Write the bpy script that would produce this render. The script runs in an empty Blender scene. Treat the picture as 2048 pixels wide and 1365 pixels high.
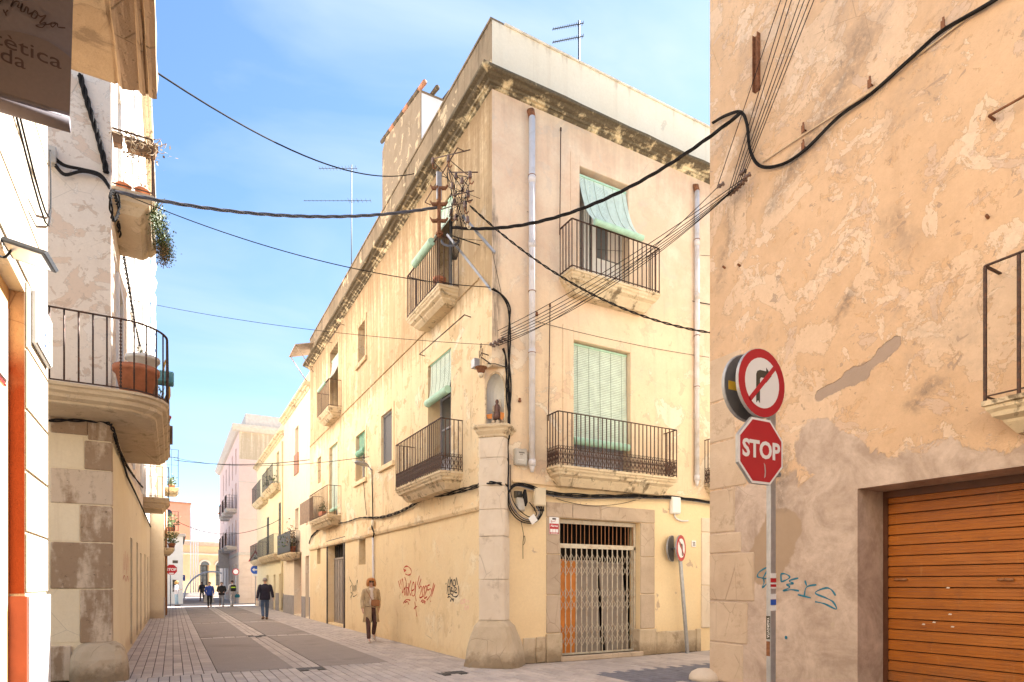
import bpy, bmesh, math, random
from mathutils import Vector, Matrix
random.seed(7)
C = bpy.context.scene.collection
SC = bpy.context.scene
R = math.radians

# ------------------------------------------------------------------ camera
cam_d = bpy.data.cameras.new('camera'); cam = bpy.data.objects.new('camera', cam_d); C.objects.link(cam)
CAM_H, YAW, FPX, HORIZON = 1.55, 29.0, 1224.0, 1167.0
cam.location = (0, 0, CAM_H); cam.rotation_euler = (R(90), 0, R(-YAW))
cam_d.sensor_width = 36; cam_d.lens = 36 * FPX / 2048; cam_d.shift_y = (HORIZON - 682.5) / 2048
cam_d.clip_start = .05; cam_d.clip_end = 3000
SC.camera = cam
# ------------------------------------------------------------------ sky, sun, exposure
SUN_EL, SUN_AZ = 46.0, 18.0            # azimuth measured from +X towards +Y
w = bpy.data.worlds.new('World'); SC.world = w; w.use_nodes = True
wn = w.node_tree; bg = wn.nodes['Background']
sky = wn.nodes.new('ShaderNodeTexSky'); sky.sky_type = 'NISHITA'; sky.sun_disc = False
sky.sun_elevation = R(SUN_EL); sky.sun_rotation = R(90 - SUN_AZ)
sky.air_density = 1.0; sky.dust_density = .25; sky.ozone_density = 1.6; sky.altitude = 50
def _wnode(t, **k):
    n = wn.nodes.new(t)
    for a, b in k.items(): setattr(n, a, b)
    return n
_tc = _wnode('ShaderNodeTexCoord')
_mp = _wnode('ShaderNodeMapping'); _mp.inputs['Scale'].default_value = (1.1, 1.6, 3.4)
_no = _wnode('ShaderNodeTexNoise'); _no.inputs['Scale'].default_value = 1.7; _no.inputs['Detail'].default_value = 7; _no.inputs['Distortion'].default_value = .6
_rp = _wnode('ShaderNodeMapRange'); _rp.inputs['From Min'].default_value = .44; _rp.inputs['From Max'].default_value = .72; _rp.inputs['To Max'].default_value = .55
_mx = _wnode('ShaderNodeMix', data_type='RGBA'); _mx.inputs[7].default_value = (3.4, 3.9, 4.4, 1)
wn.links.new(_tc.outputs['Generated'], _mp.inputs['Vector']); wn.links.new(_mp.outputs[0], _no.inputs['Vector'])
wn.links.new(_no.outputs['Fac'], _rp.inputs['Value']); wn.links.new(_rp.outputs[0], _mx.inputs[0])
_hs = _wnode('ShaderNodeHueSaturation'); _hs.inputs['Hue'].default_value = .499; _hs.inputs['Saturation'].default_value = 1.1
wn.links.new(sky.outputs[0], _hs.inputs['Color']); wn.links.new(_hs.outputs[0], _mx.inputs[6]); wn.links.new(_mx.outputs[2], bg.inputs['Color'])
bg.inputs['Strength'].default_value = 0.05
sun_d = bpy.data.lights.new('sun', 'SUN'); sun = bpy.data.objects.new('sun', sun_d); C.objects.link(sun)
sun_d.energy = 5.0; sun_d.angle = R(.5); sun_d.color = (1, .965, .91)
_sd = Vector((math.cos(R(SUN_AZ)) * math.cos(R(SUN_EL)), math.sin(R(SUN_AZ)) * math.cos(R(SUN_EL)), math.sin(R(SUN_EL))))
sun.rotation_euler = _sd.to_track_quat('Z', 'Y').to_euler()
SC.view_settings.view_transform = 'Standard'; SC.view_settings.look = 'None'
SC.view_settings.exposure = 2.55; SC.view_settings.gamma = 1; SC.view_settings.use_curve_mapping = False
SC.render.engine = 'CYCLES'; SC.cycles.use_denoising = True; SC.cycles.max_bounces = 10; SC.cycles.diffuse_bounces = 6
SC.cycles.sample_clamp_indirect = 8

# ------------------------------------------------------------------ planes of the place, and rays to measure on them
def ray(px, py):
    r, u = (px - 1024) / FPX, (HORIZON - py) / FPX
    s, c = math.sin(R(YAW)), math.cos(R(YAW))
    return Vector((r * c + s, -r * s + c, u))
class Plane:
    def __init__(s, axis, c, sgn): s.axis, s.c, s.sgn = axis, c, sgn
    def __call__(s, u, o, z):               # along, outwards, up -> world
        return (s.c + s.sgn * o, u, z) if s.axis == 'x' else (u, s.c + s.sgn * o, z)
    def uz(s, px, py, o=0.0):
        d = ray(px, py); k = s.c + s.sgn * o
        t = k / (d.x if s.axis == 'x' else d.y)
        return (d.y * t if s.axis == 'x' else d.x * t, CAM_H + d.z * t)
    def u(s, px, o=0.0): return s.uz(px, HORIZON, o)[0]
    def z(s, px, py, o=0.0): return s.uz(px, py, o)[1]
    def pt(s, px, py, o=0.0):
        u, z = s.uz(px, py, o); return Vector(s(u, o, z))
    @property
    def out(s): return Vector((s.sgn, 0, 0)) if s.axis == 'x' else Vector((0, s.sgn, 0))
    @property
    def along(s): return Vector((0, 1, 0)) if s.axis == 'x' else Vector((1, 0, 0))
def ground(px, py, z=0.0):
    d = ray(px, py); t = (CAM_H - z) / -d.z
    return Vector((d.x * t, d.y * t, z))
PA = Plane('x', 5.2, -1)      # long street front of the corner building
PB = Plane('y', 10.15, -1)    # its side-street front
PR = Plane('x', 7.55, -1)     # the peach building with the garage
PL = Plane('x', -.88, 1)      # street front of the house opposite
PE = Plane('y', 11.9, -1)     # its end wall
PN = Plane('x', -1.0, 1)      # the near shop house

# ------------------------------------------------------------------ object helpers
OFF = {}
def woff(o): return OFF.get(o.name, Vector((0, 0, 0))) if o else Vector((0, 0, 0))
def thing(name, label, cat, loc=(0, 0, 0), rz=0.0, group=None):
    o = bpy.data.objects.new(name, None); C.objects.link(o); o.empty_display_size = .2
    o.location = loc; o.rotation_euler = (0, 0, rz); OFF[o.name] = Vector(loc) if rz == 0 else Vector((0, 0, 0))
    return tag(o, label, cat, group)
def tag(o, label, cat, group=None):
    o['label'] = label; o['category'] = cat
    if group: o['group'] = group
    return o
def struct(o): o['kind'] = 'structure'; return o
def link(name, me, parent=None, loc=None):
    o = bpy.data.objects.new(name, me); C.objects.link(o)
    if parent:
        o.parent = parent
    if loc is not None: o.location = Vector(loc) - woff(parent)
    OFF[o.name] = Vector(loc) if loc is not None else woff(parent)
    return o

class MB:
    def __init__(s): s.v, s.f, s.m, s.sm = [], [], [], []
    def add(s, vs, fs, mi=0, smooth=False):
        b = len(s.v); s.v += [tuple(x) for x in vs]
        for q in fs: s.f.append([i + b for i in q]); s.m.append(mi); s.sm.append(smooth)
        return s
    def quad(s, a, b, c, d, mi=0): return s.add([a, b, c, d], [(0, 1, 2, 3)], mi)
    def poly(s, pts, mi=0): return s.add(pts, [tuple(range(len(pts)))], mi)
    def box(s, a, b, mi=0):
        x0, y0, z0 = (min(a[i], b[i]) for i in range(3)); x1, y1, z1 = (max(a[i], b[i]) for i in range(3))
        return s.add([(x0, y0, z0), (x1, y0, z0), (x1, y1, z0), (x0, y1, z0), (x0, y0, z1), (x1, y0, z1), (x1, y1, z1), (x0, y1, z1)],
                     [(0, 3, 2, 1), (4, 5, 6, 7), (0, 1, 5, 4), (1, 2, 6, 5), (2, 3, 7, 6), (3, 0, 4, 7)], mi)
    def pbox(s, P, u0, u1, o0, o1, z0, z1, mi=0): return s.box(P(u0, o0, z0), P(u1, o1, z1), mi)
    def obox(s, c, ax, ay, az, mi=0):       # centre and three half vectors
        c, ax, ay, az = map(Vector, (c, ax, ay, az))
        vs = [c + ax * i + ay * j + az * k for k in (-1, 1) for i, j in ((-1, -1), (1, -1), (1, 1), (-1, 1))]
        return s.add(vs, [(0, 3, 2, 1), (4, 5, 6, 7), (0, 1, 5, 4), (1, 2, 6, 5), (2, 3, 7, 6), (3, 0, 4, 7)], mi)
    def bar(s, a, b, wd, th, up=(0, 0, 1), mi=0):   # square bar from a to b
        a, b = Vector(a), Vector(b); d = b - a
        if d.length < 1e-6: return s
        x = d.cross(Vector(up))
        if x.length < 1e-5: x = d.cross(Vector((0, 1, 0)))
        x.normalize(); y = x.cross(d).normalized()
        return s.obox((a + b) / 2, d / 2, x * wd / 2, y * th / 2, mi)
    def loft(s, rings, cap=True, closed=True, mi=0, smooth=True):
        n = len(rings[0]); vs = [p for r in rings for p in r]; fs = []
        for k in range(len(rings) - 1):
            for i in range(n if closed else n - 1):
                j = (i + 1) % n
                fs.append((k * n + i, k * n + j, (k + 1) * n + j, (k + 1) * n + i))
        if cap: fs.append(tuple(range(n))[::-1]); fs.append(tuple((len(rings) - 1) * n + i for i in range(n)))
        return s.add(vs, fs, mi, smooth)
    def tube(s, pts, r, n=6, mi=0, cap=True):
        pts = [Vector(p) for p in pts]; rs = r if isinstance(r, (list, tuple)) else [r] * len(pts)
        rings = []; ref = None
        for i, p in enumerate(pts):
            d = (pts[min(i + 1, len(pts) - 1)] - pts[max(i - 1, 0)]).normalized()
            if ref is None: ref = Vector((0, 0, 1)) if abs(d.z) < .9 else Vector((0, 1, 0))
            x = ref - d * ref.dot(d)
            if x.length < 1e-4: x = d.orthogonal()
            x.normalize(); ref = x; y = d.cross(x)
            rings.append([p + (x * math.cos(6.28318 * k / n) + y * math.sin(6.28318 * k / n)) * rs[i] for k in range(n)])
        return s.loft(rings, cap, True, mi, n > 4)
    def cyl(s, a, b, r, n=12, mi=0): return s.tube([a, b], r, n, mi)
    def lathe(s, c, prof, n=12, mi=0, smooth=True):    # prof (r, z)
        c = Vector(c)
        return s.loft([[c + Vector((r * math.cos(6.28318 * k / n), r * math.sin(6.28318 * k / n), z)) for k in range(n)] for r, z in prof], True, True, mi, smooth)
    def blob(s, c, rx, ry, rz, n=8, m=5, mi=0, jit=0):
        c = Vector(c); rings = []
        for i in range(m + 1):
            a = -math.pi / 2 + math.pi * (i * .98 + .01 * m) / m
            rings.append([c + Vector((rx * math.cos(a) * math.cos(6.28318 * k / n), ry * math.cos(a) * math.sin(6.28318 * k / n), rz * math.sin(a))) * (1 + random.uniform(-jit, jit)) for k in range(n)])
        return s.loft(rings, True, True, mi, True)
    def extrude(s, pts, vec, mi=0):          # planar polygon pushed along vec
        vec = Vector(vec); n = len(pts); a = [Vector(p) for p in pts]; vs = a + [p + vec for p in a]
        fs = [tuple(range(n))[::-1], tuple(range(n, 2 * n))] + [(i, (i + 1) % n, n + (i + 1) % n, n + i) for i in range(n)]
        return s.add(vs, fs, mi)
    def build(s, name, mats, parent=None, loc=None, bevel=0.0, label=None, kind=None, jit=0.0):
        off = Vector(loc) if loc is not None else woff(parent)
        me = bpy.data.meshes.new(name)
        if jit: s.v = [tuple(c + random.uniform(-jit, jit) for c in v) for v in s.v]
        me.from_pydata([(x - off.x, y - off.y, z - off.z) for x, y, z in s.v], [], s.f)
        mats = mats if isinstance(mats, (list, tuple)) else [mats]
        for m in mats: me.materials.append(m)
        for p, mi, sm in zip(me.polygons, s.m, s.sm): p.material_index = mi; p.use_smooth = sm
        bm = bmesh.new(); bm.from_mesh(me)
        bmesh.ops.recalc_face_normals(bm, faces=bm.faces)
        if bevel:
            bmesh.ops.bevel(bm, geom=[e for e in bm.edges if len(e.link_faces) == 2 and e.calc_face_angle(0) > .5], offset=bevel, segments=1, affect='EDGES', profile=.6)
        bm.to_mesh(me); bm.free()
        o = link(name, me, parent, loc)
        if label: o['label'] = label
        if kind: o['kind'] = kind
        return o

def eval_mesh(o):
    dg = bpy.context.evaluated_depsgraph_get(); dg.update()
    me = bpy.data.meshes.new_from_object(o.evaluated_get(dg)); bpy.data.objects.remove(o); return me
def text_obj(name, s, size, origin, xd, yd, mat, parent=None, ext=.001, shear=0.0, align='CENTER', sx=1.0, bold=0.0, label=None):
    cu = bpy.data.curves.new('t', 'FONT'); cu.body = s; cu.size = size; cu.align_x = align; cu.align_y = 'CENTER'
    cu.extrude = ext; cu.shear = shear; cu.offset = bold; cu.resolution_u = 3
    o = bpy.data.objects.new('t', cu); C.objects.link(o); me = eval_mesh(o)
    xd, yd = Vector(xd).normalized() * sx, Vector(yd).normalized(); zd = xd.cross(yd).normalized(); og = Vector(origin) - woff(parent)
    for v in me.vertices: v.co = og + xd * v.co.x + yd * v.co.y + zd * v.co.z
    me.name = name; me.materials.clear(); me.materials.append(mat)
    t = link(name, me, parent)
    if label: t['label'] = label
    return t
def smooth_pts(pts, k=6):                     # Catmull-Rom through the points
    pts = [Vector(p) for p in pts]; out = []
    for i in range(len(pts) - 1):
        p0, p1, p2, p3 = pts[max(i - 1, 0)], pts[i], pts[i + 1], pts[min(i + 2, len(pts) - 1)]
        for j in range(k):
            t = j / k
            out.append(.5 * ((2 * p1) + (p2 - p0) * t + (2 * p0 - 5 * p1 + 4 * p2 - p3) * t * t + (3 * p1 - p0 - 3 * p2 + p3) * t ** 3))
    return out + [pts[-1]]
def ribbon(mb, pts, wd, P, o, mi=0, thin=True):    # flat paint stroke on a wall plane; pts are (u, z)
    sp = smooth_pts([Vector((u, z, 0)) for u, z in pts], 5); n = len(sp); vs = []; fs = []
    for i, p in enumerate(sp):
        d = (sp[min(i + 1, n - 1)] - sp[max(i - 1, 0)]); d = d.normalized() if d.length > 1e-9 else Vector((1, 0, 0))
        nn = Vector((-d.y, d.x, 0)) * wd / 2 * ((.75 + .25 * math.sin(i * .8)) if thin else 1)
        for q in (p + nn, p - nn): vs.append(P(q.x, o, q.y))
    for i in range(n - 1): fs.append((2 * i, 2 * i + 1, 2 * i + 3, 2 * i + 2))
    mb.add(vs, fs, mi)

# ------------------------------------------------------------------ materials
class NT:
    def __init__(s, name, rough=.8, metal=0.0, spec=.3):
        s.m = bpy.data.materials.new(name); s.m.use_nodes = True; s.t = s.m.node_tree
        s.b = s.t.nodes['Principled BSDF']; s.b.inputs['Roughness'].default_value = rough; s.b.inputs['Metallic'].default_value = metal
        s.b.inputs['Specular IOR Level'].default_value = spec
        g = s.t.nodes.new('ShaderNodeNewGeometry'); s.pos = g.outputs['Position']; s.geo = g
        sp = s.t.nodes.new('ShaderNodeSeparateXYZ'); s.t.links.new(s.pos, sp.inputs[0]); s.x, s.y, s.z = sp.outputs
    def put(s, sock, v):
        if hasattr(v, 'links') or isinstance(v, bpy.types.NodeSocket): s.t.links.new(v, sock)
        else: sock.default_value = (*v, 1) if isinstance(v, (tuple, list)) and len(v) == 3 and sock.type == 'RGBA' else v
    def scaled(s, vec, off=(0, 0, 0)):
        n = s.t.nodes.new('ShaderNodeVectorMath'); n.operation = 'MULTIPLY_ADD'; s.t.links.new(s.pos, n.inputs[0]); n.inputs[1].default_value = vec; n.inputs[2].default_value = off
        return n.outputs[0]
    def noise(s, scale, detail=5, rough=.55, dist=0.0, vec=None):
        n = s.t.nodes.new('ShaderNodeTexNoise'); s.t.links.new(vec or s.pos, n.inputs['Vector'])
        for k, v in (('Scale', scale), ('Detail', detail), ('Roughness', rough), ('Distortion', dist)): n.inputs[k].default_value = v
        return n.outputs['Fac']
    def vor(s, scale, feature='F1', out='Distance', vec=None):
        n = s.t.nodes.new('ShaderNodeTexVoronoi'); n.feature = feature; s.t.links.new(vec or s.pos, n.inputs['Vector']); n.inputs['Scale'].default_value = scale
        return n.outputs[out]
    def ramp(s, v, a, b, lo=0.0, hi=1.0):
        n = s.t.nodes.new('ShaderNodeMapRange'); s.put(n.inputs['Value'], v)
        for k, x in (('From Min', a), ('From Max', b), ('To Min', lo), ('To Max', hi)): n.inputs[k].default_value = x
        return n.outputs[0]
    def math(s, op, a, b=0.0, clamp=False):
        n = s.t.nodes.new('ShaderNodeMath'); n.operation = op; n.use_clamp = clamp; s.put(n.inputs[0], a); s.put(n.inputs[1], b); return n.outputs[0]
    def mul(s, a, b): return s.math('MULTIPLY', a, b)
    def plus(s, a, b): return s.math('ADD', a, b)
    def sub(s, a, b): return s.math('SUBTRACT', a, b)
    def mix(s, f, a, b, mode='MIX'):
        n = s.t.nodes.new('ShaderNodeMix'); n.data_type = 'RGBA'; n.blend_type = mode
        s.put(n.inputs[0], f); s.put(n.inputs[6], a); s.put(n.inputs[7], b); return n.outputs[2]
    def seg(s, a, b, r, axis='x', soft=.1, wob=.25, scale=3.0):     # mask of a blot round a segment in a wall plane ((along, z) points)
        u = s.y if axis == 'x' else s.x
        dx, dz = b[0] - a[0], b[1] - a[1]; L2 = max(dx * dx + dz * dz, 1e-6)
        t = s.math('MULTIPLY', s.plus(s.mul(s.sub(u, a[0]), dx / L2), s.mul(s.sub(s.z, a[1]), dz / L2)), 1.0, True)
        ex = s.sub(s.sub(u, a[0]), s.mul(t, dx)); ez = s.sub(s.sub(s.z, a[1]), s.mul(t, dz))
        d = s.math('SQRT', s.plus(s.mul(ex, ex), s.mul(ez, ez)))
        d = s.plus(d, s.mul(s.sub(s.noise(scale, 6, .6), .5), wob * 2))
        return s.ramp(d, r, r - soft)
    def done(s, col, bump=None, strength=.4, dist=.01, rough=None):
        s.put(s.b.inputs['Base Color'], col)
        if bump is not None:
            n = s.t.nodes.new('ShaderNodeBump'); n.inputs['Strength'].default_value = strength; n.inputs['Distance'].default_value = dist
            s.put(n.inputs['Height'], bump); s.t.links.new(n.outputs[0], s.b.inputs['Normal'])
        if rough is not None: s.put(s.b.inputs['Roughness'], rough)
        return s.m
def k3(c, k): return tuple(min(1, x * k) for x in c)
def simple(name, c, rough=.6, metal=0.0, var=.15, scale=8, bump=.2, spec=.4, dirt=None, dscale=3):
    n = NT(name, rough, metal, spec); f = n.noise(scale, 5)
    col = n.mix(n.ramp(f, .3, .7), k3(c, 1 - var), k3(c, 1 + var))
    if dirt: col = n.mix(n.ramp(n.noise(dscale, 7, .65), .5, .68, 0, .8), col, dirt)
    return n.done(col, n.noise(scale * 6, 4), bump, .004)
def plaster(name, c1, c2, patch=None, pthr=.6, pscale=1.1, streak=None, bands=(), damp=None, extra=None, bump=.5, mott=.9):
    n = NT(name, .92, 0, .15)
    a = n.noise(mott, 7, .6, .4); b = n.noise(3.7, 6, .65)
    col = n.mix(n.ramp(n.plus(n.mul(a, .6), n.mul(b, .4)), .40, .60), c1, c2)
    hgt = n.mul(n.noise(48, 5, .75), .45); hgt = n.plus(hgt, n.mul(n.noise(6, 4), .5))
    if patch:
        for pc, th, sc, amt in (patch if isinstance(patch[0], (tuple, list)) else [(patch, pthr, pscale, 1.0)]):
            m = n.ramp(n.plus(n.noise(sc, 9, .62, .7), n.mul(n.sub(n.noise(14, 5, .7), .5), .12)), th, th + .022, 0, amt)
            rim = n.mul(n.ramp(m, .0, .5 * amt), n.ramp(m, amt, .55 * amt)); col = n.mix(m, col, pc); col = n.mix(n.mul(rim, .45), col, k3(c2, .45)); hgt = n.sub(hgt, n.mul(m, .22))  # rim darkens patch edges: relief shading and edge dirt put into the colour
    sv = n.scaled((5.5, 5.5, .33)); st = n.noise(1.0, 6, .65, .25, sv)
    if streak: col = n.mix(n.ramp(st, .55, .78, 0, streak[1]), col, streak[0])
    for z0, z1, amt, dc in bands:            # run-off dirt that gathers between two heights
        zf = n.ramp(n.z, z0, z1)
        m = n.ramp(n.plus(n.mul(zf, .5), n.plus(n.mul(st, .75), n.mul(n.noise(9, 5, .7), .25))), .79, 1.0, 0, amt)
        col = n.mix(m, col, dc)
    if damp:
        zf = n.ramp(n.z, damp[0], 0.0)
        col = n.mix(n.ramp(n.plus(zf, n.noise(2.5, 7, .65)), .95, 1.3, 0, damp[2]), col, damp[1])
    if extra: col, hgt = extra(n, col, hgt)
    col = n.mix(n.ramp(n.noise(19, 6, .75), .3, .7, 0, .22), col, k3(c2, .62)); col = n.mix(n.ramp(n.noise(33, 4, .7), .61, .72, 0, .3), col, k3(c2, .55))
    cr = n.ramp(n.vor(1.3, 'DISTANCE_TO_EDGE', vec=None), .0, .006, .0, 1)
    cm = n.mul(n.math('SUBTRACT', 1.0, cr), n.ramp(n.noise(.55, 3), .58, .64))
    col = n.mix(n.mul(cm, .55), col, k3(c1, .35))
    return n.done(col, hgt, bump, .012)
# palette
BLK = (.045, .038, .03); LICH = (.075, .06, .042)
m_A = plaster('cream_plaster', (.84, .695, .47), (.80, .61, .38), [((.86, .77, .60), .58, .8, .8), ((.60, .42, .23), .58, 1.9, .6), ((.46, .32, .19), .625, 3.4, .7)],
              streak=((.42, .29, .16), .75), extra=lambda n, c, h: (n.mix(n.mul(n.ramp(n.plus(n.z, n.mul(n.sub(n.noise(1.5), .5), .2)), 2.98, 2.92), n.ramp(n.noise(1.3, 6, .65), .62, .48, .25, .8)), c, n.mix(n.noise(.9, 6, .6), (.84, .675, .425), (.79, .60, .355))), h), bands=[(7.6, 10.7, .93, (.11, .075, .045)), (6.2, 7.45, .7, (.34, .23, .13))], damp=(.5, (.50, .32, .16), .6))
def _b_extra(n, col, h):
    low = n.ramp(n.plus(n.z, n.mul(n.sub(n.noise(1.2), .5), .3)), 3.55, 3.35)
    c = n.mix(n.ramp(n.noise(.8, 6), .35, .65), (.86, .69, .44), (.80, .62, .38))
    m = n.ramp(n.plus(n.noise(2.0, 9, .6, .5), 0), .66, .672)
    c = n.mix(m, c, (.55, .42, .31))
    hi = n.ramp(n.plus(n.z, n.mul(n.sub(n.noise(.9, 6), .5), 5)), 5.5, 8.5, 0, .8)
    cu = n.mix(n.ramp(n.noise(1.7, 8, .65), .4, .6), (.80, .66, .52), (.73, .54, .41))
    gm = n.ramp(n.noise(1.15, 9, .66, .9, n.scaled((1, 1, 1), (7, 3, 1))), .58, .61, 0, .5)
    cu = n.mix(gm, cu, (.62, .54, .48))
    col = n.mix(hi, col, cu)
    stn = n.mul(n.math('MAXIMUM', n.seg((5.27, 8.35), (5.29, 6.2), .13, 'y', soft=.12, wob=.10, scale=5), n.seg((5.22, 8.9), (5.24, 7.8), .07, 'y', soft=.07, wob=.06, scale=5)), n.ramp(n.noise(1.0, 6, .7, .2, n.scaled((14, 14, 1.4))), .38, .56, 0, .8)); col = n.mix(stn, col, (.17, .14, .12))
    return n.mix(low, col, c), n.sub(h, n.mul(m, .4))
m_B = plaster('peach_cream_plaster', (.84, .68, .48), (.79, .61, .42), [((.86, .78, .64), .57, .9, .7), ((.70, .50, .36), .60, 2.3, .6)],
              streak=((.45, .33, .22), .45), bands=[(8.7, 10.9, .88, (.17, .13, .095))], damp=(.6, (.42, .28, .16), .5), extra=_b_extra)
m_parapet = plaster('smooth_cream_render', (.82, .75, .62), (.79, .71, .57), [((.70, .60, .48), .66, .5, .4)], streak=((.5, .38, .25), .25), bands=[(11.7, 12.2, .5, (.3, .22, .14))])
m_dirty = plaster('weathered_roof_plaster', (.29, .225, .155), (.20, .155, .105), [((.58, .47, .32), .585, 1.8, .85)], streak=(LICH, .9), bands=[(11.0, 12.6, .75, LICH)])
m_tower = plaster('grey_brown_tower_plaster', (.30, .24, .175), (.235, .185, .13), [((.56, .45, .31), .57, 3.0, .75)], streak=((.2, .15, .1), .6))
def _corn(n, col, h):
    m = n.ramp(n.plus(n.plus(n.mul(n.noise(3.2, 8, .7), .6), n.mul(n.noise(1.0, 5, .6, .2, n.scaled((6, 6, 1.5))), .4)), n.ramp(n.z, 10.82, 10.90, 0, .10)), .43, .53, 0, .95)
    return n.mix(m, col, n.mix(n.noise(12, 5, .7), (.028, .023, .018), (.085, .065, .048))), h
m_cornice = plaster('lichen_black_cornice', (.78, .67, .45), (.70, .57, .36), extra=_corn)
m_slab = plaster('weathered_balcony_stone', (.74, .62, .43), (.62, .49, .33), [((.80, .68, .50), .58, 2, .7)], extra=lambda n, c, h: (n.mix(n.ramp(n.plus(n.mul(n.noise(4, 8, .7, .4), .75), n.mul(n.noise(1.0, 6, .6, .2, n.scaled((11, 11, 2))), .25)), .525, .60, 0, .82), c, (.10, .07, .04)), h))
def stone_mat(name, c, d, spots, dark=.5, fin=None):
    n = NT(name, .85, 0, .2)
    oi = n.t.nodes.new('ShaderNodeObjectInfo')
    col = n.mix(n.ramp(n.noise(2.2, 7, .65, .4), .36, .64), c, d)
    col = n.mix(n.ramp(n.noise(3.0, 9, .7), .57, .66, 0, dark), col, spots)
    col = n.mix(n.ramp(oi.outputs['Random'], 0, 1, 0, .22), col, k3(d, .8))
    if fin: col = fin(n, col)
    ck = n.mul(n.sub(1.0, n.ramp(n.vor(2.6, 'DISTANCE_TO_EDGE', vec=n.scaled((1, 1, .6))), 0, .012)), n.ramp(n.noise(1.4, 4), .5, .56)); col = n.mix(n.mul(ck, .5), col, k3(spots, .7))
    h = n.plus(n.mul(n.noise(30, 6, .7), .6), n.ramp(n.vor(24), 0, .25, 0, .5)); h = n.sub(h, n.mul(ck, .6))
    return n.done(col, h, .75, .014)
m_stone = stone_mat('pinkish_limestone', (.76, .66, .54), (.69, .58, .46), (.42, .32, .23))
m_stone2 = stone_mat('tan_door_stone', (.55, .44, .34), (.46, .36, .27), (.28, .20, .14))
def _foot(n, col):
    return n.mix(n.ramp(n.plus(n.ramp(n.z, .55, .0), n.noise(4, 8, .7)), .95, 1.35, 0, .75), col, (.20, .145, .09))
m_plinth = stone_mat('stained_plinth_stone', (.62, .51, .38), (.50, .40, .28), (.27, .20, .13), .75, _foot)
def _quoin():
    n = NT('smoke_stained_quoin', .88, 0, .2); oi = n.t.nodes.new('ShaderNodeObjectInfo')
    big = n.ramp(n.plus(n.plus(n.mul(n.noise(1.0, 6, .6, .3, n.scaled((3.2, 3.2, .8))), .75), n.mul(n.noise(9, 7, .7), .25)), n.mul(n.sub(oi.outputs['Random'], .5), .20)), .44, .54)
    col = n.mix(big, n.mix(n.noise(5, 6), (.68, .57, .46), (.58, .47, .36)), n.mix(n.noise(7, 7, .7), (.40, .29, .20), (.30, .21, .14)))
    col = n.mix(n.ramp(n.noise(14, 8, .75), .60, .68, 0, .8), col, (.13, .095, .065))
    return n.done(col, n.plus(n.mul(n.noise(28, 6, .7), .7), n.ramp(n.vor(22), 0, .25, 0, .4)), .8, .014)
m_quoin = _quoin()
def _rb(n, col, h):
    cem = n.mix(n.ramp(n.plus(n.mul(n.noise(1.6, 8, .68, .8), .7), n.mul(n.noise(7, 7, .7), .3)), .40, .60), (.40, .305, .245), (.64, .515, .43))
    # cement render round the garage and up towards the balcony
    line = n.plus(n.z, n.mul(n.sub(n.noise(1.5, 9, .66, .6), .5), 1.5))
    m = n.ramp(line, 3.05, 3.0)
    m = n.math('MAXIMUM', m, n.seg((4.7, 3.0), (5.2, 3.4), .35, soft=.03, wob=.16, scale=5))
    col = n.mix(m, col, cem); h = n.plus(n.mul(h, n.sub(1.0, m)), n.mul(m, n.mul(n.noise(38, 5, .7), .2)))
    m2 = n.seg((5.12, 4.06), (4.55, 4.20), .10, soft=.012, wob=.10, scale=3.3); m3 = n.seg((4.55, 4.20), (4.18, 4.42), .085, soft=.012, wob=.10, scale=3.3)
    mm = n.math('MAXIMUM', m2, m3); col = n.mix(mm, col, n.mix(n.noise(8, 6), (.42, .32, .26), (.35, .27, .215))); h = n.sub(h, mm)
    # brown bare-earth patch low on the wall
    m4 = n.seg((6.0, 1.85), (5.75, 2.3), .34, soft=.03, wob=.09, scale=6); col = n.mix(m4, col, n.mix(n.noise(9, 6, .7), (.36, .26, .18), (.43, .32, .23)))
    bl = n.ramp(n.plus(n.mul(n.noise(.85, 7, .68, .6, n.scaled((1, 1, .8), (3, 1, 5))), .7), n.mul(n.noise(7, 7, .75), .3)), .52, .66, 0, .55); col = n.mix(n.mul(bl, n.ramp(n.z, 2.6, 4.5, .4, 1)), col, (.37, .285, .225))
    # black damp blooms
    for a, b, r, s in (((5.85, 3.5), (5.75, 2.75), .22, .75), ((3.75, 3.8), (3.95, 3.62), .16, .7), ((5.3, 7.5), (4.6, 8.3), .40, .65), ((6.6, 7.6), (6.2, 8.5), .3, .5), ((5.5, 7.4), (5.9, 7.0), .22, .55), ((4.2, 5.9), (4.0, 5.6), .22, .4), ((6.9, 6.2), (6.3, 8.2), .18, .4), ((4.9, 5.0), (4.75, 5.25), .12, .6)):
        col = n.mix(n.mul(n.mul(n.seg(a, b, r, soft=r * 1.3, wob=.22, scale=4), n.ramp(n.noise(11, 8, .75), .34, .54)), min(1, s * 1.25)), col, (.19, .15, .125))
    return col, h
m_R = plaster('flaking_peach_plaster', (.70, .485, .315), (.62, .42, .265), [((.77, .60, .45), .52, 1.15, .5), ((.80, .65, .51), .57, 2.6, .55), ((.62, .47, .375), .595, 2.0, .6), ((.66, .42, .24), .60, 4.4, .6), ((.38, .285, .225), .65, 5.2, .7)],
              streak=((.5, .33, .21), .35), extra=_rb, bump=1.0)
m_Lup = plaster('pale_flaking_lime', (.82, .74, .65), (.77, .68, .59), [((.70, .54, .42), .555, 1.7, .7), ((.60, .45, .34), .59, 3.6, .7), ((.84, .79, .73), .60, 2.4, .6)], streak=((.5, .38, .28), .3))
m_Llow = plaster('honey_plaster', (.86, .76, .58), (.82, .71, .52), streak=((.5, .34, .2), .3), damp=(.8, (.45, .3, .18), .5))
m_N = plaster('near_cream_render', (.60, .52, .41), (.54, .46, .35), [((.64, .57, .47), .58, 1.6, .6), ((.46, .37, .27), .64, 4, .5)], streak=((.4, .31, .22), .35), bump=.5)
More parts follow.
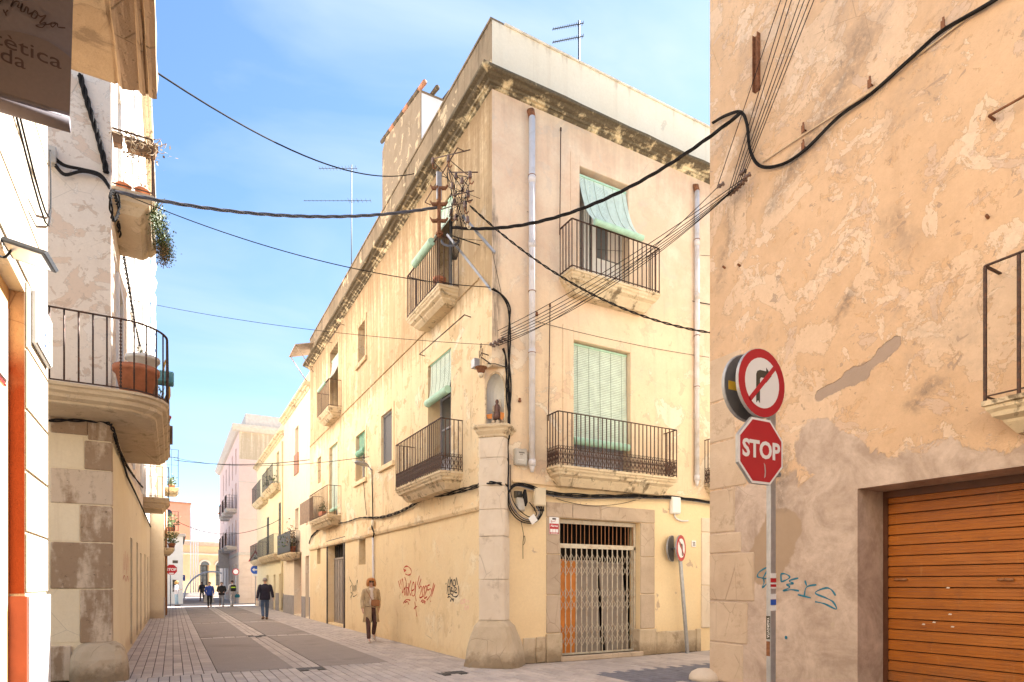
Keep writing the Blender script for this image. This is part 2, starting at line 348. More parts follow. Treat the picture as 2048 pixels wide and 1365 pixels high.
m_orange = plaster('orange_paint', (.30, .06, .02), (.25, .048, .016), extra=lambda n, c, h: (n.mix(n.ramp(n.plus(n.z, n.mul(n.sub(n.noise(3), .5), .7)), 3.05, 3.5), c, n.mix(n.noise(14, 6), (.55, .37, .23), (.47, .30, .18))), h), bump=.8)
m_apricot = plaster('apricot_paint', (.82, .55, .27), (.80, .52, .25), bump=.15)
m_white = simple('white_paint', (.80, .79, .77), .5, 0, .04, 4, .05)
m_iron = simple('rusty_iron', (.075, .045, .035), .65, .3, .35, 30, .4, dirt=(.16, .06, .03), dscale=18)
m_iron_dk = simple('dark_grey_iron', (.05, .055, .065), .6, .3, .2, 30, .2)
m_rust = simple('orange_rust', (.23, .10, .05), .8, .2, .35, 25, .5)
m_galv = simple('galvanised_steel', (.40, .41, .44), .45, .6, .12, 14, .1)
m_alu = simple('grey_aluminium', (.52, .53, .55), .4, .5, .08, 10, .1)
m_pvc = simple('white_pvc', (.68, .66, .68), .8, 0, .07, 5, .05, dirt=(.5, .44, .38), dscale=2)
m_cable = simple('black_cable', (.026, .024, .024), .85, 0, .3, 12, .1, .08)
m_cablegrey = simple('grey_cable', (.11, .115, .14), .5, 0, .2, 12, .1)
m_cabletan = simple('painted_cable', (.55, .42, .28), .7, 0, .15, 8, .1)
m_box = simple('grey_plastic_box', (.50, .48, .44), .5, 0, .06, 5, .05, dirt=(.38, .33, .27), dscale=4)
m_boxcream = simple('cream_box', (.66, .57, .42), .5, 0, .06, 5, .05)
m_porc = simple('brown_porcelain', (.15, .095, .075), .3, 0, .25, 20, .1, .5)
m_green = simple('mint_blind', (.42, .66, .52), .55, 0, .12, 9, .1)
m_greenlt = simple('pale_green_blind', (.60, .72, .62), .6, 0, .1, 6, .1)
m_greendk = simple('deep_green_paint', (.20, .46, .32), .5, 0, .12, 10, .1)
m_cord = simple('blind_cord', (.25, .30, .24), .8)
m_wood = simple('grey_painted_door', (.36, .37, .42), .55, 0, .1, 6, .2)
m_woodwhite = simple('white_painted_frame', (.70, .68, .64), .5, 0, .06, 6, .1)
m_woodbrown = simple('old_brown_wood', (.20, .115, .06), .6, 0, .3, 9, .3)
m_glass = NT('window_glass', .06, 0, .6); m_glass = m_glass.done((.10, .105, .11))
m_dark = simple('dark_interior', (.03, .022, .018), .9)
m_screen = simple('mesh_screen', (.13, .13, .14), .7, 0, .15, 40, .2)
m_terra = simple('terracotta', (.50, .19, .10), .75, 0, .15, 10, .2)
m_whitepot = simple('white_pot', (.72, .70, .66), .5)
m_leaf = simple('green_leaf', (.085, .125, .03), .6, 0, .5, 6, .1)
m_leafdry = simple('dry_leaf', (.22, .15, .08), .8, 0, .4, 6, .1)
m_stem = simple('straw_stem', (.50, .38, .24), .8)
m_redsign = simple('sign_red', (.44, .012, .025), .35, 0, .05, 4, .02, .5)
m_whitesign = simple('sign_white', (.78, .78, .80), .35, 0, .03, 4, .02, .5)
m_blacksign = simple('sign_black', (.055, .05, .04), .4)
m_bluesign = simple('sign_blue', (.02, .10, .50), .35)
m_signback = simple('sign_back_grey', (.13, .125, .13), .5, .2)
m_yellow = simple('yellow_sticker', (.62, .38, .03), .5)
m_orangewood = simple('orange_painted_board', (.62, .21, .035), .55, 0, .15, 4, .2)
m_greyboard = simple('grey_board', (.30, .255, .22), .8, 0, .12, 5, .2)
def _shutter():
    n = NT('orange_brown_shutter', .42, 0, .35)
    col = n.mix(n.ramp(n.noise(1.0, 6, .6, .2, n.scaled((3, 3, 14))), .35, .65), (.40, .125, .014), (.31, .09, .010))
    oi = n.t.nodes.new('ShaderNodeObjectInfo'); col = n.mix(n.ramp(oi.outputs['Random'], 0, 1, 0, .35), col, (.45, .155, .022))
    col = n.mix(n.ramp(n.noise(5, 9, .75), .54, .70, 0, .55), col, (.19, .06, .018)); col = n.mix(n.ramp(n.noise(1.0, 7, .7, .3, n.scaled((14, 14, 2.2))), .60, .74, 0, .5), col, (.50, .235, .07)); col = n.mix(n.ramp(n.plus(n.ramp(n.z, 1.0, 0), n.noise(3, 7, .7)), .9, 1.3, 0, .6), col, (.20, .10, .05))
    return n.done(col, n.noise(40, 4), .1, .004, n.ramp(n.noise(3, 5), .3, .7, .32, .55))
m_shutter = _shutter()
m_shutterframe = simple('dark_brown_frame', (.10, .035, .015), .5)
m_gate = simple('cream_gate_paint', (.58, .52, .42), .5, .1, .1, 20, .2, dirt=(.34, .22, .13), dscale=10)
m_sprayred = simple('red_spray', (.50, .035, .02), .7, 0, .2, 30, 0)
m_sprayblack = simple('black_spray', (.035, .032, .03), .7, 0, .2, 30, 0)
m_sprayblue = simple('petrol_blue_spray', (.02, .17, .26), .6, 0, .25, 25, 0)
m_spraypink = simple('pink_chalk', (.80, .45, .42), .8, 0, .1, 20, 0)
m_banner = simple('taupe_banner_cloth', (.165, .145, .165), .85, 0, .05, 60, .15)
m_banner2 = simple('taupe_print', (.135, .108, .108), .85, 0, .05, 60, .15)
m_ink = simple('dark_print', (.05, .03, .03), .8)
m_inkblue = simple('pale_blue_print', (.08, .13, .40), .6)
m_soffit = plaster('stained_soffit', (.66, .54, .38), (.56, .44, .30), [((.70, .58, .43), .58, 2.4, .6)], streak=None, extra=lambda n, c, h: (n.mix(n.ramp(n.noise(2.2, 8, .7, .8), .55, .63, 0, .6), c, (.20, .15, .10)), h), bump=.8)
m_soffit2 = plaster('brown_stained_soffit', (.50, .36, .23), (.40, .28, .17), [((.56, .43, .29), .58, 2.4, .6)], extra=lambda n, c, h: (n.mix(n.ramp(n.noise(2.6, 8, .7, .8), .52, .60, 0, .6), c, (.17, .12, .08)), h), bump=.8)
m_sandstone = stone_mat('brown_sandstone_moulding', (.36, .255, .175), (.28, .195, .13), (.14, .095, .06), .6)
# paving
def _paver():
    n = NT('mauve_concrete_paver', .85, 0, .25)
    oi = n.t.nodes.new('ShaderNodeObjectInfo')
    rnd = n.math('FRACT', n.plus(n.mul(n.geo.outputs['Random Per Island'], 7.0), n.mul(oi.outputs['Random'], 3.0)))
    col = n.mix(rnd, (.43, .37, .335), (.56, .49, .445))
    col = n.mix(n.ramp(n.noise(1.1, 8, .65), .42, .62, 0, .5), col, (.37, .325, .315))
    col = n.mix(n.ramp(n.noise(9, 7, .7), .6, .72, 0, .5), col, (.22, .18, .16)); col = n.mix(n.ramp(n.vor(5.5), .035, .028, 0, .6), col, (.12, .10, .09)); col = n.mix(n.ramp(n.noise(.45, 6, .65, .5), .54, .68, 0, .45), col, (.27, .22, .195))
    return n.done(col, n.noise(90, 4, .7), .4, .004)
m_paver = _paver()
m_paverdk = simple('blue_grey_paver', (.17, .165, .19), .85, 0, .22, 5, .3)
m_joint = simple('paver_joint', (.085, .068, .06), .95, 0, .3, 12, .3)
def _asph():
    n = NT('worn_asphalt_slab', .9, 0, .2)
    col = n.mix(n.ramp(n.noise(2.0, 8, .6), .35, .65), (.175, .148, .137), (.225, .192, .177))
    col = n.mix(n.ramp(n.vor(160), .2, .6, 0, .5), (.36, .31, .28), col)
    col = n.mix(n.ramp(n.noise(.7, 6, .6, .5), .55, .7, 0, .5), col, (.16, .13, .115)); col = n.mix(n.ramp(n.noise(1.0, 7, .7, .4, n.scaled((4, .5, 1))), .58, .70, 0, .4), col, (.36, .31, .28)); col = n.mix(n.ramp(n.vor(4.2), .035, .026, 0, .6), col, (.10, .085, .08))
    return n.done(col, n.noise(150, 3, .7), .5, .004)
m_asph = _asph()
m_ground = simple('plaza_ground', (.36, .31, .28), .9, 0, .1, 2, .2)
m_iron_lid = simple('cast_iron_lid', (.09, .085, .085), .6, .4, .2, 40, .4)
# far things
m_pink = plaster('pink_render', (.79, .585, .53), (.75, .545, .49), bump=.2)
m_pinkpale = plaster('pale_pink_stone', (.72, .60, .52), (.66, .54, .46), bump=.4)
m_salmon = plaster('salmon_render', (.72, .34, .25), (.66, .31, .22), bump=.2)
m_church = plaster('ochre_render', (.80, .60, .35), (.75, .54, .30), streak=((.5, .35, .2), .3), bump=.3)
m_yellowB = plaster('butter_plaster', (.84, .74, .52), (.79, .68, .46), streak=((.5, .36, .2), .35), bands=[(8.3, 10.5, .5, (.3, .22, .13))], damp=(.3, (.4, .3, .2), .4))
m_paleB = plaster('pale_peach_plaster', (.84, .71, .55), (.80, .66, .50), [((.86, .75, .62), .6, 1.2, .6)], streak=((.5, .36, .24), .35), bands=[(9, 10.6, .6, (.3, .22, .14))])
m_greybase = simple('grey_cement_base', (.30, .27, .26), .9, 0, .15, 4, .3)
m_rooftile = simple('roof_tile', (.42, .20, .12), .85, 0, .3, 9, .4)
m_concrete = simple('pale_concrete', (.55, .50, .45), .85, 0, .1, 6, .3)
# people
m_skin = simple('skin', (.60, .36, .27), .55, 0, .06, 12, .05)
m_hairred = simple('auburn_hair', (.50, .21, .07), .6, 0, .35, 40, .5)
m_hairgrey = simple('grey_hair', (.26, .22, .20), .6, 0, .2, 40, .4)
m_hairdark = simple('dark_hair', (.06, .035, .025), .5, 0, .3, 40, .4)
m_hairblond = simple('blond_hair', (.60, .36, .12), .6, 0, .3, 40, .4)
m_trench = simple('tan_trench_cloth', (.50, .38, .24), .85, 0, .1, 14, .3)
m_shirt = simple('white_blouse', (.72, .64, .58), .8, 0, .05, 14, .2)
m_maroon = simple('brown_trouser_cloth', (.085, .04, .035), .85, 0, .15, 14, .2)
m_leather = simple('tan_leather', (.33, .145, .06), .5, 0, .15, 12, .2)
m_navy = simple('navy_wool', (.022, .02, .038), .9, 0, .2, 20, .2)
m_denim = simple('blue_denim', (.07, .11, .20), .85, 0, .25, 16, .2)
m_blackcloth = simple('black_cloth', (.025, .022, .025), .85, 0, .2, 16, .2)
m_royal = simple('royal_blue_jacket', (.03, .07, .34), .7, 0, .15, 12, .2)
m_greycloth = simple('grey_sweatpants', (.28, .27, .29), .9, 0, .1, 16, .2)
m_paletrack = simple('pale_tracksuit', (.55, .53, .56), .85, 0, .08, 12, .2)
m_lime = simple('lime_reflective_strip', (.45, .75, .05), .6)
m_turq = simple('teal_bag', (.02, .18, .26), .6)
m_paper = simple('paper', (.72, .66, .58), .8)
m_ltdenim = simple('light_denim', (.30, .42, .52), .85, 0, .2, 16, .2)
m_shoewhite = simple('pale_trainer', (.48, .42, .37), .7, 0, .2, 30, .2)
m_shoebrown = simple('brown_shoe', (.13, .07, .045), .6)
m_sole = simple('shoe_sole', (.03, .025, .025), .7)
# ================================================================== ground and paving
g = MB(); g.quad((-300, -120, -.05), (300, -120, -.05), (300, 500, -.05), (-300, 500, -.05)); struct(g.build('ground', m_ground))
g = MB(); g.quad((-3.2, -20, -.014), (30, -20, -.014), (30, 50, -.014), (-3.2, 50, -.014)); pav = struct(g.build('pavement', m_joint))
GAP = .013
def paver_box(mb, x0, x1, y0, y1, mi=0):
    h = GAP / 2; t = random.uniform(-.003, .002); b = -.0135; c = .006
    x0 += h; x1 -= h; y0 += h; y1 -= h
    if x1 - x0 < .02 or y1 - y0 < .02: return
    tl = [random.uniform(-.0012, .0012) for _ in range(4)]
    mb.add([(x0, y0, b), (x1, y0, b), (x1, y1, b), (x0, y1, b), (x0, y0, t - c + .002), (x1, y0, t - c + .002), (x1, y1, t - c + .002), (x0, y1, t - c + .002),
            (x0 + c, y0 + c, t + tl[0]), (x1 - c, y0 + c, t + tl[1]), (x1 - c, y1 - c, t + tl[2]), (x0 + c, y1 - c, t + tl[3])],
           [(0, 1, 5, 4), (1, 2, 6, 5), (2, 3, 7, 6), (3, 0, 4, 7), (4, 5, 9, 8), (5, 6, 10, 9), (6, 7, 11, 10), (7, 4, 8, 11), (8, 9, 10, 11)], mi)
X_L, X_A0, X_C0, X_C1, X_A1 = .47, .68, 1.93, 2.42, 3.72       # left band edge, slab edges, centre strip, right slab edge
Y0, Y1, BANDS = 11.72, 45.5, [(19.1, 19.5), (26.4, 26.8), (33.6, 34.0), (40.4, 40.8)]
cells = []
def field(x0, x1, y0, y1, wd, ln, skip=None):
    i = 0; x = x0
    while x < x1 - .01:
        y = y0 - (ln / 2 if i % 2 else 0)
        while y < y1 - .01:
            a, b, c, d = x, min(x + wd, x1), max(y, y0), min(y + ln, y1)
            if not (skip and skip((a + b) / 2, (c + d) / 2)) and d - c > .03: cells.append((a, b, c, d))
            y += ln
        x += wd; i += 1
depth = lambda x, y: x * math.sin(R(YAW)) + y * math.cos(R(YAW))
lids = [(1.93, 2.42, 11.33, 11.72), (1.95, 2.4, 19.12, 19.48), (3.97, 4.5, 9.62, 9.95)]
inl = lambda x, y: any(a - .02 < x < b + .02 and c - .02 < y < d + .02 for a, b, c, d in lids)
field(-1.75, 14.2, 4.4, Y0, .155, .31, lambda x, y: depth(x, y) < 8.6 or inl(x, y) or (x > 7.5 and y < 7.1) or (x > 5.15 and y > 10.2))
field(X_L - 9 * .155, X_L, Y0, Y1, .155, .31)
field(X_A1 + .2, X_A1 + .2 + 9 * .155, Y0, Y1, .155, .31)
field(X_L, X_A0, Y0, Y1, .21, .42); field(X_A1, X_A1 + .2, Y0, Y1, .2, .42)
field(X_C0, X_C1, Y0, Y1, .163, .62, inl)
for a, b in BANDS: field(X_A0, X_C0, a, b, .3, .2); field(X_C1, X_A1, a, b, .3, .2)
cells.sort(key=lambda c: depth((c[0] + c[1]) / 2, (c[2] + c[3]) / 2))
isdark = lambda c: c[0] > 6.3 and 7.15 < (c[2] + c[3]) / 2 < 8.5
invw = lambda c: depth((c[0] + c[1]) / 2, (c[2] + c[3]) / 2) > 9.35 and -.92 < ((c[0]+c[1])/2*math.cos(R(YAW)) - (c[2]+c[3])/2*math.sin(R(YAW)))/depth((c[0]+c[1])/2,(c[2]+c[3])/2) + .2 < .60
near = [c for c in cells if invw(c)][:300]; ns = set(near)
for c in near:
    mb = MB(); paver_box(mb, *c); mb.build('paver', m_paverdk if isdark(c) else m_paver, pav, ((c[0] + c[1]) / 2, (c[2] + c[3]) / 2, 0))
mb = MB()
for c in cells:
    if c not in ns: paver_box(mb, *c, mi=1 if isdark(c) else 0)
mb.build('paver_field', [m_paver, m_paverdk], pav, kind='stuff')
ys = [Y0] + [v for b in BANDS for v in b] + [Y1]
for k in range(0, len(ys), 2):
    for a, b in ((X_A0, X_C0), (X_C1, X_A1)):
        mb = MB(); mb.box((a + .006, ys[k] + .006, -.013), (b - .006, ys[k + 1] - .006, .002)); mb.build('asphalt_slab', m_asph, pav)
for i, (a, b, c, d) in enumerate(lids):
    mb = MB(); mb.box((a + .01, c + .01, -.012), (b - .01, d - .01, -.002))
    for k in range(7): x = a + .04 + (b - a - .08) * k / 6; mb.box((x - .008, c + .03, -.002), (x + .008, d - .03, .003))
    tag(mb.build('drain_cover', m_iron_lid), ['dark iron drain cover at the near end of the central paving strip', 'dark iron drain cover farther along the central paving strip', 'square iron cover in the pavers in front of the pillar foot'][i], 'drain cover', 'iron covers in the paving')
g = MB(); g.quad((-60, 45.5, -.008), (90, 45.5, -.008), (90, 160, -.008), (-60, 160, -.008)); struct(g.build('plaza', m_ground))
# ================================================================== builders for houses
def facade(mb, P, u0, u1, z0, z1, holes, mi=0):
    """wall sheet with real openings; holes = (ua, ub, za, zb, depth)"""
    us = sorted({u0, u1, *[h[0] for h in holes], *[h[1] for h in holes]}); zs = sorted({z0, z1, *[h[2] for h in holes], *[h[3] for h in holes]})
    us = [u for u in us if u0 - 1e-6 <= u <= u1 + 1e-6]; zs = [z for z in zs if z0 - 1e-6 <= z <= z1 + 1e-6]
    for a, b in zip(us, us[1:]):
        for c, d in zip(zs, zs[1:]):
            um, zm = (a + b) / 2, (c + d) / 2
            if any(h[0] < um < h[1] and h[2] < zm < h[3] for h in holes): continue
            mb.quad(P(a, 0, c), P(b, 0, c), P(b, 0, d), P(a, 0, d), mi)
    for a, b, c, d, dp in holes:
        if dp <= 0: continue
        for p, q in (((a, c), (a, d)), ((a, d), (b, d)), ((b, d), (b, c)), ((b, c), (a, c))):
            mb.quad(P(p[0], 0, p[1]), P(q[0], 0, q[1]), P(q[0], -dp, q[1]), P(p[0], -dp, p[1]), mi)
def window(parent, P, u0, u1, z0, z1, dp, frame=None, nv=2, nh=3, fw=.05, glass=None, label=None, panel=0.0, panelmat=None):
    """frame mesh (the part) with panes as its sub-parts, set back by dp"""
    frame = frame or m_woodwhite; mb = MB(); e = .003
    mb.pbox(P, u0 + e, u1 - e, -dp - .05, -dp, z0 + e, z0 + fw); mb.pbox(P, u0 + e, u1 - e, -dp - .05, -dp, z1 - fw, z1 - e)
    mb.pbox(P, u0 + e, u0 + fw, -dp - .05, -dp, z0 + fw, z1 - fw); mb.pbox(P, u1 - fw, u1 - e, -dp - .05, -dp, z0 + fw, z1 - fw)
    iw = (u1 - u0 - 2 * fw); zb = z0 + fw + panel
    for k in range(1, nv): u = u0 + fw + iw * k / nv; mb.pbox(P, u - fw * .45, u + fw * .45, -dp - .045, -dp + .004, z0 + fw, z1 - fw)
    for k in range(nv):
        a, b = u0 + fw + iw * k / nv, u0 + fw + iw * (k + 1) / nv
        for j in range(1, nh): z = zb + (z1 - fw - zb) * j / nh; mb.pbox(P, a + fw * .45, b - fw * .45, -dp - .04, -dp - .006, z - fw * .3, z + fw * .3)
        if panel: mb.pbox(P, a + fw * .45, b - fw * .45, -dp - .04, -dp - .015, z0 + fw, zb - .03); mb.pbox(P, a + fw * .45, b - fw * .45, -dp - .04, -dp - .004, zb - .03, zb + .03)
    w_ = mb.build('window', frame, parent, label=label)
    for k in range(nv):
        a, b = u0 + fw + iw * k / nv, u0 + fw + iw * (k + 1) / nv
        for j in range(nh):
            za, zc = zb + (z1 - fw - zb) * j / nh, zb + (z1 - fw - zb) * (j + 1) / nh
            pm = MB(); pm.quad(P(a, -dp - .03, za), P(b, -dp - .03, za), P(b, -dp - .03, zc), P(a, -dp - .03, zc)); pm.build('pane', glass or m_glass, w_)
    return w_
def balcony(parent, P, u0, u1, dep, zf, rh, th=.3, iron=None, orn=False, sp=.12, slab=None, mid=False, rod=.016, backs=True, label=None, spread=.22):
    iron = iron or m_iron
    lv = [(0, 0), (0, -.045), (.02, -.055), (.025, -.09), (.055, -.12), (.065, -.16), (.13, -.20), (.14, -.23)] + [(spread, -th)]
    rings = []
    for ins, dz in lv: 
        ins = min(ins, dep * .75); rings.append([Vector(P(u0 + ins, -.02, zf + dz)), Vector(P(u0 + ins, dep - ins, zf + dz)), Vector(P(u1 - ins, dep - ins, zf + dz)), Vector(P(u1 - ins, -.02, zf + dz))])
    # cut the long sides into short pieces so that the worn edges wander
    def fine(r):
        out = []
        for a, b in zip(r, r[1:]):
            n = max(1, int((b - a).length / .12)); out += [a.lerp(b, k / n) for k in range(n)]
        return out + [r[-1]]
    rings = [fine(r) for r in rings]; n = min(len(r) for r in rings); N = max(len(r) for r in rings)
    base = [len(r) for r in rings]
    if n != N:
        def resamp(r, k):
            o = [];
            for i in range(k):
                t = i * (len(r) - 1) / (k - 1); j = min(int(t), len(r) - 2); o.append(r[j].lerp(r[j + 1], t - j))
            return o
        rings = []
        for ins, dz in lv:
            ins = min(ins, dep * .75); r = [Vector(P(u0 + ins, -.02, zf + dz)), Vector(P(u0 + ins, dep - ins, zf + dz)), Vector(P(u1 - ins, dep - ins, zf + dz)), Vector(P(u1 - ins, -.02, zf + dz))]
            q = []
            for (a, b), k in zip(zip(r, r[1:]), (max(2, int(dep / .12)), max(3, int(abs(u1 - u0) / .12)), max(2, int(dep / .12)))): q += [a.lerp(b, i / k) for i in range(k)]
            rings.append(q + [r[-1]])
    rings = [[p + Vector((random.uniform(-1, 1), random.uniform(-1, 1), random.uniform(-1, 1))) * .005 for p in r] for r in rings]
    mb = MB(); mb.loft(rings, True, True, 0, False)
    b_ = mb.build('balcony', slab or m_slab, parent, label=label)
    i = .025; zt = zf + rh; cs = [(u0 + i, 0), (u0 + i, dep - i), (u1 - i, dep - i), (u1 - i, 0)]
    hr = MB(); br = MB()
    for (a, b), (c, d) in zip(cs, cs[1:]):
        hr.bar(P(a, b, zt), P(c, d, zt), .03, .014); br.bar(P(a, b, zf + .05), P(c, d, zf + .05), .022, .012)
        if orn: br.bar(P(a, b, zf + .05 + orn), P(c, d, zf + .05 + orn), .016, .010)
        if mid: br.bar(P(a, b, zf + rh * .78), P(c, d, zf + rh * .78), .016, .010)
    hr.build('handrail', iron, b_); br.build('bottom_rail', iron, b_)
    bm_ = MB(); h = rh - .012; bm_.box((-rod / 2, -rod / 2, 0), (rod / 2, rod / 2, h)); me = None
    om = MB()
    for (a, b), (c, d) in zip(cs, cs[1:]):
        L = math.hypot(c - a, d - b); k = max(1, round(L / sp))
        for j in range(k + (1 if (a, b) == cs[1] else 0)):
            if (a, b) == cs[2] and j == 0: continue
            t = j / k; p = Vector(P(a + (c - a) * t, b + (d - b) * t, zf))
            if me is None:
                bm_.v = [(x + p.x, y + p.y, z + p.z) for x, y, z in bm_.v]; o = bm_.build('baluster', iron, b_, p); me = o.data
            else: link('baluster', me, b_, p)
        if orn:
            for j in range(k):
                q = lambda s, z: P(a + (c - a) * (j + s) / k, b + (d - b) * (j + s) / k, z)
                z0, z1 = zf + .06, zf + .05 + orn
                for s0, zA, s1, zB in ((.5, z0, .12, (z0 + z1) / 2), (.5, z0, .88, (z0 + z1) / 2), (.12, (z0 + z1) / 2, .5, z1), (.88, (z0 + z1) / 2, .5, z1), (.5, z0, .5, z1 - .02)):
                    om.bar(q(s0, zA), q(s1, zB), .009, .009, up=P.out)
                om.obox(q(.5, (z0 + z1) / 2 + .02), P.along * .016, P.out * .004, (0, 0, .022))
                for sg in (.28, .72): om.tube([q(sg + .17 * math.cos(x), z1 + .035 + .03 * math.sin(x)) for x in [6.283 * i_ / 7 for i_ in range(8)]], .005, 4)
    if orn: om.build('scroll_band', iron, b_, kind='stuff')
    return b_
def roller_blind(P, u0, u1, path, label, roll=True, rollr=.07, mat=None, rmat=None, group='green slatted blinds', cords=5):
    """path: (out, z) points from the head rail down; slats are laid along it"""
    mid = P((u0 + u1) / 2, path[0][0], path[0][1]); t = thing('roller_blind', label, 'blind', mid, 0, group)
    mat, rmat = mat or m_greenlt, rmat or m_green
    sp = smooth_pts([Vector((o, z, 0)) for o, z in path], 12); mb = MB(); acc = 0; pitch = .036; out = [sp[0]]
    for a, b in zip(sp, sp[1:]):
        L = (b - a).length; 
        while acc + L >= pitch:
            f = (pitch - acc) / L; a = a.lerp(b, f); out.append(a); L = (b - a).length; acc = 0
        acc += L
    for a, b in zip(out, out[1:]):
        c = a.lerp(b, .86); nrm = Vector((-(b - a).y, (b - a).x, 0)).normalized() * .004
        d0, d1, d2 = a, a.lerp(c, .5) - nrm, c
        for p, q in ((d0, d1), (d1, d2)): mb.quad(P(u0, p.x, p.y), P(u1, p.x, p.y), P(u1, q.x, q.y), P(u0, q.x, q.y))
    mb.build('slat_panel', mat, t, kind='stuff')
    for k in range(cords):
        u = u0 + (u1 - u0) * (k + .5) / cords; cm = MB(); cm.tube([P(u, p.x + (.008 if P.sgn else 0), p.y) for p in sp[::4] + [sp[-1]]], .004, 4); cm.build('cord', m_cord, t)
    hm = MB(); hm.pbox(P, u0, u1, path[0][0] - .015, path[0][0] + .02, path[0][1], path[0][1] + .035); hm.build('head_rail', rmat, t)
    if roll:
        e = out[-1]; c = Vector((e.x + rollr * .4, e.y - rollr * .6, 0)); rm = MB(); nseg = 16
        pr = []
        for k in range(nseg * 2): r_ = rollr * (1 if k % 2 else .93) ; pr.append(P(0, c.x + r_ * math.cos(6.28318 * k / (2 * nseg)), c.y + r_ * math.sin(6.28318 * k / (2 * nseg))))
        du = P.along
        rm.loft([[Vector(p) + du * u0 for p in pr], [Vector(p) + du * u1 for p in pr]], True, True, 0, False); rm.build('roll', rmat, t)
    return t
def pot(name, c, r, h, mat, label, plant=None, group=None, lean=0):
    t = thing(name, label, 'flowerpot' if not plant else 'potted plant', c, 0, group)
    mb = MB(); mb.lathe(c, [(r * .68, 0), (r * .95, h * .82), (r * 1.06, h * .82), (r * 1.08, h), (r * .96, h), (r * .9, h * .9)], 14); mb.build('pot', mat, t)
    if plant: foliage(t, Vector(c) + Vector((0, 0, h)), **plant)
    return t
def foliage(t, c, n=60, rx=.15, ry=.15, rz=.2, leaf=.05, mat=None, stems=5, droop=0.0):
    mb = MB(); sm = MB(); c = Vector(c)
    for k in range(stems):
        d = Vector((random.uniform(-1, 1) * rx, random.uniform(-1, 1) * ry, rz * random.uniform(.6, 1.7))); sm.tube([c, c + d * .5 + Vector((0, 0, .02)), c + d], .004, 4)
    for k in range(n):
        p = c + Vector((random.gauss(0, .5) * rx, random.gauss(0, .5) * ry, abs(random.gauss(.3, .5)) * rz * 1.3 if not droop else random.uniform(-droop, rz)))
        a = Vector((random.uniform(-1, 1), random.uniform(-1, 1), random.uniform(-.6, .9))).normalized() * leaf * random.uniform(.6, 1.3); b = a.orthogonal().normalized() * leaf * .3
        mb.add([p, p + a * .5 + b, p + a, p + a * .5 - b], [(0, 1, 2), (0, 2, 3)])
    mb.build('leaf', mat or m_leaf, t, kind='stuff')
    sm.build('stem', m_stem, t)
def boxes(name, cells_, mat, parent, bevel=.008, jit=0.0):
    for P, u0, u1, o0, o1, z0, z1 in cells_:
        mb = MB(); mb.pbox(P, u0, u1, o0, o1, z0, z1)
        mb.build(name, mat, parent, Vector(P((u0 + u1) / 2, o0, z0)), bevel, jit=jit)

# ================================================================== the corner building
uA, uB = PA.u, PB.u
YE, XE, ZT = 27.4, 13.2, 12.05
corner = thing('corner_building', 'three storey cream corner building with black stained cornice and niche above its pillar', 'building', (5.2, 10.15, 0))
# openings on the long front
zA1 = PA.z(926, 944); zA2 = PA.z(918, 576)
dA1a = (uA(902), uA(856), zA1, PA.z(901.5, 695), .30)
dA2a = (uA(905), uA(874), zA2, zA2 + 2.2, .30)
dA2b = (uA(677), uA(661), PA.z(683, 815), PA.z(676, 685), .30)
wA2 = (uA(731), uA(717.5), PA.z(730, 716), PA.z(730, 641), .22)
wA1m = (uA(785), uA(763.5), PA.z(785, 923), PA.z(785, 817), .14)
wA1g = (uA(731), uA(712.5), PA.z(731, 956), PA.z(731, 860), .20)
dA1b = (uA(676), uA(659), PA.z(683, 1030), PA.z(676, 883), .25)
wA1s = (uA(642), uA(635.5), PA.z(641, 965), PA.z(641, 913), .15)
dA0 = (uA(688), uA(656), 0.06, PA.z(687, 1083), .30)
wA0a = (uA(731), uA(717.5), PA.z(731, 1129), PA.z(731, 1076.5), .22)
wA0b = (uA(641), uA(634), PA.z(641, 1128), PA.z(641, 1094), .18)
holesA = [dA1a, dA2a, dA2b, wA2, wA1m, wA1g, dA1b, wA1s, dA0, wA0a, wA0b]
# openings on the side front
zB1 = PB.z(1092.4, 938) + .02; zB2 = PB.z(1118, 555) + .01
dB1 = (uB(1146.9), uB(1260), zB1, PB.z(1146.9, 680), .24)
dB2 = (uB(1159), uB(1256), zB2, PB.z(1159, 332.7), .26)
dB0 = (uB(1119.8), uB(1280), .10, PB.z(1119.8, 1036), .34)
dB3 = (uB(1425), uB(1425) + 1.1, .1, 2.7, .3)
holesB = [dB1, dB2, dB0, dB3]
NZ0, NZ1, NC = 4.42, 5.62, .30           # niche zone: heights and how far the chamfer cuts back each wall
wall = MB()
facade(wall, PA, 10.15, YE, 0, ZT, holesA + [(10.0, 10.15 + NC, NZ0, NZ1, 0)])
facade(wall, PB, 5.2, XE, 0, 10.97, holesB + [(5.0, 5.2 + NC, NZ0, NZ1, 0)], 1)
facade(wall, PB, 5.2, XE, 10.97, ZT, [], 2)
# soffit and floor of the chamfer, other sides and roof
a, b, c = (5.2, 10.15), (5.2, 10.15 + NC), (5.2 + NC, 10.15)
wall.add([(*a, NZ1), (*b, NZ1), (*c, NZ1)], [(0, 1, 2)], 1); wall.add([(*a, NZ0), (*c, NZ0), (*b, NZ0)], [(0, 1, 2)], 1)
wall.quad((XE, 10.15, 0), (XE, YE, 0), (XE, YE, ZT), (XE, 10.15, ZT)); wall.quad((5.2, YE, 0), (XE, YE, 0), (XE, YE, ZT), (5.2, YE, ZT), 3)
wall.quad((5.2, 10.15, 11.4), (XE, 10.15, 11.4), (XE, YE, 11.4), (5.2, YE, 11.4), 3)
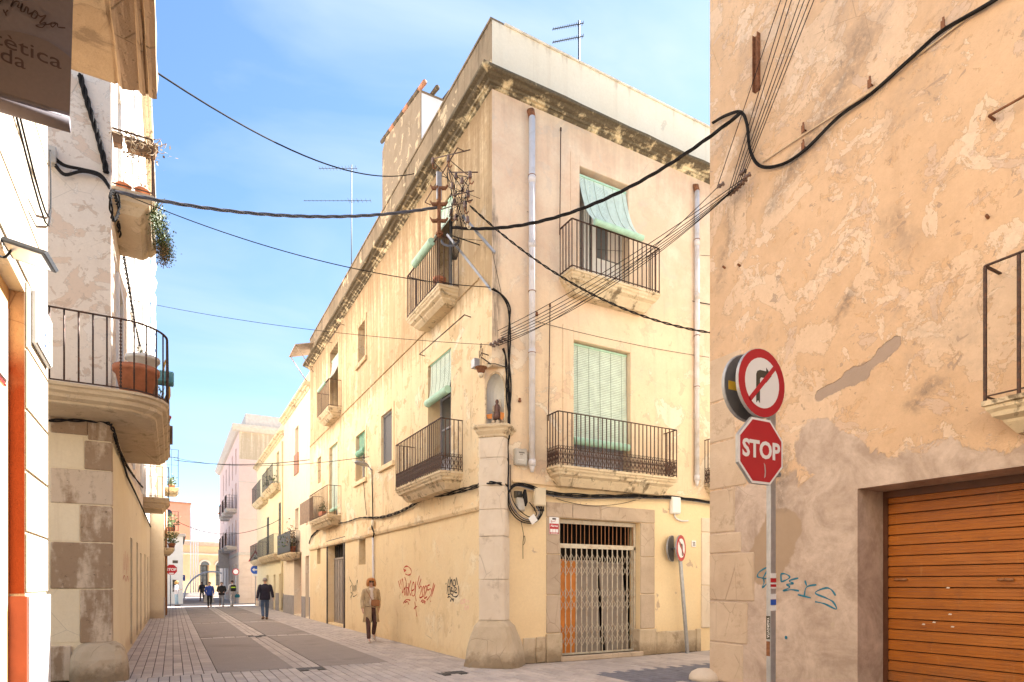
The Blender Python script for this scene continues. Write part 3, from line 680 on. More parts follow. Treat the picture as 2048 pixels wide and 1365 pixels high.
# inner faces and top of the parapet
wall.quad((5.42, 10.37, 11.4), (XE, 10.37, 11.4), (XE, 10.37, ZT), (5.42, 10.37, ZT), 3); wall.quad((5.42, 10.37, 11.4), (5.42, YE, 11.4), (5.42, YE, ZT), (5.42, 10.37, ZT), 3)
wall.build('wall', [m_A, m_B, m_parapet, m_dirty], corner)
# coping on the parapet, in lengths
cop = MB()
for k in range(12): y0 = 10.15 + k * 1.4375; cop.box((5.17, y0 + .004, ZT + .002), (5.45, y0 + 1.434, ZT + .045 + random.uniform(0, .01)))
for k in range(5): x0 = 5.455 + k * 1.54; cop.box((x0 + .004, 10.12, ZT + .002), (x0 + 1.536, 10.40, ZT + .035 + random.uniform(0, .01)), 1)
cop.build('parapet_coping', [m_dirty, m_parapet], corner)
# the dirty parapet band of the long front sits a hair proud of the wall
pb_ = MB(); n_ = 30
for k in range(n_):
    y0 = 10.15 + (YE - 10.15) * k / n_; y1 = 10.15 + (YE - 10.15) * (k + 1) / n_
    pb_.quad((5.194, y0, 10.99), (5.194, y1, 10.99), (5.194, y1, ZT), (5.194, y0, ZT))
pb_.build('parapet_render', m_dirty, corner)
# cornice: profile swept round the corner
prof = [(0, 10.76), (.04, 10.77), (.05, 10.80), (.10, 10.805), (.12, 10.84), (.20, 10.85), (.235, 10.88), (.30, 10.885), (.32, 10.90), (.32, 10.95), (.05, 11.01), (0, 11.02)]
path = []
for k in range(44): path.append(('A', 27.4 - (27.4 - 10.35) * k / 43))
path.append(('C', 0))
for k in range(20): path.append(('B', 5.4 + (XE - 5.4) * k / 19))
rings = []
for kind, v in path:
    r_ = []
    for o, z in prof:
        j = Vector((random.uniform(-1, 1), random.uniform(-1, 1), random.uniform(-1, 1))) * (.009 if o > .01 else 0)
        p = Vector((5.2 - o, v, z)) if kind == 'A' else Vector((5.2 - o, 10.15 - o, z)) if kind == 'C' else Vector((v, 10.15 - o, z))
        r_.append(p + j)
    rings.append(r_)
mb = MB(); mb.loft(rings, True, False, 0, False); mb.build('cornice', m_cornice, corner)
# string courses and ledges
def course(P, u0, u1, z0, z1, o, mat, name='string_course'):
    n = max(2, int(abs(u1 - u0) / .5)); mb = MB(); rs = []
    for k in range(n + 1):
        u = u0 + (u1 - u0) * k / n; j = lambda: random.uniform(-.004, .004)
        rs.append([Vector(P(u, -.01, z0)), Vector(P(u, o * .6 + j(), z0 + j())), Vector(P(u, o + j(), z0 + (z1 - z0) * .35)), Vector(P(u, o + j(), z1 - .012)), Vector(P(u, o * .5, z1)), Vector(P(u, -.01, z1))])
    mb.loft(rs, True, True, 0, False); return mb.build(name, mat, corner)
course(PA, 10.56, 27.38, 2.96, 3.14, .075, m_A); course(PA, 10.7, 27.38, 7.44, 7.48, .03, m_A)
course(PB, 5.62, XE, 3.46, 3.50, .04, m_B)
# plaster bands round the openings
def surround(P, h, wd, o, mat, bottom=True, top=True):
    a, b, c, d, _ = h; mb = MB()
    lo = c - (wd * .8 if bottom else 0)
    mb.pbox(P, a - wd, a - .004, -.01, o, lo, d + wd * top); mb.pbox(P, b + .004, b + wd, -.01, o, lo, d + wd * top)
    if top: mb.pbox(P, a - .004, b + .004, -.01, o, d + .004, d + wd)
    if bottom: mb.pbox(P, a - wd - .04, b + wd + .04, -.01, o + .05, c - .13, c - .004)
    return mb.build('window_surround', mat, corner, bevel=.004)
for h in (wA1m, wA1g, wA2): surround(PA, h, .16, .022, m_A)
surround(PA, dA2b, .14, .018, m_A, False); surround(PA, dA1b, .14, .018, m_A, False)
surround(PB, dB1, .26, .016, m_B, False); surround(PB, dB2, .22, .012, m_B, False)
# windows and doors
window(corner, PA, *dA1a[:4], .30, m_wood, 2, 3, .06, panel=.5)
window(corner, PA, *dA2a[:4], .30, m_wood, 2, 3, .06, panel=.5)
window(corner, PA, *dA2b[:4], .30, m_woodwhite, 2, 3, .06, panel=.5)
window(corner, PA, *wA2[:4], .22, m_woodwhite, 1, 2, .05)
window(corner, PA, *wA1g[:4], .20, m_woodwhite, 1, 2, .05)
window(corner, PA, *dA1b[:4], .25, m_wood, 2, 3, .06, panel=.5)
window(corner, PA, *wA1s[:4], .15, m_woodwhite, 1, 1, .03); window(corner, PA, *wA0a[:4], .22, m_woodbrown, 1, 1, .03); window(corner, PA, *wA0b[:4], .18, m_woodbrown, 1, 1, .03)
window(corner, PA, *wA1m[:4], .05, m_galv, 1, 1, .035, glass=m_screen, label='window behind a grey mesh screen')
window(corner, PB, *dB1[:4], .24, m_wood, 2, 3, .07, panel=.75, label='blue grey balcony door with solid lower panels')
# the open upper door: one dark opening, one white leaf with a curtain, a leaf folded back
bk = MB(); bk.pbox(PB, dB2[0], dB2[1], -1.3, -1.28, dB2[2], dB2[3])
for u in (dB2[0] - .6, dB2[1] + .6): bk.quad(PB(u, -.27, dB2[2]), PB(u, -1.29, dB2[2]), PB(u, -1.29, dB2[3]), PB(u, -.27, dB2[3]))
for z in (dB2[2], dB2[3]): bk.quad(PB(dB2[0] - .6, -.27, z), PB(dB2[1] + .6, -.27, z), PB(dB2[1] + .6, -1.29, z), PB(dB2[0] - .6, -1.29, z))
bk.build('room_recess', m_dark, corner)
um = dB2[0] + .46
lf = MB(); lf.pbox(PB, um, um + .10, -.25, -.20, dB2[2] + .01, dB2[3] - .02); lf.pbox(PB, dB2[1] - .07, dB2[1] - .004, -.25, -.20, dB2[2] + .01, dB2[3] - .02)
lf.pbox(PB, um + .10, dB2[1] - .07, -.25, -.21, dB2[2] + .01, dB2[2] + .75); lf.pbox(PB, um + .10, dB2[1] - .07, -.25, -.20, dB2[3] - .1, dB2[3] - .02)
for k in range(3): lf.pbox(PB, um - .12 - .05 * k, um - .085 - .05 * k, -.4 - .1 * k, -.18, dB2[2] + .01, dB2[3] - .05)
wo = lf.build('window', m_woodwhite, corner, label='white balcony door with one leaf standing open on a dark room')
pm = MB(); pm.pbox(PB, um + .10, dB2[1] - .07, -.235, -.228, dB2[2] + .75, dB2[3] - .1); pm.build('pane', m_glass, wo)
cm = MB(); n = 40; vs = []
for k in range(n + 1):
    u = um + .42 + (dB2[1] - .09 - um - .42) * k / n; o = -.215 + .012 * math.sin(k * 1.1); vs += [PB(u, o, dB2[2] + .78), PB(u, o, dB2[3] - .1)]
cm.add(vs, [(2 * k, 2 * k + 2, 2 * k + 3, 2 * k + 1) for k in range(n)], 0, True); cm.build('curtain', m_shirt, wo)
# balconies
balcony(corner, PA, uA(926), PA.u(789.4, .5), .5, zA1, 1.05, .34, orn=.24, sp=.105, label='balcony with scrolled iron band')
balcony(corner, PA, 11.65, 13.63, .46, zA2, .98, .30, sp=.105)
balcony(corner, PA, uA(683), PA.u(633.4, .46), .46, PA.z(683, 815), .95, .30, sp=.14)
balcony(corner, PA, uA(682.5), PA.u(618, .5), .5, PA.z(682.5, 1030), 1.02, .32, sp=.2, label='balcony with dark boards fixed inside its rail')
balcony(corner, PB, uB(1092.4), uB(1307) + .32, .42, zB1, 1.02, .36, orn=.26, sp=.105, label='widest balcony, scrolled iron band along its foot')
balcony(corner, PB, uB(1118), uB(1287.8) + .08, .44, zB2, .95, .36, sp=.115)
balcony(corner, PB, uB(1408), uB(1408) + 1.9, .42, zB1, 1.02, .36, orn=.26, sp=.105)
# drain pipes
def pipe(P, px, y0, y1, r, capped):
    u = P.u(px, r + .02); zt, zb = P.z(px, y0, r + .02), P.z(px, y1, r + .02); mb = MB(); L = zt - zb
    mb.tube([P(u, r + .02, zb + .22), P(u, r + .02, zt - .12)], r, 12); 
    for f in (.32, .62, .80): mb.tube([P(u, r + .02, zb + L * f), P(u, r + .02, zb + L * f + .14)], r * 1.12, 12)
    mb.tube([P(u, r + .02, zb + .12), P(u, r + .02, zb + .24)], r * 1.18, 12); mb.tube([P(u, r + .02, zb), P(u, r + .02, zb + .13)], [r * .5, r * .98], 12)
    d = mb.build('drainpipe', m_pvc, corner)
    cm = MB(); cm.tube([P(u, -.03, zt + .04), P(u, r * .8, zt), P(u, r + .02, zt - .13)], [r * 1.05, r * 1.2, r * 1.12], 10); cm.build('outlet_elbow', m_rust if capped else m_terra, d)
    for f in (.33, .5, .82):
        bm_ = MB(); bm_.tube([P(u + (r + .008) * math.cos(x), r + .02 + (r + .008) * math.sin(x), zb + L * f) for x in [6.283 * k / 10 for k in range(11)]], .008, 4); bm_.build('clamp', m_rust, d)
pipe(PB, 1064, 222, 945, .062, True); pipe(PB, 1394, 372, 972, .055, True)
# thin lightning rods and iron washing-line bars on the fronts
for P, a, b, lab in ((PB, (1121.5, 262), (1119.5, 470), 1), (PB, (1100, 614), (1097, 842), 1)):
    mb = MB(); p, q = P.pt(*a, .05), P.pt(*b, .05); mb.tube([p, q], .010, 5); mb.lathe(p, [(.02, 0), (.022, .05), (.008, .07)], 6); mb.build('iron_rod', m_iron, corner)
for a, b in (((929, 630), (839, 709)), ((915, 296), (850, 405)), ((681, 648), (657, 684))):
    mb = MB(); p, q = PA.pt(*a, .14), PA.pt(*b, .14); mb.tube([p, q], .012, 5)
    for e in (p, q): mb.tube([e, e + Vector((.15, 0, -.02))], .010, 5)
    mb.build('iron_bar', m_iron, corner)
# pillar at the corner: base, shafts, capital; each stone is a piece
cc = Vector((5.2, 10.15, 0)); PU = Vector((1, -1, 0)).normalized(); PI_ = Vector((1, 1, 0)).normalized()
def oct_ring(r, z, sq=.72, j=.0):
    # chamfered plan: flat front towards the crossing, rounded arrises, sides running back into the walls
    w_, f = r * .80, (r - .325) * .62 + .06; out = []
    for u, d in ((-w_, r + .12), (-w_, .06 - f * .4), (-w_ * .96, -f * .45), (-w_ * .84, -f * .85), (-w_ * .6, -f), (-w_ * .2, -f * 1.08), (w_ * .2, -f * 1.08), (w_ * .6, -f), (w_ * .84, -f * .85), (w_ * .96, -f * .45), (w_, .06 - f * .4), (w_, r + .12)):
        out.append(cc + PU * (u + random.uniform(-j, j)) + PI_ * (d + random.uniform(-j, j)) + Vector((0, 0, z + random.uniform(-j, j) * .4)))
    return out
zs = [.86, 1.62, 2.42, 2.92, 3.36, 3.88, 4.26]
for k, (z0, z1) in enumerate(zip(zs, zs[1:])):
    mb = MB(); r = .325; mb.loft([oct_ring(r - .012, z0 + .003, j=.003), oct_ring(r, z0 + .016, j=.005), oct_ring(r, z0 * .7 + z1 * .3, j=.006), oct_ring(r, z0 * .3 + z1 * .7, j=.006), oct_ring(r, z1 - .016, j=.005), oct_ring(r - .012, z1 - .003, j=.003)], True, True, 0, False)
    mb.build('pillar_stone', m_stone, corner, cc + Vector((0, 0, z0)))
mb = MB(); mb.loft([oct_ring(.66, 0, .5, .014), oct_ring(.64, .12, .5, .014), oct_ring(.585, .32, .5, .014), oct_ring(.52, .55, .5, .014), oct_ring(.43, .75, .6, .01), oct_ring(.345, .83, .7, .006), oct_ring(.33, .858, .7)], True, True, 0, False)
mb.build('pillar_foot', m_plinth, corner)
mb = MB(); mb.loft([oct_ring(.32, 4.262), oct_ring(.345, 4.28, j=.004), oct_ring(.335, 4.31, j=.004), oct_ring(.40, 4.37, j=.006), oct_ring(.41, 4.41, j=.006), oct_ring(.46, 4.44, j=.004), oct_ring(.46, 4.475, j=.006), oct_ring(.44, 4.49)], True, True, 0, False)
mb.build('niche_shelf', m_slab, corner)
# niche: arched recess in the chamfer
na, nb = Vector((5.2, 10.15 + NC, 0)), Vector((5.2 + NC, 10.15, 0)); nu = (nb - na).normalized(); nW = (nb - na).length; nin = Vector((1, 1, 0)).normalized()
nm = MB(); hw, zb, zs_ = nW / 2 - .025, NZ0, 5.18
arch = [(-hw, zb)] + [(-hw, zb + (zs_ - zb) * k / 3) for k in range(1, 4)] + [(-hw * math.cos(math.pi * k / 12), zs_ + .36 * math.sin(math.pi * k / 12)) for k in range(1, 12)] + [(hw, zs_ - (zs_ - zb) * k / 3) for k in range(0, 4)]
NP = lambda u, d, z: na + nu * (nW / 2 + u) + nin * d + Vector((0, 0, z))
outer = []
for u, z in arch:
    if z <= zs_: outer.append((-nW / 2 if u < 0 else nW / 2, z))
    else: outer.append((max(-nW / 2, min(nW / 2, u * 1.15)), NZ1))
for (a, b), (c, d) in zip(zip(arch, arch[1:]), zip(outer, outer[1:])):
    nm.quad(NP(a[0], 0, a[1]), NP(b[0], 0, b[1]), NP(d[0], 0, d[1]), NP(c[0], 0, c[1]))
    steps = 5
    for s in range(steps):          # rounded recess
        f0, f1 = s / steps, (s + 1) / steps; sh = lambda p, f: (p[0] * math.cos(f * 1.5708), p[1] if p[1] < zs_ else zs_ + (p[1] - zs_) * math.cos(f * 1.35), math.sin(f * 1.5708) * .30)
        q = [sh(a, f0), sh(b, f0), sh(b, f1), sh(a, f1)]; nm.add([NP(u, d_, z) for u, z, d_ in q], [(0, 1, 2, 3)], 1)
mb = nm; mb.build('niche', [m_B, plaster('pale_niche_lime', (.74, .73, .70), (.66, .65, .62))], corner)
rim = MB(); rim.tube([NP(u * 1.03, -.004, z) for u, z in arch], .018, 5); rim.build('niche_rim', m_slab, corner)
# stone door case of the ground floor, plinth
dj0, dj1, ztop = uB(1092), uB(1309), PB.z(1092, 1004); a, b, c, d, _ = dB0
st = []
zsj = [.57, 1.32, 2.12, d]
for z0, z1 in zip(zsj, zsj[1:]): st += [(PB, dj0 + .004, a - .004, -.30, .018 + random.uniform(0, .006), z0 + .004, z1 - .004), (PB, b + .004, dj1 - .004, -.30, .018 + random.uniform(0, .006), z0 + .004, z1 - .004)]
us_ = [dj0, dj0 + .62, dj0 + 1.32, dj1]
for u0, u1 in zip(us_, us_[1:]): st.append((PB, u0 + .003, u1 - .003, -.30, .02 + random.uniform(0, .006), d + .004, ztop))
boxes('door_stone', st, m_stone2, corner, .012, .002)
pl = [(PB, dj0 - .01, a + .03, -.20, .06, 0, .56), (PB, b - .06, dj1 + .02, -.20, .06, 0, .56), (PB, 5.86, 6.14, -.05, .03, 0, .50), (PB, 6.15, dj0 - .015, -.05, .035, 0, .51), (PB, dj1 + .03, uB(1390), -.05, .035, 0, .50), (PB, uB(1390) + .01, uB(1400), -.05, .04, 0, .52)]
boxes('plinth_stone', pl, m_plinth, corner, .015, .004)
boxes('door_stone', [(PB, uB(1402), dB3[0] - .004, -.05, .03, .53, 1.5), (PB, uB(1402), dB3[0] - .004, -.05, .03, 1.51, 2.72), (PB, uB(1402), dB3[1] + .3, -.05, .03, 2.73, 3.05)], m_stone, corner, .01)
boxes('door_step', [(PB, a - .02, b + .02, -.3, .10, 0, .10)], m_stone2, corner, .012)
# ground floor folding gate with transom grille and boards behind
gz = PB.z(1119.8, 1092); mb = MB(); mb.pbox(PB, a + .005, b - .005, -.17, -.13, gz - .03, gz + .03); mb.pbox(PB, a + .005, b - .005, -.17, -.13, .10, .135); mb.pbox(PB, a + .005, a + .045, -.17, -.13, .135, d - .01); mb.pbox(PB, b - .06, b - .012, -.17, -.13, .135, d - .01)
mb.pbox(PB, a + .045, b - .06, -.17, -.13, d - .06, d - .01)
gate = mb.build('folding_gate', m_gate, corner)
gme = None; n = 15
for k in range(n):
    u = a + .10 + (b - a - .2) * k / (n - 1); p = Vector(PB(u, -.15, .135)); 
    if gme is None: mb = MB(); mb.box(p + Vector((-.009, -.009, 0)), p + Vector((.009, .009, gz - .165))); o = mb.build('gate_bar', m_gate, gate, p); gme = o.data
    else: link('gate_bar', gme, gate, p)
st_ = (b - a - .2) / (n - 1); H = (gz - .165)
for lv in range(3):
    zc = .135 + H * (.17, .515, .845)[lv]
    for k in range(n - 1):
        u = a + .10 + st_ * k
        for s in (1, -1):
            for hz in (-.115, .115):
                mb = MB(); mb.bar(PB(u, -.135 + .004 * s, zc + hz - .11 * s), PB(u + st_, -.135 + .004 * s, zc + hz + .11 * s), .005, .013, up=(0, 1, 0)); 
                mb.build('lattice_strip', m_gate, gate)
mb = MB()
mb.pbox(PB, a + .045, b - .06, -.165, -.14, gz + .03, gz + .06); mb.pbox(PB, a + .045, b - .06, -.165, -.14, d - .09, d - .06)
tg = mb.build('transom_grille', m_gate, corner); tme = None; n = 19
for k in range(n):
    u = a + .08 + (b - a - .16) * k / (n - 1) + random.uniform(-.012, .012); p = Vector(PB(u, -.152, gz + .06))
    if tme is None: mb = MB(); mb.box(p + Vector((-.0055, -.0055, 0)), p + Vector((.0055, .0055, d - gz - .15))); o = mb.build('grille_bar', m_leather, tg, p); tme = o.data
    else: link('grille_bar', tme, tg, p)
bk = MB(); bk.pbox(PB, a - .2, b + .2, -1.6, -1.58, .06, d + .2)
bk.quad(PB(a - .2, -.35, .10), PB(b + .2, -.35, .10), PB(b + .2, -1.6, .10), PB(a - .2, -1.6, .10)); bk.quad(PB(a - .2, -.35, d + .1), PB(b + .2, -.35, d + .1), PB(b + .2, -1.6, d + .1), PB(a - .2, -1.6, d + .1))
for u in (a - .2, b + .2): bk.quad(PB(u, -.35, .1), PB(u, -1.6, .1), PB(u, -1.6, d + .1), PB(u, -.35, d + .1))
bk.build('shop_recess', m_dark, corner)
for u0, u1, o0, zt, mt, nm_, lab, lean in ((a + .02, a + .36, -.34, 2.05, m_orangewood, 'leaning_board', 'tall orange board leaning behind the folding gate, nearest the pillar', .04), (a + .38, a + .66, -.44, 2.02, m_orangewood, 'leaning_board', 'orange board with a slanted edge behind the gate, beside grey sheets', .10), (a + .60, a + 1.28, -.50, 2.04, m_greyboard, 'leaning_board', 'wide grey sheet leaning behind the folding gate', .0), (a + 1.30, b - .12, -.42, 2.0, m_greyboard, 'leaning_board', 'narrow grey sheet behind the gate at its far jamb', -.06)):
    mb = MB(); P = PB
    mb.extrude([P(u0 - lean, o0 + .14, .11), P(u1 - lean, o0 + .14, .11), P(u1 + lean * .5, o0, zt), P(u0 + lean * .5, o0, zt)], (0, .03, 0)); tag(mb.build(nm_, mt), lab, 'board', 'boards behind the gate')
# street door on the long front
a, b, c, d, _ = dA0; fr = MB()
fr.pbox(PA, a - .16, a - .004, -.05, .03, .0, d + .16); fr.pbox(PA, b + .004, b + .16, -.05, .03, .0, d + .16); fr.pbox(PA, a - .004, b + .004, -.05, .03, d + .004, d + .16)
fr.build('door_frame', simple('black_stone_frame', (.06, .045, .04), .5, 0, .4, 8, .3), corner, bevel=.006)
mb = MB(); mb.pbox(PA, a + .004, b - .004, -.30, -.25, .065, d - .55); mb.pbox(PA, a + .004, b - .004, -.30, -.22, d - .57, d - .50)
dr = mb.build('street_door', m_greyboard, corner)
for k in range(7):
    u = a + .05 + (b - a - .1) * k / 6; mb = MB(); mb.pbox(PA, u - .03, u + .03, -.25, -.225, .07, d - .58); mb.build('door_plank', m_greyboard, dr)
mb = MB(); mb.pbox(PA, a + .004, b - .004, -.29, -.285, d - .50, d - .004)
for k in range(8): u = a + .05 + (b - a - .1) * k / 7; mb.pbox(PA, u - .01, u + .01, -.27, -.25, d - .50, d - .02)
mb.build('fanlight_grille', m_dark, dr)
# stair tower on the roof behind the parapet
tp = [(14.7, 11.3), (14.7, 14.07), (17.6, 14.72), (17.95, 14.5), (17.95, 11.3)]
mb = MB(); mb.extrude([(5.5, y, z) for y, z in tp], (2.4, 0, 0)); mb.add([(5.52, 14.694, 11.3), (7.9, 14.694, 11.3), (7.9, 14.694, 14.0), (5.52, 14.694, 14.0)], [(0, 1, 2, 3)], 1)
tw = mb.build('stair_tower', [m_tower, simple('white_tower_face', (.74, .74, .78), .8, 0, .05, 3, .2)], corner)
mb = MB(); mb.box((6.05, 14.68, 13.0), (7.4, 14.70, 13.75)); mb.build('tower_opening', m_woodbrown, tw)
for k in range(9):
    f = k / 8; y = 14.6 + f * 3.2; z = 14.1 + f * .68
    for j in range(1 if k else 7):
        mb = MB(); x = 5.50 + j * .34; mb.tube([(x, y - .2, z - .045), (x, y + .22, z + .05)], [.06, .05], 6); mb.build('roof_tile', m_dirty if (k + j) % 3 else m_rooftile, tw)
# terrace canopy at the far end of the roof
mb = MB(); mb.extrude([(5.3, 26.6, 11.7), (4.45, 26.6, 11.45), (4.45, 26.6, 11.49), (5.3, 26.6, 11.74)], (0, 1.6, 0))
for y in (26.7, 28.1): mb.tube([(4.5, y, 11.46), (5.25, y, 10.4)], .02, 5)
mb.build('terrace_canopy', simple('corrugated_sheet', (.36, .27, .2), .7, .1, .3, 9, .3), corner)
# graffiti on the long front, as flat strokes of paint
GX = lambda x, y: PA.uz(690 + x / 7.584, 1120 + y / 7.584, .004)
def graffiti(strokes, mat, wd, label, M=GX, P=PA, parent=corner):
    mb = MB()
    for s in strokes: ribbon(mb, [M(*p) for p in s], wd, P, .004)
    return mb.build('graffiti', mat, parent, label=label)
graffiti([[(895, 180), (925, 155), (890, 150), (905, 110), (950, 100), (1000, 150), (1000, 210), (960, 232), (915, 215)],
          [(808, 318), (840, 440)], [(835, 300), (850, 380)],
          [(905, 260), (930, 360), (900, 450), (880, 330), (865, 300), (870, 500), (900, 420), (905, 540), (930, 430), (925, 350), (940, 545), (955, 440), (935, 420)],
          [(960, 350), (965, 545)], [(1000, 310), (970, 440), (1000, 545)], [(1010, 470), (1050, 440), (1040, 340), (1010, 420), (1020, 540), (1060, 520), (1075, 340)], [(1075, 330), (1060, 480), (1080, 630)],
          [(1128, 240), (1095, 390)], [(1155, 290), (1110, 420)],
          [(1120, 440), (1150, 400), (1165, 440), (1130, 570), (1175, 560)], [(1180, 430), (1195, 400), (1205, 480), (1185, 560), (1172, 500), (1182, 430)], [(1205, 440), (1225, 395), (1240, 440), (1200, 580), (1245, 560)], [(1285, 380), (1250, 400), (1255, 460), (1300, 440), (1305, 520), (1240, 615)],
          [(1345, 350), (1320, 480)], [(1365, 375), (1310, 560)], [(1298, 620), (1302, 640)],
          [(885, 660), (930, 605), (990, 615)], [(910, 650), (945, 635), (970, 680)], [(1150, 640), (1180, 610), (1220, 640)], [(1170, 650), (1195, 640), (1215, 668)],
          [(1058, 635), (1075, 760), (1090, 860)], [(1045, 748), (1070, 715), (1092, 710)]], m_sprayred, .036, 'red spray tag reading Chicken 2025')
graffiti([[(65, 255), (80, 330)], [(75, 300), (105, 370), (80, 420), (88, 500), (112, 480), (110, 350)], [(115, 470), (125, 380), (130, 480), (145, 390), (150, 490), (160, 380)], [(168, 470), (165, 380), (190, 310), (165, 480)], [(85, 575), (120, 510), (125, 560), (180, 530)]], m_sprayblack, .034, 'small black spray tag near the street door')
graffiti([[(1530, 350), (1535, 375)], [(1570, 290), (1545, 520)], [(1595, 260), (1590, 400), (1610, 300), (1625, 400), (1620, 290)], [(1640, 390), (1640, 320), (1665, 310), (1670, 390), (1640, 395)], [(1680, 390), (1690, 270), (1710, 380)], [(1555, 410), (1600, 405)], [(1580, 410), (1575, 520)], [(1600, 520), (1600, 430), (1625, 430), (1600, 470), (1640, 480), (1635, 530)], [(1650, 500), (1660, 420), (1690, 440), (1660, 490), (1700, 500)], [(1720, 390), (1725, 500), (1690, 560), (1640, 550), (1610, 520), (1560, 530)], [(1555, 575), (1590, 560), (1650, 630)], [(1595, 635), (1615, 595), (1650, 600)]], m_sprayblack, .034, 'black spray tag close to the pillar')
graffiti([[(1760, 600), (1755, 665), (1785, 660)], [(1790, 600), (1790, 660)], [(1825, 600), (1800, 610), (1822, 640), (1800, 660)], [(1850, 610), (1850, 650)], [(1872, 610), (1875, 655)], [(1820, 690), (1820, 755), (1840, 750)], [(1820, 720), (1838, 715)], [(1850, 690), (1860, 750)], [(1870, 690), (1872, 750)]], m_spraypink, .018, 'faint pink scribble beside the pillar')
# ================================================================== the other houses
def shell(mb, P, u0, u1, h, deep, mi=0, ends=(True, True)):
    """closed sides, back and roof behind a facade sheet"""
    if ends[0]: mb.quad(P(u0, 0, 0), P(u0, -deep, 0), P(u0, -deep, h), P(u0, 0, h), mi)
    if ends[1]: mb.quad(P(u1, 0, 0), P(u1, -deep, 0), P(u1, -deep, h), P(u1, 0, h), mi)
    mb.quad(P(u0, -deep, 0), P(u1, -deep, 0), P(u1, -deep, h), P(u0, -deep, h), mi); mb.quad(P(u0, 0, h), P(u1, 0, h), P(u1, -deep, h), P(u0, -deep, h), mi)
def box_cornice(parent, P, u0, u1, z, prof, mat, name='cornice', jit=.006):
    n = max(3, int(abs(u1 - u0) / .5)); rs = []
    for k in range(n + 1):
        u = u0 + (u1 - u0) * k / n
        rs.append([Vector(P(u, o, z + dz)) + Vector([random.uniform(-jit, jit) for _ in range(3)]) for o, dz in prof])
    mb = MB(); mb.loft(rs, True, True, 0, False); return mb.build(name, mat, parent)
CP = [(-.02, -.02), (.05, 0), (.07, .07), (.15, .09), (.17, .16), (.26, .18), (.28, .25), (.0, .30), (-.02, .30)]

# ---- peach building with the garage (right of the picture)
peach = thing('peach_building', 'flaking peach rendered building with an orange garage shutter and a blue tag', 'building', (7.55, 7.06, 0))
gU0, gU1, gZ = 1.45, PR.u(1715), PR.z(1715, 978)
wl = MB(); HR = 11.4
facade(wl, PR, -14, 7.06, 0, HR, [(gU0, gU1, 0, gZ, .60), (1.3, 2.75, 3.45, 5.8, .3)])
shell(wl, PR, -14, 7.06, HR, 12, 1)
wl.build('wall', [m_R, plaster('pale_side_render', (.82, .76, .66), (.78, .71, .60))], peach)  # unseen sides made pale to bounce light onto the side-street front
window(peach, PR, 1.3, 2.75, 3.45, 5.8, .3, m_woodbrown, 2, 3, .07, panel=.5)
balcony(peach, PR, 1.1, 3.14, .34, 3.40, 1.38, .34, sp=.30, rod=.026, mid=False, label='balcony with plain wide set iron bars')
# corner stones
qs = []; zq = [0, .62, 1.27, 2.02, 2.34, 3.03, 3.78, 4.42, 5.12]; ln = [.66, .74, .86, .62, .50, .72, .50, .62]
for (z0, z1), l in zip(zip(zq, zq[1:]), ln): qs.append((PR, 7.06 - l, 7.064, -.10, .012 + random.uniform(0, .008), z0 + .006, z1 - .006))
boxes('corner_stone', qs, stone_mat('worn_peach_stone', (.66, .52, .385), (.56, .42, .30), (.36, .25, .165), .65), peach, .018, .003)
mb = MB(); mb.lathe((7.50, 7.12, 0), [(.26, 0), (.25, .06), (.21, .12), (.12, .17), (.03, .185)], 12); mb.build('guard_stone', m_stone, peach)
# garage shutter, slat by slat
sx = 7.55 + .57; fr = MB()
fr.box((sx - .02, gU1 - .06, 0), (sx + .08, gU1 - .002, gZ - .002)); fr.box((sx - .02, gU0 + .002, 0), (sx + .08, gU0 + .06, gZ - .002)); fr.box((sx - .03, gU0 + .06, gZ - .09), (sx + .08, gU1 - .06, gZ - .002))
shf = fr.build('shutter_frame', m_shutterframe, peach)
pitch = .1345; n = int((gZ - .09) / pitch) + 1; sme = None
for k in range(n):
    z = .02 + k * pitch; h = min(pitch - .009, gZ - .09 - z)
    if h < .02: continue
    p = Vector((sx, (gU0 + gU1) / 2, z)); hl = (gU1 - gU0) / 2 - .062
    if sme is None or h < pitch - .01:
        mb = MB(); pr = [(.03, 0), (.0, .004), (-.004, h * .06), (-.004, h * .30), (.001, h * .315), (-.004, h * .33), (-.004, h * .62), (.001, h * .635), (-.004, h * .65), (-.003, h * .88), (.012, h * .93), (.012, h), (.03, h)]
        mb.loft([[p + Vector((o, s * hl, dz)) for o, dz in pr] for s in (-1, 1)], True, True, 0, False); o = mb.build('slat', m_shutter, shf, p); sme = sme or o.data
    else: link('slat', sme, shf, p)
mb = MB(); mb.box((sx + .035, gU0 + .06, 0), (sx + .05, gU1 - .06, gZ)); mb.build('shutter_back', m_dark, shf)
for px in (1800, 2010):
    p = Plane('x', sx, -1).pt(px, 1160, .03); mb = MB(); mb.tube([p + Vector((0, .07, 0)), p + Vector((0, .01, .004))], .014, 6); mb.tube([p + Vector((0, .005, .004)), p + Vector((0, -.08, 0))], .017, 6); mb.box(p + Vector((.0, -.06, -.012)), p + Vector((.03, -.03, .012))); mb.build('shutter_handle', m_leather, shf)
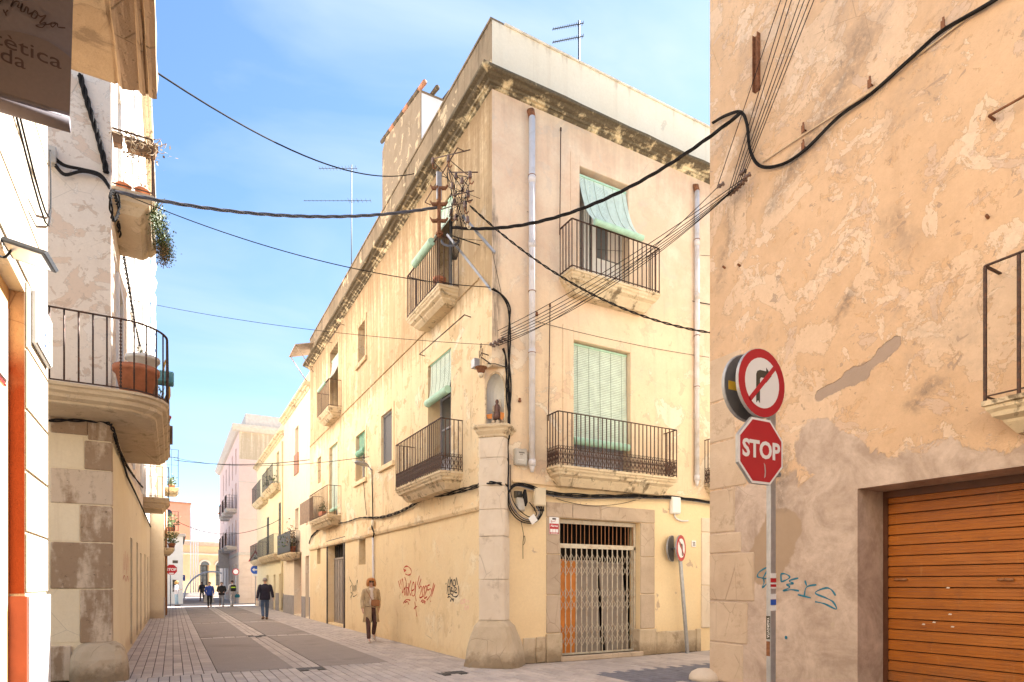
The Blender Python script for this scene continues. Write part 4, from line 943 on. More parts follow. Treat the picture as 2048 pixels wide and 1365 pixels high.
# scraps on the shutter
for px, y in ((1896, 1176), (1900, 1229), (1868, 1245), (1905, 1254), (1847, 1249)):
    p = Plane('x', sx, -1).pt(px, y, .006); mb = MB(); mb.extrude([p + Vector((0, .02, -.006)), p + Vector((0, -.015, -.009)), p + Vector((0, -.02, .006)), p + Vector((0, .008, .010))], (-.001, 0, 0)); mb.build('paper_scrap', m_paper, shf)
GR = lambda x, y: PR.uz(1510 + x / 7.584, 1110 + y / 7.584, .014)
graffiti([[(130, 360), (90, 350), (30, 330), (60, 260), (175, 195), (165, 260), (120, 360), (230, 345), (225, 380), (180, 430), (105, 498), (130, 420), (120, 365)], [(240, 340), (245, 400)], [(390, 410), (385, 290)], [(385, 290), (450, 290), (520, 335), (470, 380), (390, 412)],
          [(650, 352), (510, 395), (575, 435), (470, 450), (520, 490), (420, 545), (540, 530), (660, 548)], [(750, 390), (775, 470)], [(925, 455), (775, 490), (740, 625)], [(640, 605), (840, 655)], [(1215, 620), (1150, 530), (1060, 505), (905, 578), (1080, 660), (1180, 720), (1225, 825), (1050, 745), (905, 712)]], m_sprayblue, .027, 'blue spray tag reading BODEYS', GR, PR, peach)
mb = MB(); c = PR.uz(1510 + 478 / 7.584, 1110 + 1255 / 7.584); mb.poly([PR(c[0] + .022 * math.cos(x), .012, c[1] + .026 * math.sin(x)) for x in [6.283 * k / 12 for k in range(12)]]); mb.build('graffiti', m_sprayblue, peach)
# rusty channel iron, pin bars, chip in the render
mb = MB(); a, b = PR.pt(1513, 70, .03), PR.pt(1513, 182, .03); u = a.y; P = PR
for o0, o1, u0, u1 in ((0, .02, u - .045, u + .045), (.02, .07, u - .045, u - .035), (.02, .07, u + .035, u + .045)): mb.pbox(P, u0, u1, o0, o1, b.z, a.z)
for f in (.12, .5, .9): mb.lathe(Vector(P(u, .02, b.z + (a.z - b.z) * f)), [(.02, -.015), (.02, .015)], 6)
mb.build('channel_iron', m_rust, peach)
mb = MB(); p, q = PR.pt(1978, 232, .12), PR.pt(2060, 186, .12); mb.tube([p, q], .014, 6); mb.tube([p, p + Vector((.14, 0, 0))], .014, 6); mb.build('iron_bar', m_rust, peach)
for px, y in ((1976, 437), (1450, 537), (1480, 533)):
    p = PR.pt(px, y); mb = MB(); mb.tube([p + Vector((.02, 0, 0)), p + Vector((-.06, -.01, .01))], .016, 6); mb.build('wall_pin', m_rust, peach)
mb = MB(); c = PR.uz(1665, 1250); mb.extrude([PR(c[0] + .03 * math.cos(x) * random.uniform(.7, 1.2), .0, c[1] + .045 * math.sin(x) * random.uniform(.7, 1.2)) for x in [6.283 * k / 9 for k in range(9)]], (-.004, 0, 0)); mb.build('render_chip', m_stone2, peach)

# ---- tall pale house opposite, its end wall towards us
pale = thing('pale_house', 'tall flaking lime washed house with quoins, rounded balcony and honey yellow ground floor', 'building', (-.88, 11.9, 0))
HL, YL = 17.5, 31.2
hl = [(13.0, 13.9, 4.45, 6.9, .25), (12.5, 13.4, 7.95, 10.4, .25), (17.2, 18.1, 7.95, 10.4, .25), (22.0, 22.9, 7.95, 10.4, .25), (12.6, 13.5, 11.6, 13.8, .25), (17.2, 18.1, 11.6, 13.8, .25), (22.2, 23.1, 4.45, 6.9, .25), (24.8, 25.6, 4.45, 6.9, .25), (17.4, 18.2, 4.45, 6.9, .25),
      (17.1, 17.9, .05, 2.65, .20), (19.9, 20.7, .05, 2.7, .2), (22.2, 23.0, .05, 2.5, .2), (25.4, 26.3, .05, 2.6, .2), (28.2, 29.1, .05, 2.6, .2)]
wl = MB()
facade(wl, PL, 11.9, YL, 4.1, HL, [h for h in hl if h[2] > 4]); facade(wl, PL, 11.9, YL, 0, 4.1, [h for h in hl if h[2] < 4], 1)
facade(wl, PE, -10, -.88, 4.1, HL, []); facade(wl, PE, -10, -.88, 0, 4.1, [], 1)
wl.quad((-.88, YL, 0), (-10, YL, 0), (-10, YL, HL), (-.88, YL, HL)); wl.quad((-.88, 11.9, HL), (-10, 11.9, HL), (-10, YL, HL), (-.88, YL, HL)); wl.quad((-10, 11.9, 0), (-10, YL, 0), (-10, YL, HL), (-10, 11.9, HL))
wl.build('wall', [m_Lup, m_Llow], pale)
for h in hl:
    window(pale, PL, h[0], h[1], h[2], h[3], h[4], m_woodbrown if h[2] < 1 else m_woodwhite, 2, 1 if h[2] < 1 else 3, .06)
    if h[2] > 4:
        mb = MB(); mb.pbox(PL, h[0] - .16, h[0] - .004, -.01, .05, h[2], h[3] + .15); mb.pbox(PL, h[1] + .004, h[1] + .16, -.01, .05, h[2], h[3] + .15); mb.pbox(PL, h[0] - .004, h[1] + .004, -.01, .05, h[3] + .004, h[3] + .15); mb.build('window_surround', m_white, pale)
box_cornice(pale, PL, 11.7, YL + .1, HL - .3, CP, m_slab)
box_cornice(pale, PL, 20.6, 20.66, 7.0, [(-.01, 0), (.10, 0), (.10, 9.5), (-.01, 9.5)], m_white, 'pilaster', .0)
mb = MB()
pts = [Vector(PL(29.8 + .03 * math.sin(k * 1.7), .16 + .03 * math.cos(k * 1.7), 5.2 + k * .22)) for k in range(50)]; mb.tube(pts, [.10 + .03 * math.sin(k * 2.2) for k in range(50)], 8); mb.build('corner_moulding', m_white, pale)
# quoins of the end wall (block bounds read on that wall) - every stone a piece
eX = lambda px: PE.u(px)
ez = lambda y: PE.z(222, y)
q = []
for x0, x1, ya, yb in ((101, 176, 840, 877), (176, 223, 840, 885), (169, 223, 886, 943), (101, 223, 944, 1012), (160, 223, 1013, 1086), (101, 223, 1087, 1178), (160, 223, 1179, 1285)):
    q.append((PE, eX(x0), eX(x1) + (.012 if x1 == 223 else 0), -.15, .014 + random.uniform(0, .012), ez(yb) + .004, ez(ya) - .004))
boxes('quoin_stone', q, m_quoin, pale, .014, .003)
boxes('wall_panel', [(PE, eX(95), eX(168), -.02, .006, ez(942), ez(879)), (PE, eX(95), eX(159), -.02, .006, ez(1085), ez(1014)), (PE, eX(95), eX(159), -.02, .006, ez(1282), ez(1180))], m_Llow, pale, .004)
mb = MB(); c = Vector((-1.02, 11.78, 0))
def gs(r0, r1, z, j=.015): return [c + Vector((r0 * math.copysign(abs(math.cos(a)) ** .55, math.cos(a)) + random.uniform(-j, j), r1 * math.copysign(abs(math.sin(a)) ** .55, math.sin(a)) + random.uniform(-j, j), z + random.uniform(-j, j) * .4)) for a in [6.28318 * k / 16 for k in range(16)]]
mb.loft([gs(.40, .36, 0), gs(.40, .35, .15), gs(.38, .34, .35), gs(.35, .30, .48), gs(.29, .24, .56), gs(.22, .17, .60)], True, True, 0, False); mb.build('guard_stone', m_plinth, pale)
boxes('plinth_stone', [(PE, -1.95, -1.40, -.1, .05, 0, .56), (PE, -2.6, -1.96, -.1, .045, 0, .57)], m_quoin, pale, .02, .004)
# rounded balcony at the corner of the pale house
def outline(ins, n=9):
    x1, y0, y1, r = -.05 - ins, 10.80 + ins, 15.9 - ins, .62 - ins * .5
    pts = [(-2.6, y0)] + [(-2.6 + (x1 - r + 2.6) * k / 10, y0) for k in range(1, 11)]
    pts += [(x1 - r + r * math.sin(1.5708 * k / n), y0 + r - r * math.cos(1.5708 * k / n)) for k in range(1, n + 1)]
    pts += [(x1, y0 + r + (y1 - y0 - r) * k / 16) for k in range(1, 17)]
    return pts
def ring(ins, z, j=.006):
    o = outline(ins); return [Vector((x + random.uniform(-j, j), y + random.uniform(-j, j), z + random.uniform(-j, j))) for x, y in o] + [Vector((-.9, 15.9 - ins, z)), Vector((-.9, 11.92, z)), Vector((-2.6, 11.92, z))]
mb = MB(); mb.loft([ring(0, 4.44), ring(0, 4.40), ring(.03, 4.385), ring(.04, 4.33), ring(.09, 4.30), ring(.10, 4.25), ring(.18, 4.21), ring(.19, 4.18), ring(.24, 4.165)], True, True, 0, False)
rb = mb.build('balcony', m_soffit, pale, label='balcony that wraps round the rounded corner')
o_ = [Vector((x, y, 0)) for x, y in outline(.03)]
for z, w_, nm_ in ((5.50, .034, 'handrail'), (4.47, .026, 'bottom_rail')):
    mb = MB()
    for a, b in zip(o_, o_[1:]): mb.bar(a + Vector((0, 0, z)), b + Vector((0, 0, z)), w_, .016)
    mb.build(nm_, m_iron, rb)
acc = 0; nxt = .2; bme = tme = None; cnt = 0
for a, b in zip(o_, o_[1:]):
    L = (b - a).length
    while nxt <= acc + L:
        p = a.lerp(b, (nxt - acc) / L) + Vector((0, 0, 4.48)); cnt += 1; nxt += .172
        if cnt % 6 == 5:
            if tme is None: mb = MB(); mb.tube([p + Vector((0, 0, k * .0128)) for k in range(80)], [.009 + .009 * (k % 4 in (1, 2)) for k in range(80)], 6); t_ = mb.build('twisted_baluster', m_iron, rb, p); tme = t_.data
            else: link('twisted_baluster', tme, rb, p)
        elif bme is None: mb = MB(); mb.tube([p, p + Vector((0, 0, 1.01))], .013, 6); t_ = mb.build('baluster', m_iron, rb, p); bme = t_.data
        else: link('baluster', bme, rb, p)
    acc += L
# upper balcony and farther balcony of the pale house
balcony(pale, PL, 11.95, 13.95, .60, 8.08, .95, .32, sp=.42, slab=m_soffit, label='upper balcony with planters hooked on its rail')
balcony(pale, PL, 24.1, 26.4, .78, 4.48, 1.05, .36, sp=.17, slab=m_soffit)
# ledge with cable box on end wall
mb = MB(); p = PE.pt(104, 318); mb.pbox(PE, p.x - .07, p.x + .07, 0, .14, p.z - .13, p.z + .13); tag(mb.build('junction_box', m_box, None, p, bevel=.01), 'grey junction box high on the end wall where black cables gather', 'junction box')
mb = MB(); p = PL.pt(228, 405); mb.pbox(PL, p.y - .08, p.y + .08, 0, .10, p.z - .16, p.z + .12); tag(mb.build('junction_box', m_box, None, p, bevel=.01), 'small grey junction box under the upper balcony of the pale house', 'junction box')
graf_p = [[(0, 0), (.1, .5), (.15, .1), (.25, .6), (.3, .1)], [(.35, .5), (.4, 0), (.5, .55), (.45, .1)], [(.55, .6), (.6, .1), (.7, .5)], [(.0, -.15), (.15, -.05), (.3, -.2)], [(.4, -.2), (.55, -.05), (.7, -.2)]]
mb = MB()
for s in graf_p: ribbon(mb, [(14.6 + x * 2.6, 1.75 + z * .8) for x, z in s], .03, PL, .004)
mb.build('graffiti', m_sprayred, pale, label='faded red scribble on the yellow wall')
mb = MB(); mb.tube([PL(11.95, .03, 4.0), PL(13.5, .03, 3.95), PL(15.2, .04, 3.8), PL(19, .05, 3.85), PL(24, .05, 3.9), PL(31, .04, 4.0)], .022, 5); tag(mb.build('wall_cable', m_cable), 'black cable clipped along the yellow wall under the rounded balcony', 'cable')

# ---- lower house beyond it
low = thing('low_house', 'low beige house beyond the pale house with plant filled balconies', 'building', (-.35, 31.3, 0)); PL2 = Plane('x', -.35, 1)
wl = MB(); h2 = [(32.2, 33.1, .05, 2.5, .2), (34.2, 35.0, .05, 2.5, .2), (36.8, 38.4, .05, 2.6, .2), (39.6, 40.6, .05, 2.6, .2), (32.2, 33.0, 3.2, 5.4, .2), (35.6, 36.5, 4.15, 6.0, .2), (35.6, 36.5, 6.4, 8.0, .2), (39.2, 40.1, 4.15, 6.2, .2)]
facade(wl, PL2, 31.3, 43.0, 0, 8.4, h2); shell(wl, PL2, 31.3, 43.0, 8.4, 9); wl.build('wall', m_Llow, low)
for h in h2: window(low, PL2, *h[:4], .2, m_woodbrown if h[2] < 1 else m_woodwhite, 2, 1 if h[2] < 1 else 2, .06)
balcony(low, PL2, 31.5, 33.6, .42, 3.15, 1.0, .3, sp=.16, iron=m_iron_dk); balcony(low, PL2, 35.0, 37.0, .62, 4.15, 1.0, .16, sp=.16, iron=m_iron_dk); balcony(low, PL2, 35.0, 37.2, .62, 6.35, 1.9, .16, sp=.3, iron=m_iron_dk, mid=True)
boxes('base_panel', [(PL2, 38.6, 39.5, -.01, .05, 0, 2.5), (PL2, 40.7, 42.98, -.01, .05, 0, 2.5), (PL2, 31.32, 32.1, -.01, .05, 0, .9)], m_concrete, low)
for k, y in enumerate((33.7, 35.6)): mb = MB(); mb.tube([PL2(y, .07, .02), PL2(y, .07, 5.5)], .05, 6); mb.build('drainpipe', m_rust if k else m_leather, low)

# ---- near shop house at the left edge
shop = thing('shop_house', 'sunlit cream shop house with orange doorway, heavy balcony and hanging cloth sign', 'building', (-1.0, 6.87, 0))
wl = MB(); HN = 10.5; rY = PN.u(50)
facade(wl, PN, -12, 6.87, 0, HN, [(2.2, rY, 0, 3.80, .10)])
shell(wl, PN, -12, 6.87, HN, 7); wl.build('wall', m_N, shop)
mb = MB(); mb.quad((-1.098, 2.2, 0), (-1.098, rY, 0), (-1.098, rY, 3.80), (-1.098, 2.2, 3.80)); mb.build('recess_panel', m_apricot, shop)
mb = MB(); mb.box((-1.097, rY - .006, 1.47), (-1.004, rY - .002, 3.797)); mb.build('orange_jamb', m_orange, shop)
mb = MB(); mb.box((-1.097, rY - .02, 0), (-.985, rY - .003, 1.45)); mb.build('jamb_tile', simple('brick_red_tile', (.30, .07, .035), .6, 0, .12, 8, .3), shop)
boxes('marble_slab', [(PN, rY + .012, 6.90, .002, .03, 0, 1.45)], m_white, shop, .004)
boxes('facing_block', [(PN, rY + .004, 6.874, .001, .014, z0 + .008, z0 + .468) for z0 in [1.47 + .476 * k for k in range(4)]], m_N, shop, .006)
boxes('facing_block', [(PN, 3.0 + (k % 2) * .4, 6.874, .001, .012, z0 + .008, z0 + .468) for k, z0 in enumerate([3.90 + .476 * k for k in range(9)])], m_N, shop, .006)
boxes('facing_block', [(PN, rY + .004, 6.874, .001, .014, 3.38, 3.89)], m_N, shop, .006)
# the heavy balcony overhead: plain soffit and moulded brown front edge
pr = [(-1.02, 4.50), (-.30, 4.50), (-.285, 4.508), (-.275, 4.492), (-.265, 4.487), (-.25, 4.487), (-.225, 4.493), (-.195, 4.506), (-.175, 4.512), (-.172, 4.497), (-.16, 4.489), (-.148, 4.492), (-.142, 4.508), (-.13, 4.510), (-.127, 4.494), (-.11, 4.490), (-.084, 4.496), (-.08, 4.62), (-1.02, 4.62)]
rs = [[Vector((x + random.uniform(-.004, .004), -2.5 + k * 6.8 / 40, z + random.uniform(-.003, .003))) for x, z in pr] for k in range(41)]
mb = MB(); mb.loft(rs, True, True, 0, False); nb_ = mb.build('balcony', [m_soffit2], shop, label='heavy balcony slab seen from below')
mb = MB(); rs2 = [[p + Vector((.0025, 0, -.0025)) for p in r[3:17]] for r in rs]; mb.loft(rs2, False, False, 0, False); mb.build('moulded_edge', m_sandstone, nb_)
# light boxes
def lightbox(y0, y1, z0, z1, o0, o1, label):
    c = PN(y0, o0, z0); t = thing('shop_sign', label, 'sign', c, 0)
    mb = MB(); mb.pbox(PN, y0, y1, o0, o1 - .008, z0, z1); mb.build('sign_case', m_alu, t, bevel=.004)
    mb = MB(); mb.pbox(PN, y0 + .012, y1 - .012, o1 - .006, o1, z0 + .012, z1 - .012); mb.build('sign_face', m_white, t); return t
sg = lightbox(6.12, 6.80, 3.47, 3.89, .016, .055, 'small white box sign with blue lettering on the sunlit shop front')
text_obj('lettering', 'Carrer de', .075, PN(6.52, .0565, 3.66), (0, 1, 0), (0, 0, 1), m_inkblue, sg); text_obj('lettering', 'Sant Pau', .075, PN(6.52, .0565, 3.57), (0, 1, 0), (0, 0, 1), m_inkblue, sg)
mb = MB(); mb.add([PN(6.46, .0566, 3.78), PN(6.475, .0566, 3.74), PN(6.46, .0566, 3.71), PN(6.445, .0566, 3.74)], [(0, 1, 2, 3)]); mb.tube([PN(6.46, .057, 3.78), PN(6.46, .057, 3.82)], .002, 3); mb.build('logo', m_inkblue, sg)
sg2 = lightbox(3.4, 5.58, 2.98, 3.52, -.095, -.03, 'long white box sign inside the orange doorway at the picture edge')
mb = MB(); mb.tube([PN(3.4, -.05, 2.965), PN(5.58, -.05, 2.965)], .012, 5); mb.build('red_edge', m_redsign, sg2)
for j, zz in enumerate((3.18, 3.12)): text_obj('lettering', 'eseny', .085, PN(5.24, -.0285, zz), (0, 1, 0), (0, 0, 1), m_ink, sg2)
# flood lamp
fl = thing('flood_lamp', 'grey flood lamp on a bracket angled over the shop doorway', 'lamp', (-.98, 5.25, 3.80))
c = Vector((-.845, 5.2, 3.77)); ax = Vector((.13, -.06, -.045)); ay = Vector((.026, .048, -.040)); az = ax.cross(ay).normalized() * .02; az = az if az.dot(Vector((0, 0, CAM_H)) - c) > 0 else -az
mb = MB(); mb.obox(c, ax, ay, az); mb.build('housing', m_iron_dk, fl, bevel=.006)
for s in (1, -1):
    if s > 0: mb = MB(); mb.obox(c + az * s * 1.05, ax * .84, ay * .80, az * .12); mb.build('glass', m_alu, fl)
mb = MB(); mb.tube([(-1.0, 5.28, 3.86), (-.97, 5.26, 3.80), c - ax * 1.02], .012, 6); mb.build('bracket', m_iron_dk, fl)
mb = MB(); mb.tube(smooth_pts([(-1.0, 4.9, 3.72), (-.99, 5.0, 3.66), (-.97, 5.15, 3.70), c - ax * .8]), .008, 5); mb.build('lead', m_cable, fl)
# cloth banner
Y_ = 3.4; PBn = Plane('y', Y_, -1); bn = thing('banner', 'taupe cloth banner with dark lettering hanging from the shop balcony', 'banner', (-.42, Y_, 3.6))
mb = MB(); vs = []; n = 14
for k in range(n + 1):
    f = k / n
    for z in (3.66, 4.1, 4.42): vs.append((-.975 + f * .565 + (z - 3.6) * .022, Y_ + .012 * math.sin(f * 5 + z * 2), z))
fs = []
for k in range(n):
    for j in range(2): fs.append((3 * k + j, 3 * k + 3 + j, 3 * k + 4 + j, 3 * k + 1 + j))
mb.add(vs, fs, 0, True); mb.build('cloth', m_banner, bn)
mb = MB(); mb.tube([(-.985, Y_, 3.63), (-.408, Y_, 3.63)], .032, 10); mb.build('hem', m_banner, bn)
mb = MB(); mb.tube([(-.99, Y_, 4.43), (-.39, Y_, 4.43)], .014, 8)
for x in (-.9, -.45): mb.tube([(x, Y_, 4.43), (x, Y_, 4.52)], .006, 5)
mb.build('rod', m_alu, bn)
bz = lambda px, py: PBn.pt(px, py, .02)
mb = MB(); pts = [(-5, 62), (15, 61), (40, 65), (70, 73), (95, 83), (115, 95), (135, 111), (143, 118)]
top = [bz(*p) for p in pts]; mb.add(top + [Vector((p.x - .006, p.y, 3.67)) for p in top], [(i, i + 1, len(pts) + i + 1, len(pts) + i) for i in range(len(pts) - 1)]); mb.build('printed_shape', m_banner2, bn)
mb = MB(); mb.pbox(PBn, -.97, -.416, .0215, .022, 3.66, 3.72)
def script(pts, wd): 
    m_ = MB(); ribbon(m_, [PBn.uz(x / 2.844 , y / 2.844, .024) for x, y in pts], wd, PBn, .024); return m_
for s in ([(-60, 40), (-20, 20), (5, 5), (20, -5), (40, 0), (70, -10), (75, 5), (62, 40), (85, 10), (110, 15), (100, 40), (120, 45), (128, 20), (118, 60), (135, 68), (150, 40), (160, 50), (158, 80), (180, 75), (200, 62), (215, 80), (200, 105), (178, 95), (195, 68), (230, 95), (262, 88), (225, 135), (260, 130), (240, 158), (205, 145), (275, 140), (300, 128), (318, 135), (300, 155), (290, 140), (325, 135), (330, 155), (372, 160)], [(20, 55), (28, 75), (45, 58)], [(30, 72), (35, 92)]):
    script(s, .0065).build('lettering', m_ink, bn)
text_obj('lettering', 'estètica', .088, bz(124, 128), (1, 0, -.08), (0, 0, 1), m_ink, bn, align='RIGHT', sx=1.25); text_obj('lettering', 'da', .088, bz(52, 128), (1, 0, -.08), (0, 0, 1), m_ink, bn, align='RIGHT', sx=1.12)

# ---- two row houses after the corner building
def row_house(name, label, u0, u1, h, mat, holes, base, P=PA, styles=()):
    t = thing(name, label, 'building', P(u0, 0, 0)); wl = MB()
    facade(wl, P, u0, u1, .0, h, holes); shell(wl, P, u0, u1, h, 8); wl.build('wall', mat, t)
    box_cornice(t, P, u0, u1, h - .75, CP, m_slab)
    cuts = sorted([(a, b) for a, b, c, d, _ in holes if c < .2]); edges = [u0] + [v for ab in cuts for v in (ab[0] - .003, ab[1] + .003)] + [u1]
    boxes('base_band', [(P, a + .004, b - .004, -.01, .012, 0, base) for a, b in zip(edges[::2], edges[1::2]) if b - a > .05], m_greybase, t, 0)
    for i, hh in enumerate(holes): window(t, P, *hh[:4], hh[4], styles[i] if i < len(styles) else m_woodbrown, 2 if hh[1] - hh[0] > .7 else 1, 2, .05)
    return t
z2 = lambda px, y: PA.z(px, y)
h2 = [(uA(603), uA(588), .05, z2(595, 1106), .35), (uA(618), uA(611), .05, z2(615, 1112), .3), (uA(597), uA(590), z2(597, 944), z2(597, 850), .2), (uA(597), uA(590), z2(590, 1062), z2(597, 1015), .2), (uA(616), uA(612), z2(615, 1050), z2(615, 1020), .15)]
pch = row_house('pale_row_house', 'narrow pale peach row house between the corner building and a yellow one', 27.42, 34.6, 10.75, m_paleB, h2, .95, styles=[m_orangewood, m_greyboard, m_woodbrown, m_woodwhite])
balcony(pch, PA, uA(600), uA(572), .45, z2(600, 1105) , 1.0, .3, sp=.16, iron=m_iron_dk, label='balcony with dark sheeting and shrubs')
mb = MB(); mb.pbox(PA, uA(600), uA(573), .44, .452, z2(600, 1105) + .05, z2(600, 1105) + .98); mb.build('rail_sheet', m_iron_dk, pch)
mb = MB(); mb.tube([PA(uA(594), .02, z2(594, 940)), PA(uA(590), .02, z2(590, 940))], .02); 
mb = MB(); mb.pbox(PA, uA(597.5), uA(589.5), .0, .05, z2(597, 946), z2(597, 905)); mb.build('rail_sheet', m_leather, pch)
h3 = [(uA(566), uA(558), .05, z2(560, 1148), .4), (uA(551), uA(547), .05, z2(549, 1150), .3), (uA(537), uA(533), .05, z2(535, 1150), .3), (uA(563), uA(557), z2(560, 1110), z2(560, 1005), .15), (uA(538), uA(533.5), z2(536, 1115), z2(536, 1035), .15), (uA(558), uA(553), z2(555, 978), z2(555, 905), .2), (uA(536), uA(532), z2(535, 1003), z2(535, 935), .2)]
yel = row_house('yellow_row_house', 'butter yellow row house with four dark iron balconies at the end of the row', 34.62, 46.6, 10.2, m_yellowB, h3, 1.0, styles=[m_orangewood, m_woodbrown, m_woodbrown, m_woodbrown, m_woodbrown])
for a, b, y in ((564, 541, 978), (537, 519, 1003), (566, 533, 1112), (534, 515, 1121)):
    zf = z2((a + b) / 2, y); bb = balcony(yel, PA, uA(a), uA(b), .5, zf, 1.05, .32, sp=.2, iron=m_iron_dk)
for hh in h3[3:5]:
    mb = MB()
    for k in range(40): z = hh[2] + (hh[3] - hh[2]) * k / 40; mb.pbox(PA, hh[0] + .03, hh[1] - .03, -.06, -.02, z, z + .04)
    mb.build('shutter_slats', m_iron_dk, yel, kind='stuff')
mb = MB(); mb.tube([PA(uA(566), .06, .1), PA(uA(566), .06, 9.2)], .05, 6); mb.build('drainpipe', m_yellowB, yel)

# ---- pink block across the far street
PX, PY_ = Plane('x', 4.5, -1), Plane('y', 51.7, -1)
pk = thing('pink_building', 'pink rendered block on a pale stone ground floor across the far street', 'building', (4.5, 51.7, 0)); HP = 13.4
hs = []
for j, y in enumerate((54.0, 57.4, 60.8, 64.4, 68.0)):
    hs += [(y, y + 1.0, .1, 3.1, .4)] + [(y, y + 1.0, z, z + 2.1, .2) for z in (4.6, 7.6, 10.4)]
wl = MB(); facade(wl, PX, 51.7, 74, 0, 3.76, [h for h in hs if h[2] < 1], 1); facade(wl, PX, 51.7, 74, 3.76, HP, [h for h in hs if h[2] > 1])
facade(wl, PY_, 4.5, 16, 0, 3.76, [], 1); facade(wl, PY_, 4.5, 16, 3.76, 11.2, []); facade(wl, PY_, 4.5, 16, 11.2, HP, [], 2)
wl.quad((4.5, 51.7, HP), (16, 51.7, HP), (16, 74, HP), (4.5, 74, HP)); wl.quad((4.5, 74, 0), (16, 74, 0), (16, 74, HP), (4.5, 74, HP)); wl.quad((16, 51.7, 0), (16, 74, 0), (16, 74, HP), (16, 51.7, HP))
wl.build('wall', [m_pink, m_pinkpale, m_paleB], pk)
for h in hs: window(pk, PX, *h[:4], h[4], m_woodbrown if h[2] < 1 else m_woodwhite, 1, 2, .06)
box_cornice(pk, PX, 51.4, 74, HP - .1, [(-.02, 0), (.2, .05), (.45, .3), (.5, .5), (-.02, .55)], m_concrete); box_cornice(pk, PY_, 4.0, 16, HP - .1, [(-.02, 0), (.2, .05), (.45, .3), (.5, .5), (-.02, .55)], m_concrete)
mb = MB(); mb.box((5.0, 52.2, HP), (15.5, 70, HP + 1.5)); mb.build('roof_storey', m_concrete, pk)
boxes('base_stone', [(PY_, 4.46 + .9 * (k % 13) , 4.46 + .9 * (k % 13) + .89, -.05, .03, .35 + .56 * (k // 13), .35 + .56 * (k // 13) + .55) for k in range(13 * 6)], m_pinkpale, pk, .01)
boxes('string_course', [(PY_, 4.47, 16, -.05, .05, 3.74, 3.98), (PY_, 4.47, 16, -.05, .02, 6.5, 6.56), (PY_, 4.47, 16, -.05, .02, 9.4, 9.46), (PX, 51.8, 74, -.05, .05, 3.74, 3.98)], m_concrete, pk, 0)
for y, z in ((53.6, 7.55), (57.0, 7.55), (60.4, 7.55), (53.6, 4.55), (57.0, 4.55), (60.4, 4.55)):
    bb = balcony(pk, PX, y, y + 1.8, .8, z, 1.05, .3, sp=.2, iron=m_iron, slab=m_concrete, spread=.08)
    mb = MB(); mb.pbox(PX, y + .04, y + 1.76, .75, .765, z + .06, z + 1.0); mb.build('rail_sheet', m_leather if z < 5 and y < 54 else m_iron_dk, bb)
mb = MB(); mb.box((3.6, 61, 2.9), (4.45, 61.3, 4.6)); tag(mb.build('hanging_sign', m_concrete, None, (4.4, 61, 3)), 'blank grey panel sign jutting from the pink building', 'sign')

# ---- far square: white house, church front, salmon house, apartment block, tower
def far_box(name, label, x0, x1, y0, y1, h, mat, rz=0):
    t = thing(name, label, 'building', (x0, y0, 0)); mb = MB(); mb.box((x0, y0, 0), (x1, y1, h)); mb.build('wall', mat, t); return t
P5 = Plane('y', 52.5, -1)
wh = thing('white_house', 'low white house with a small arched window behind the far stop sign', 'building', (P5.u(366), 52.5, 0)); x1 = P5.u(366)
wl = MB(); hw_ = [(P5.u(345), P5.u(356), P5.z(350, 1127), P5.z(350, 1121), .2), (P5.u(345), P5.u(353), .9, P5.z(350, 1160), .2)]
facade(wl, P5, -9, x1, 0, P5.z(360, 1073), hw_); shell(wl, P5, -9, x1, P5.z(360, 1073), 12); wl.build('wall', m_white, wh)
for h in hw_: window(wh, P5, *h[:4], .2, m_woodbrown, 1, 1, .05)
mb = MB(); mb.box((-9, 52.3, P5.z(360, 1073)), (x1 + .2, 64, P5.z(360, 1073) + .2)); mb.build('roof', m_concrete, wh)
PC = Plane('y', 90, -1)
ch = thing('church_front', 'ochre church front with tall arched windows at the end of the street', 'building', (PC.u(366), 90, 0)); cz = lambda y: PC.z(405, y)
cu = PC.u; wins = [(cu(404), cu(424), cz(1172), cz(1130), .4), (cu(439), cu(456), cz(1172), cz(1130), .4)]
wl = MB(); facade(wl, PC, cu(366), cu(500), 0, cz(1083), wins); shell(wl, PC, cu(366), cu(500), cz(1083), 20); wl.build('wall', m_church, ch)
for h in wins:
    wd = window(ch, PC, *h[:4], .4, m_iron_dk, 2, 4, .12)
    uc, r_ = (h[0] + h[1]) / 2, (h[1] - h[0]) / 2
    mb = MB(); mb.add([PC(uc + r_ * math.cos(a), .02, h[3] + r_ * .9 * math.sin(a)) for a in [math.pi * k / 12 for k in range(13)]], [tuple(range(13))]); mb.build('fanlight', m_glass, ch)
    mb = MB()
    for k in range(12):
        a0, a1 = math.pi * k / 12, math.pi * (k + 1) / 12; f = lambda a, rr: PC(uc + rr * math.cos(a), .0, h[3] + rr * .9 * math.sin(a))
        mb.extrude([f(a0, r_), f(a1, r_), f(a1, r_ * 1.35), f(a0, r_ * 1.35)], (0, -.15, 0))
    mb.build('arch_moulding', m_paleB, ch)
box_cornice(ch, PC, cu(365), cu(500), cz(1092), [(-.05, 0), (.3, .1), (.5, .4), (.5, .6), (-.05, .7)], m_stone2, jit=0); box_cornice(ch, PC, cu(366), cu(500), cz(1110), [(-.05, 0), (.15, .05), (.2, .2), (-.05, .3)], m_paleB, 'string_course', 0)
sal = far_box('salmon_house', 'salmon pink house with a round window above the square', -4.5, 2.6, 104, 114, 13.6, m_salmon)
mb = MB(); mb.tube([(-.5, 103.95, 12), (-.5, 104.2, 12)], .6, 16); mb.build('round_window', m_iron_dk, sal)
boxes('roof_edge', [(Plane('y', 104, -1), -4.6, 2.7, -10, .2, 13.6, 13.85)], m_rooftile, sal, 0)
apt = far_box('apartment_block', 'big white apartment block behind the church front', 3.0, 12.5, 122, 134, 15.6, m_white)
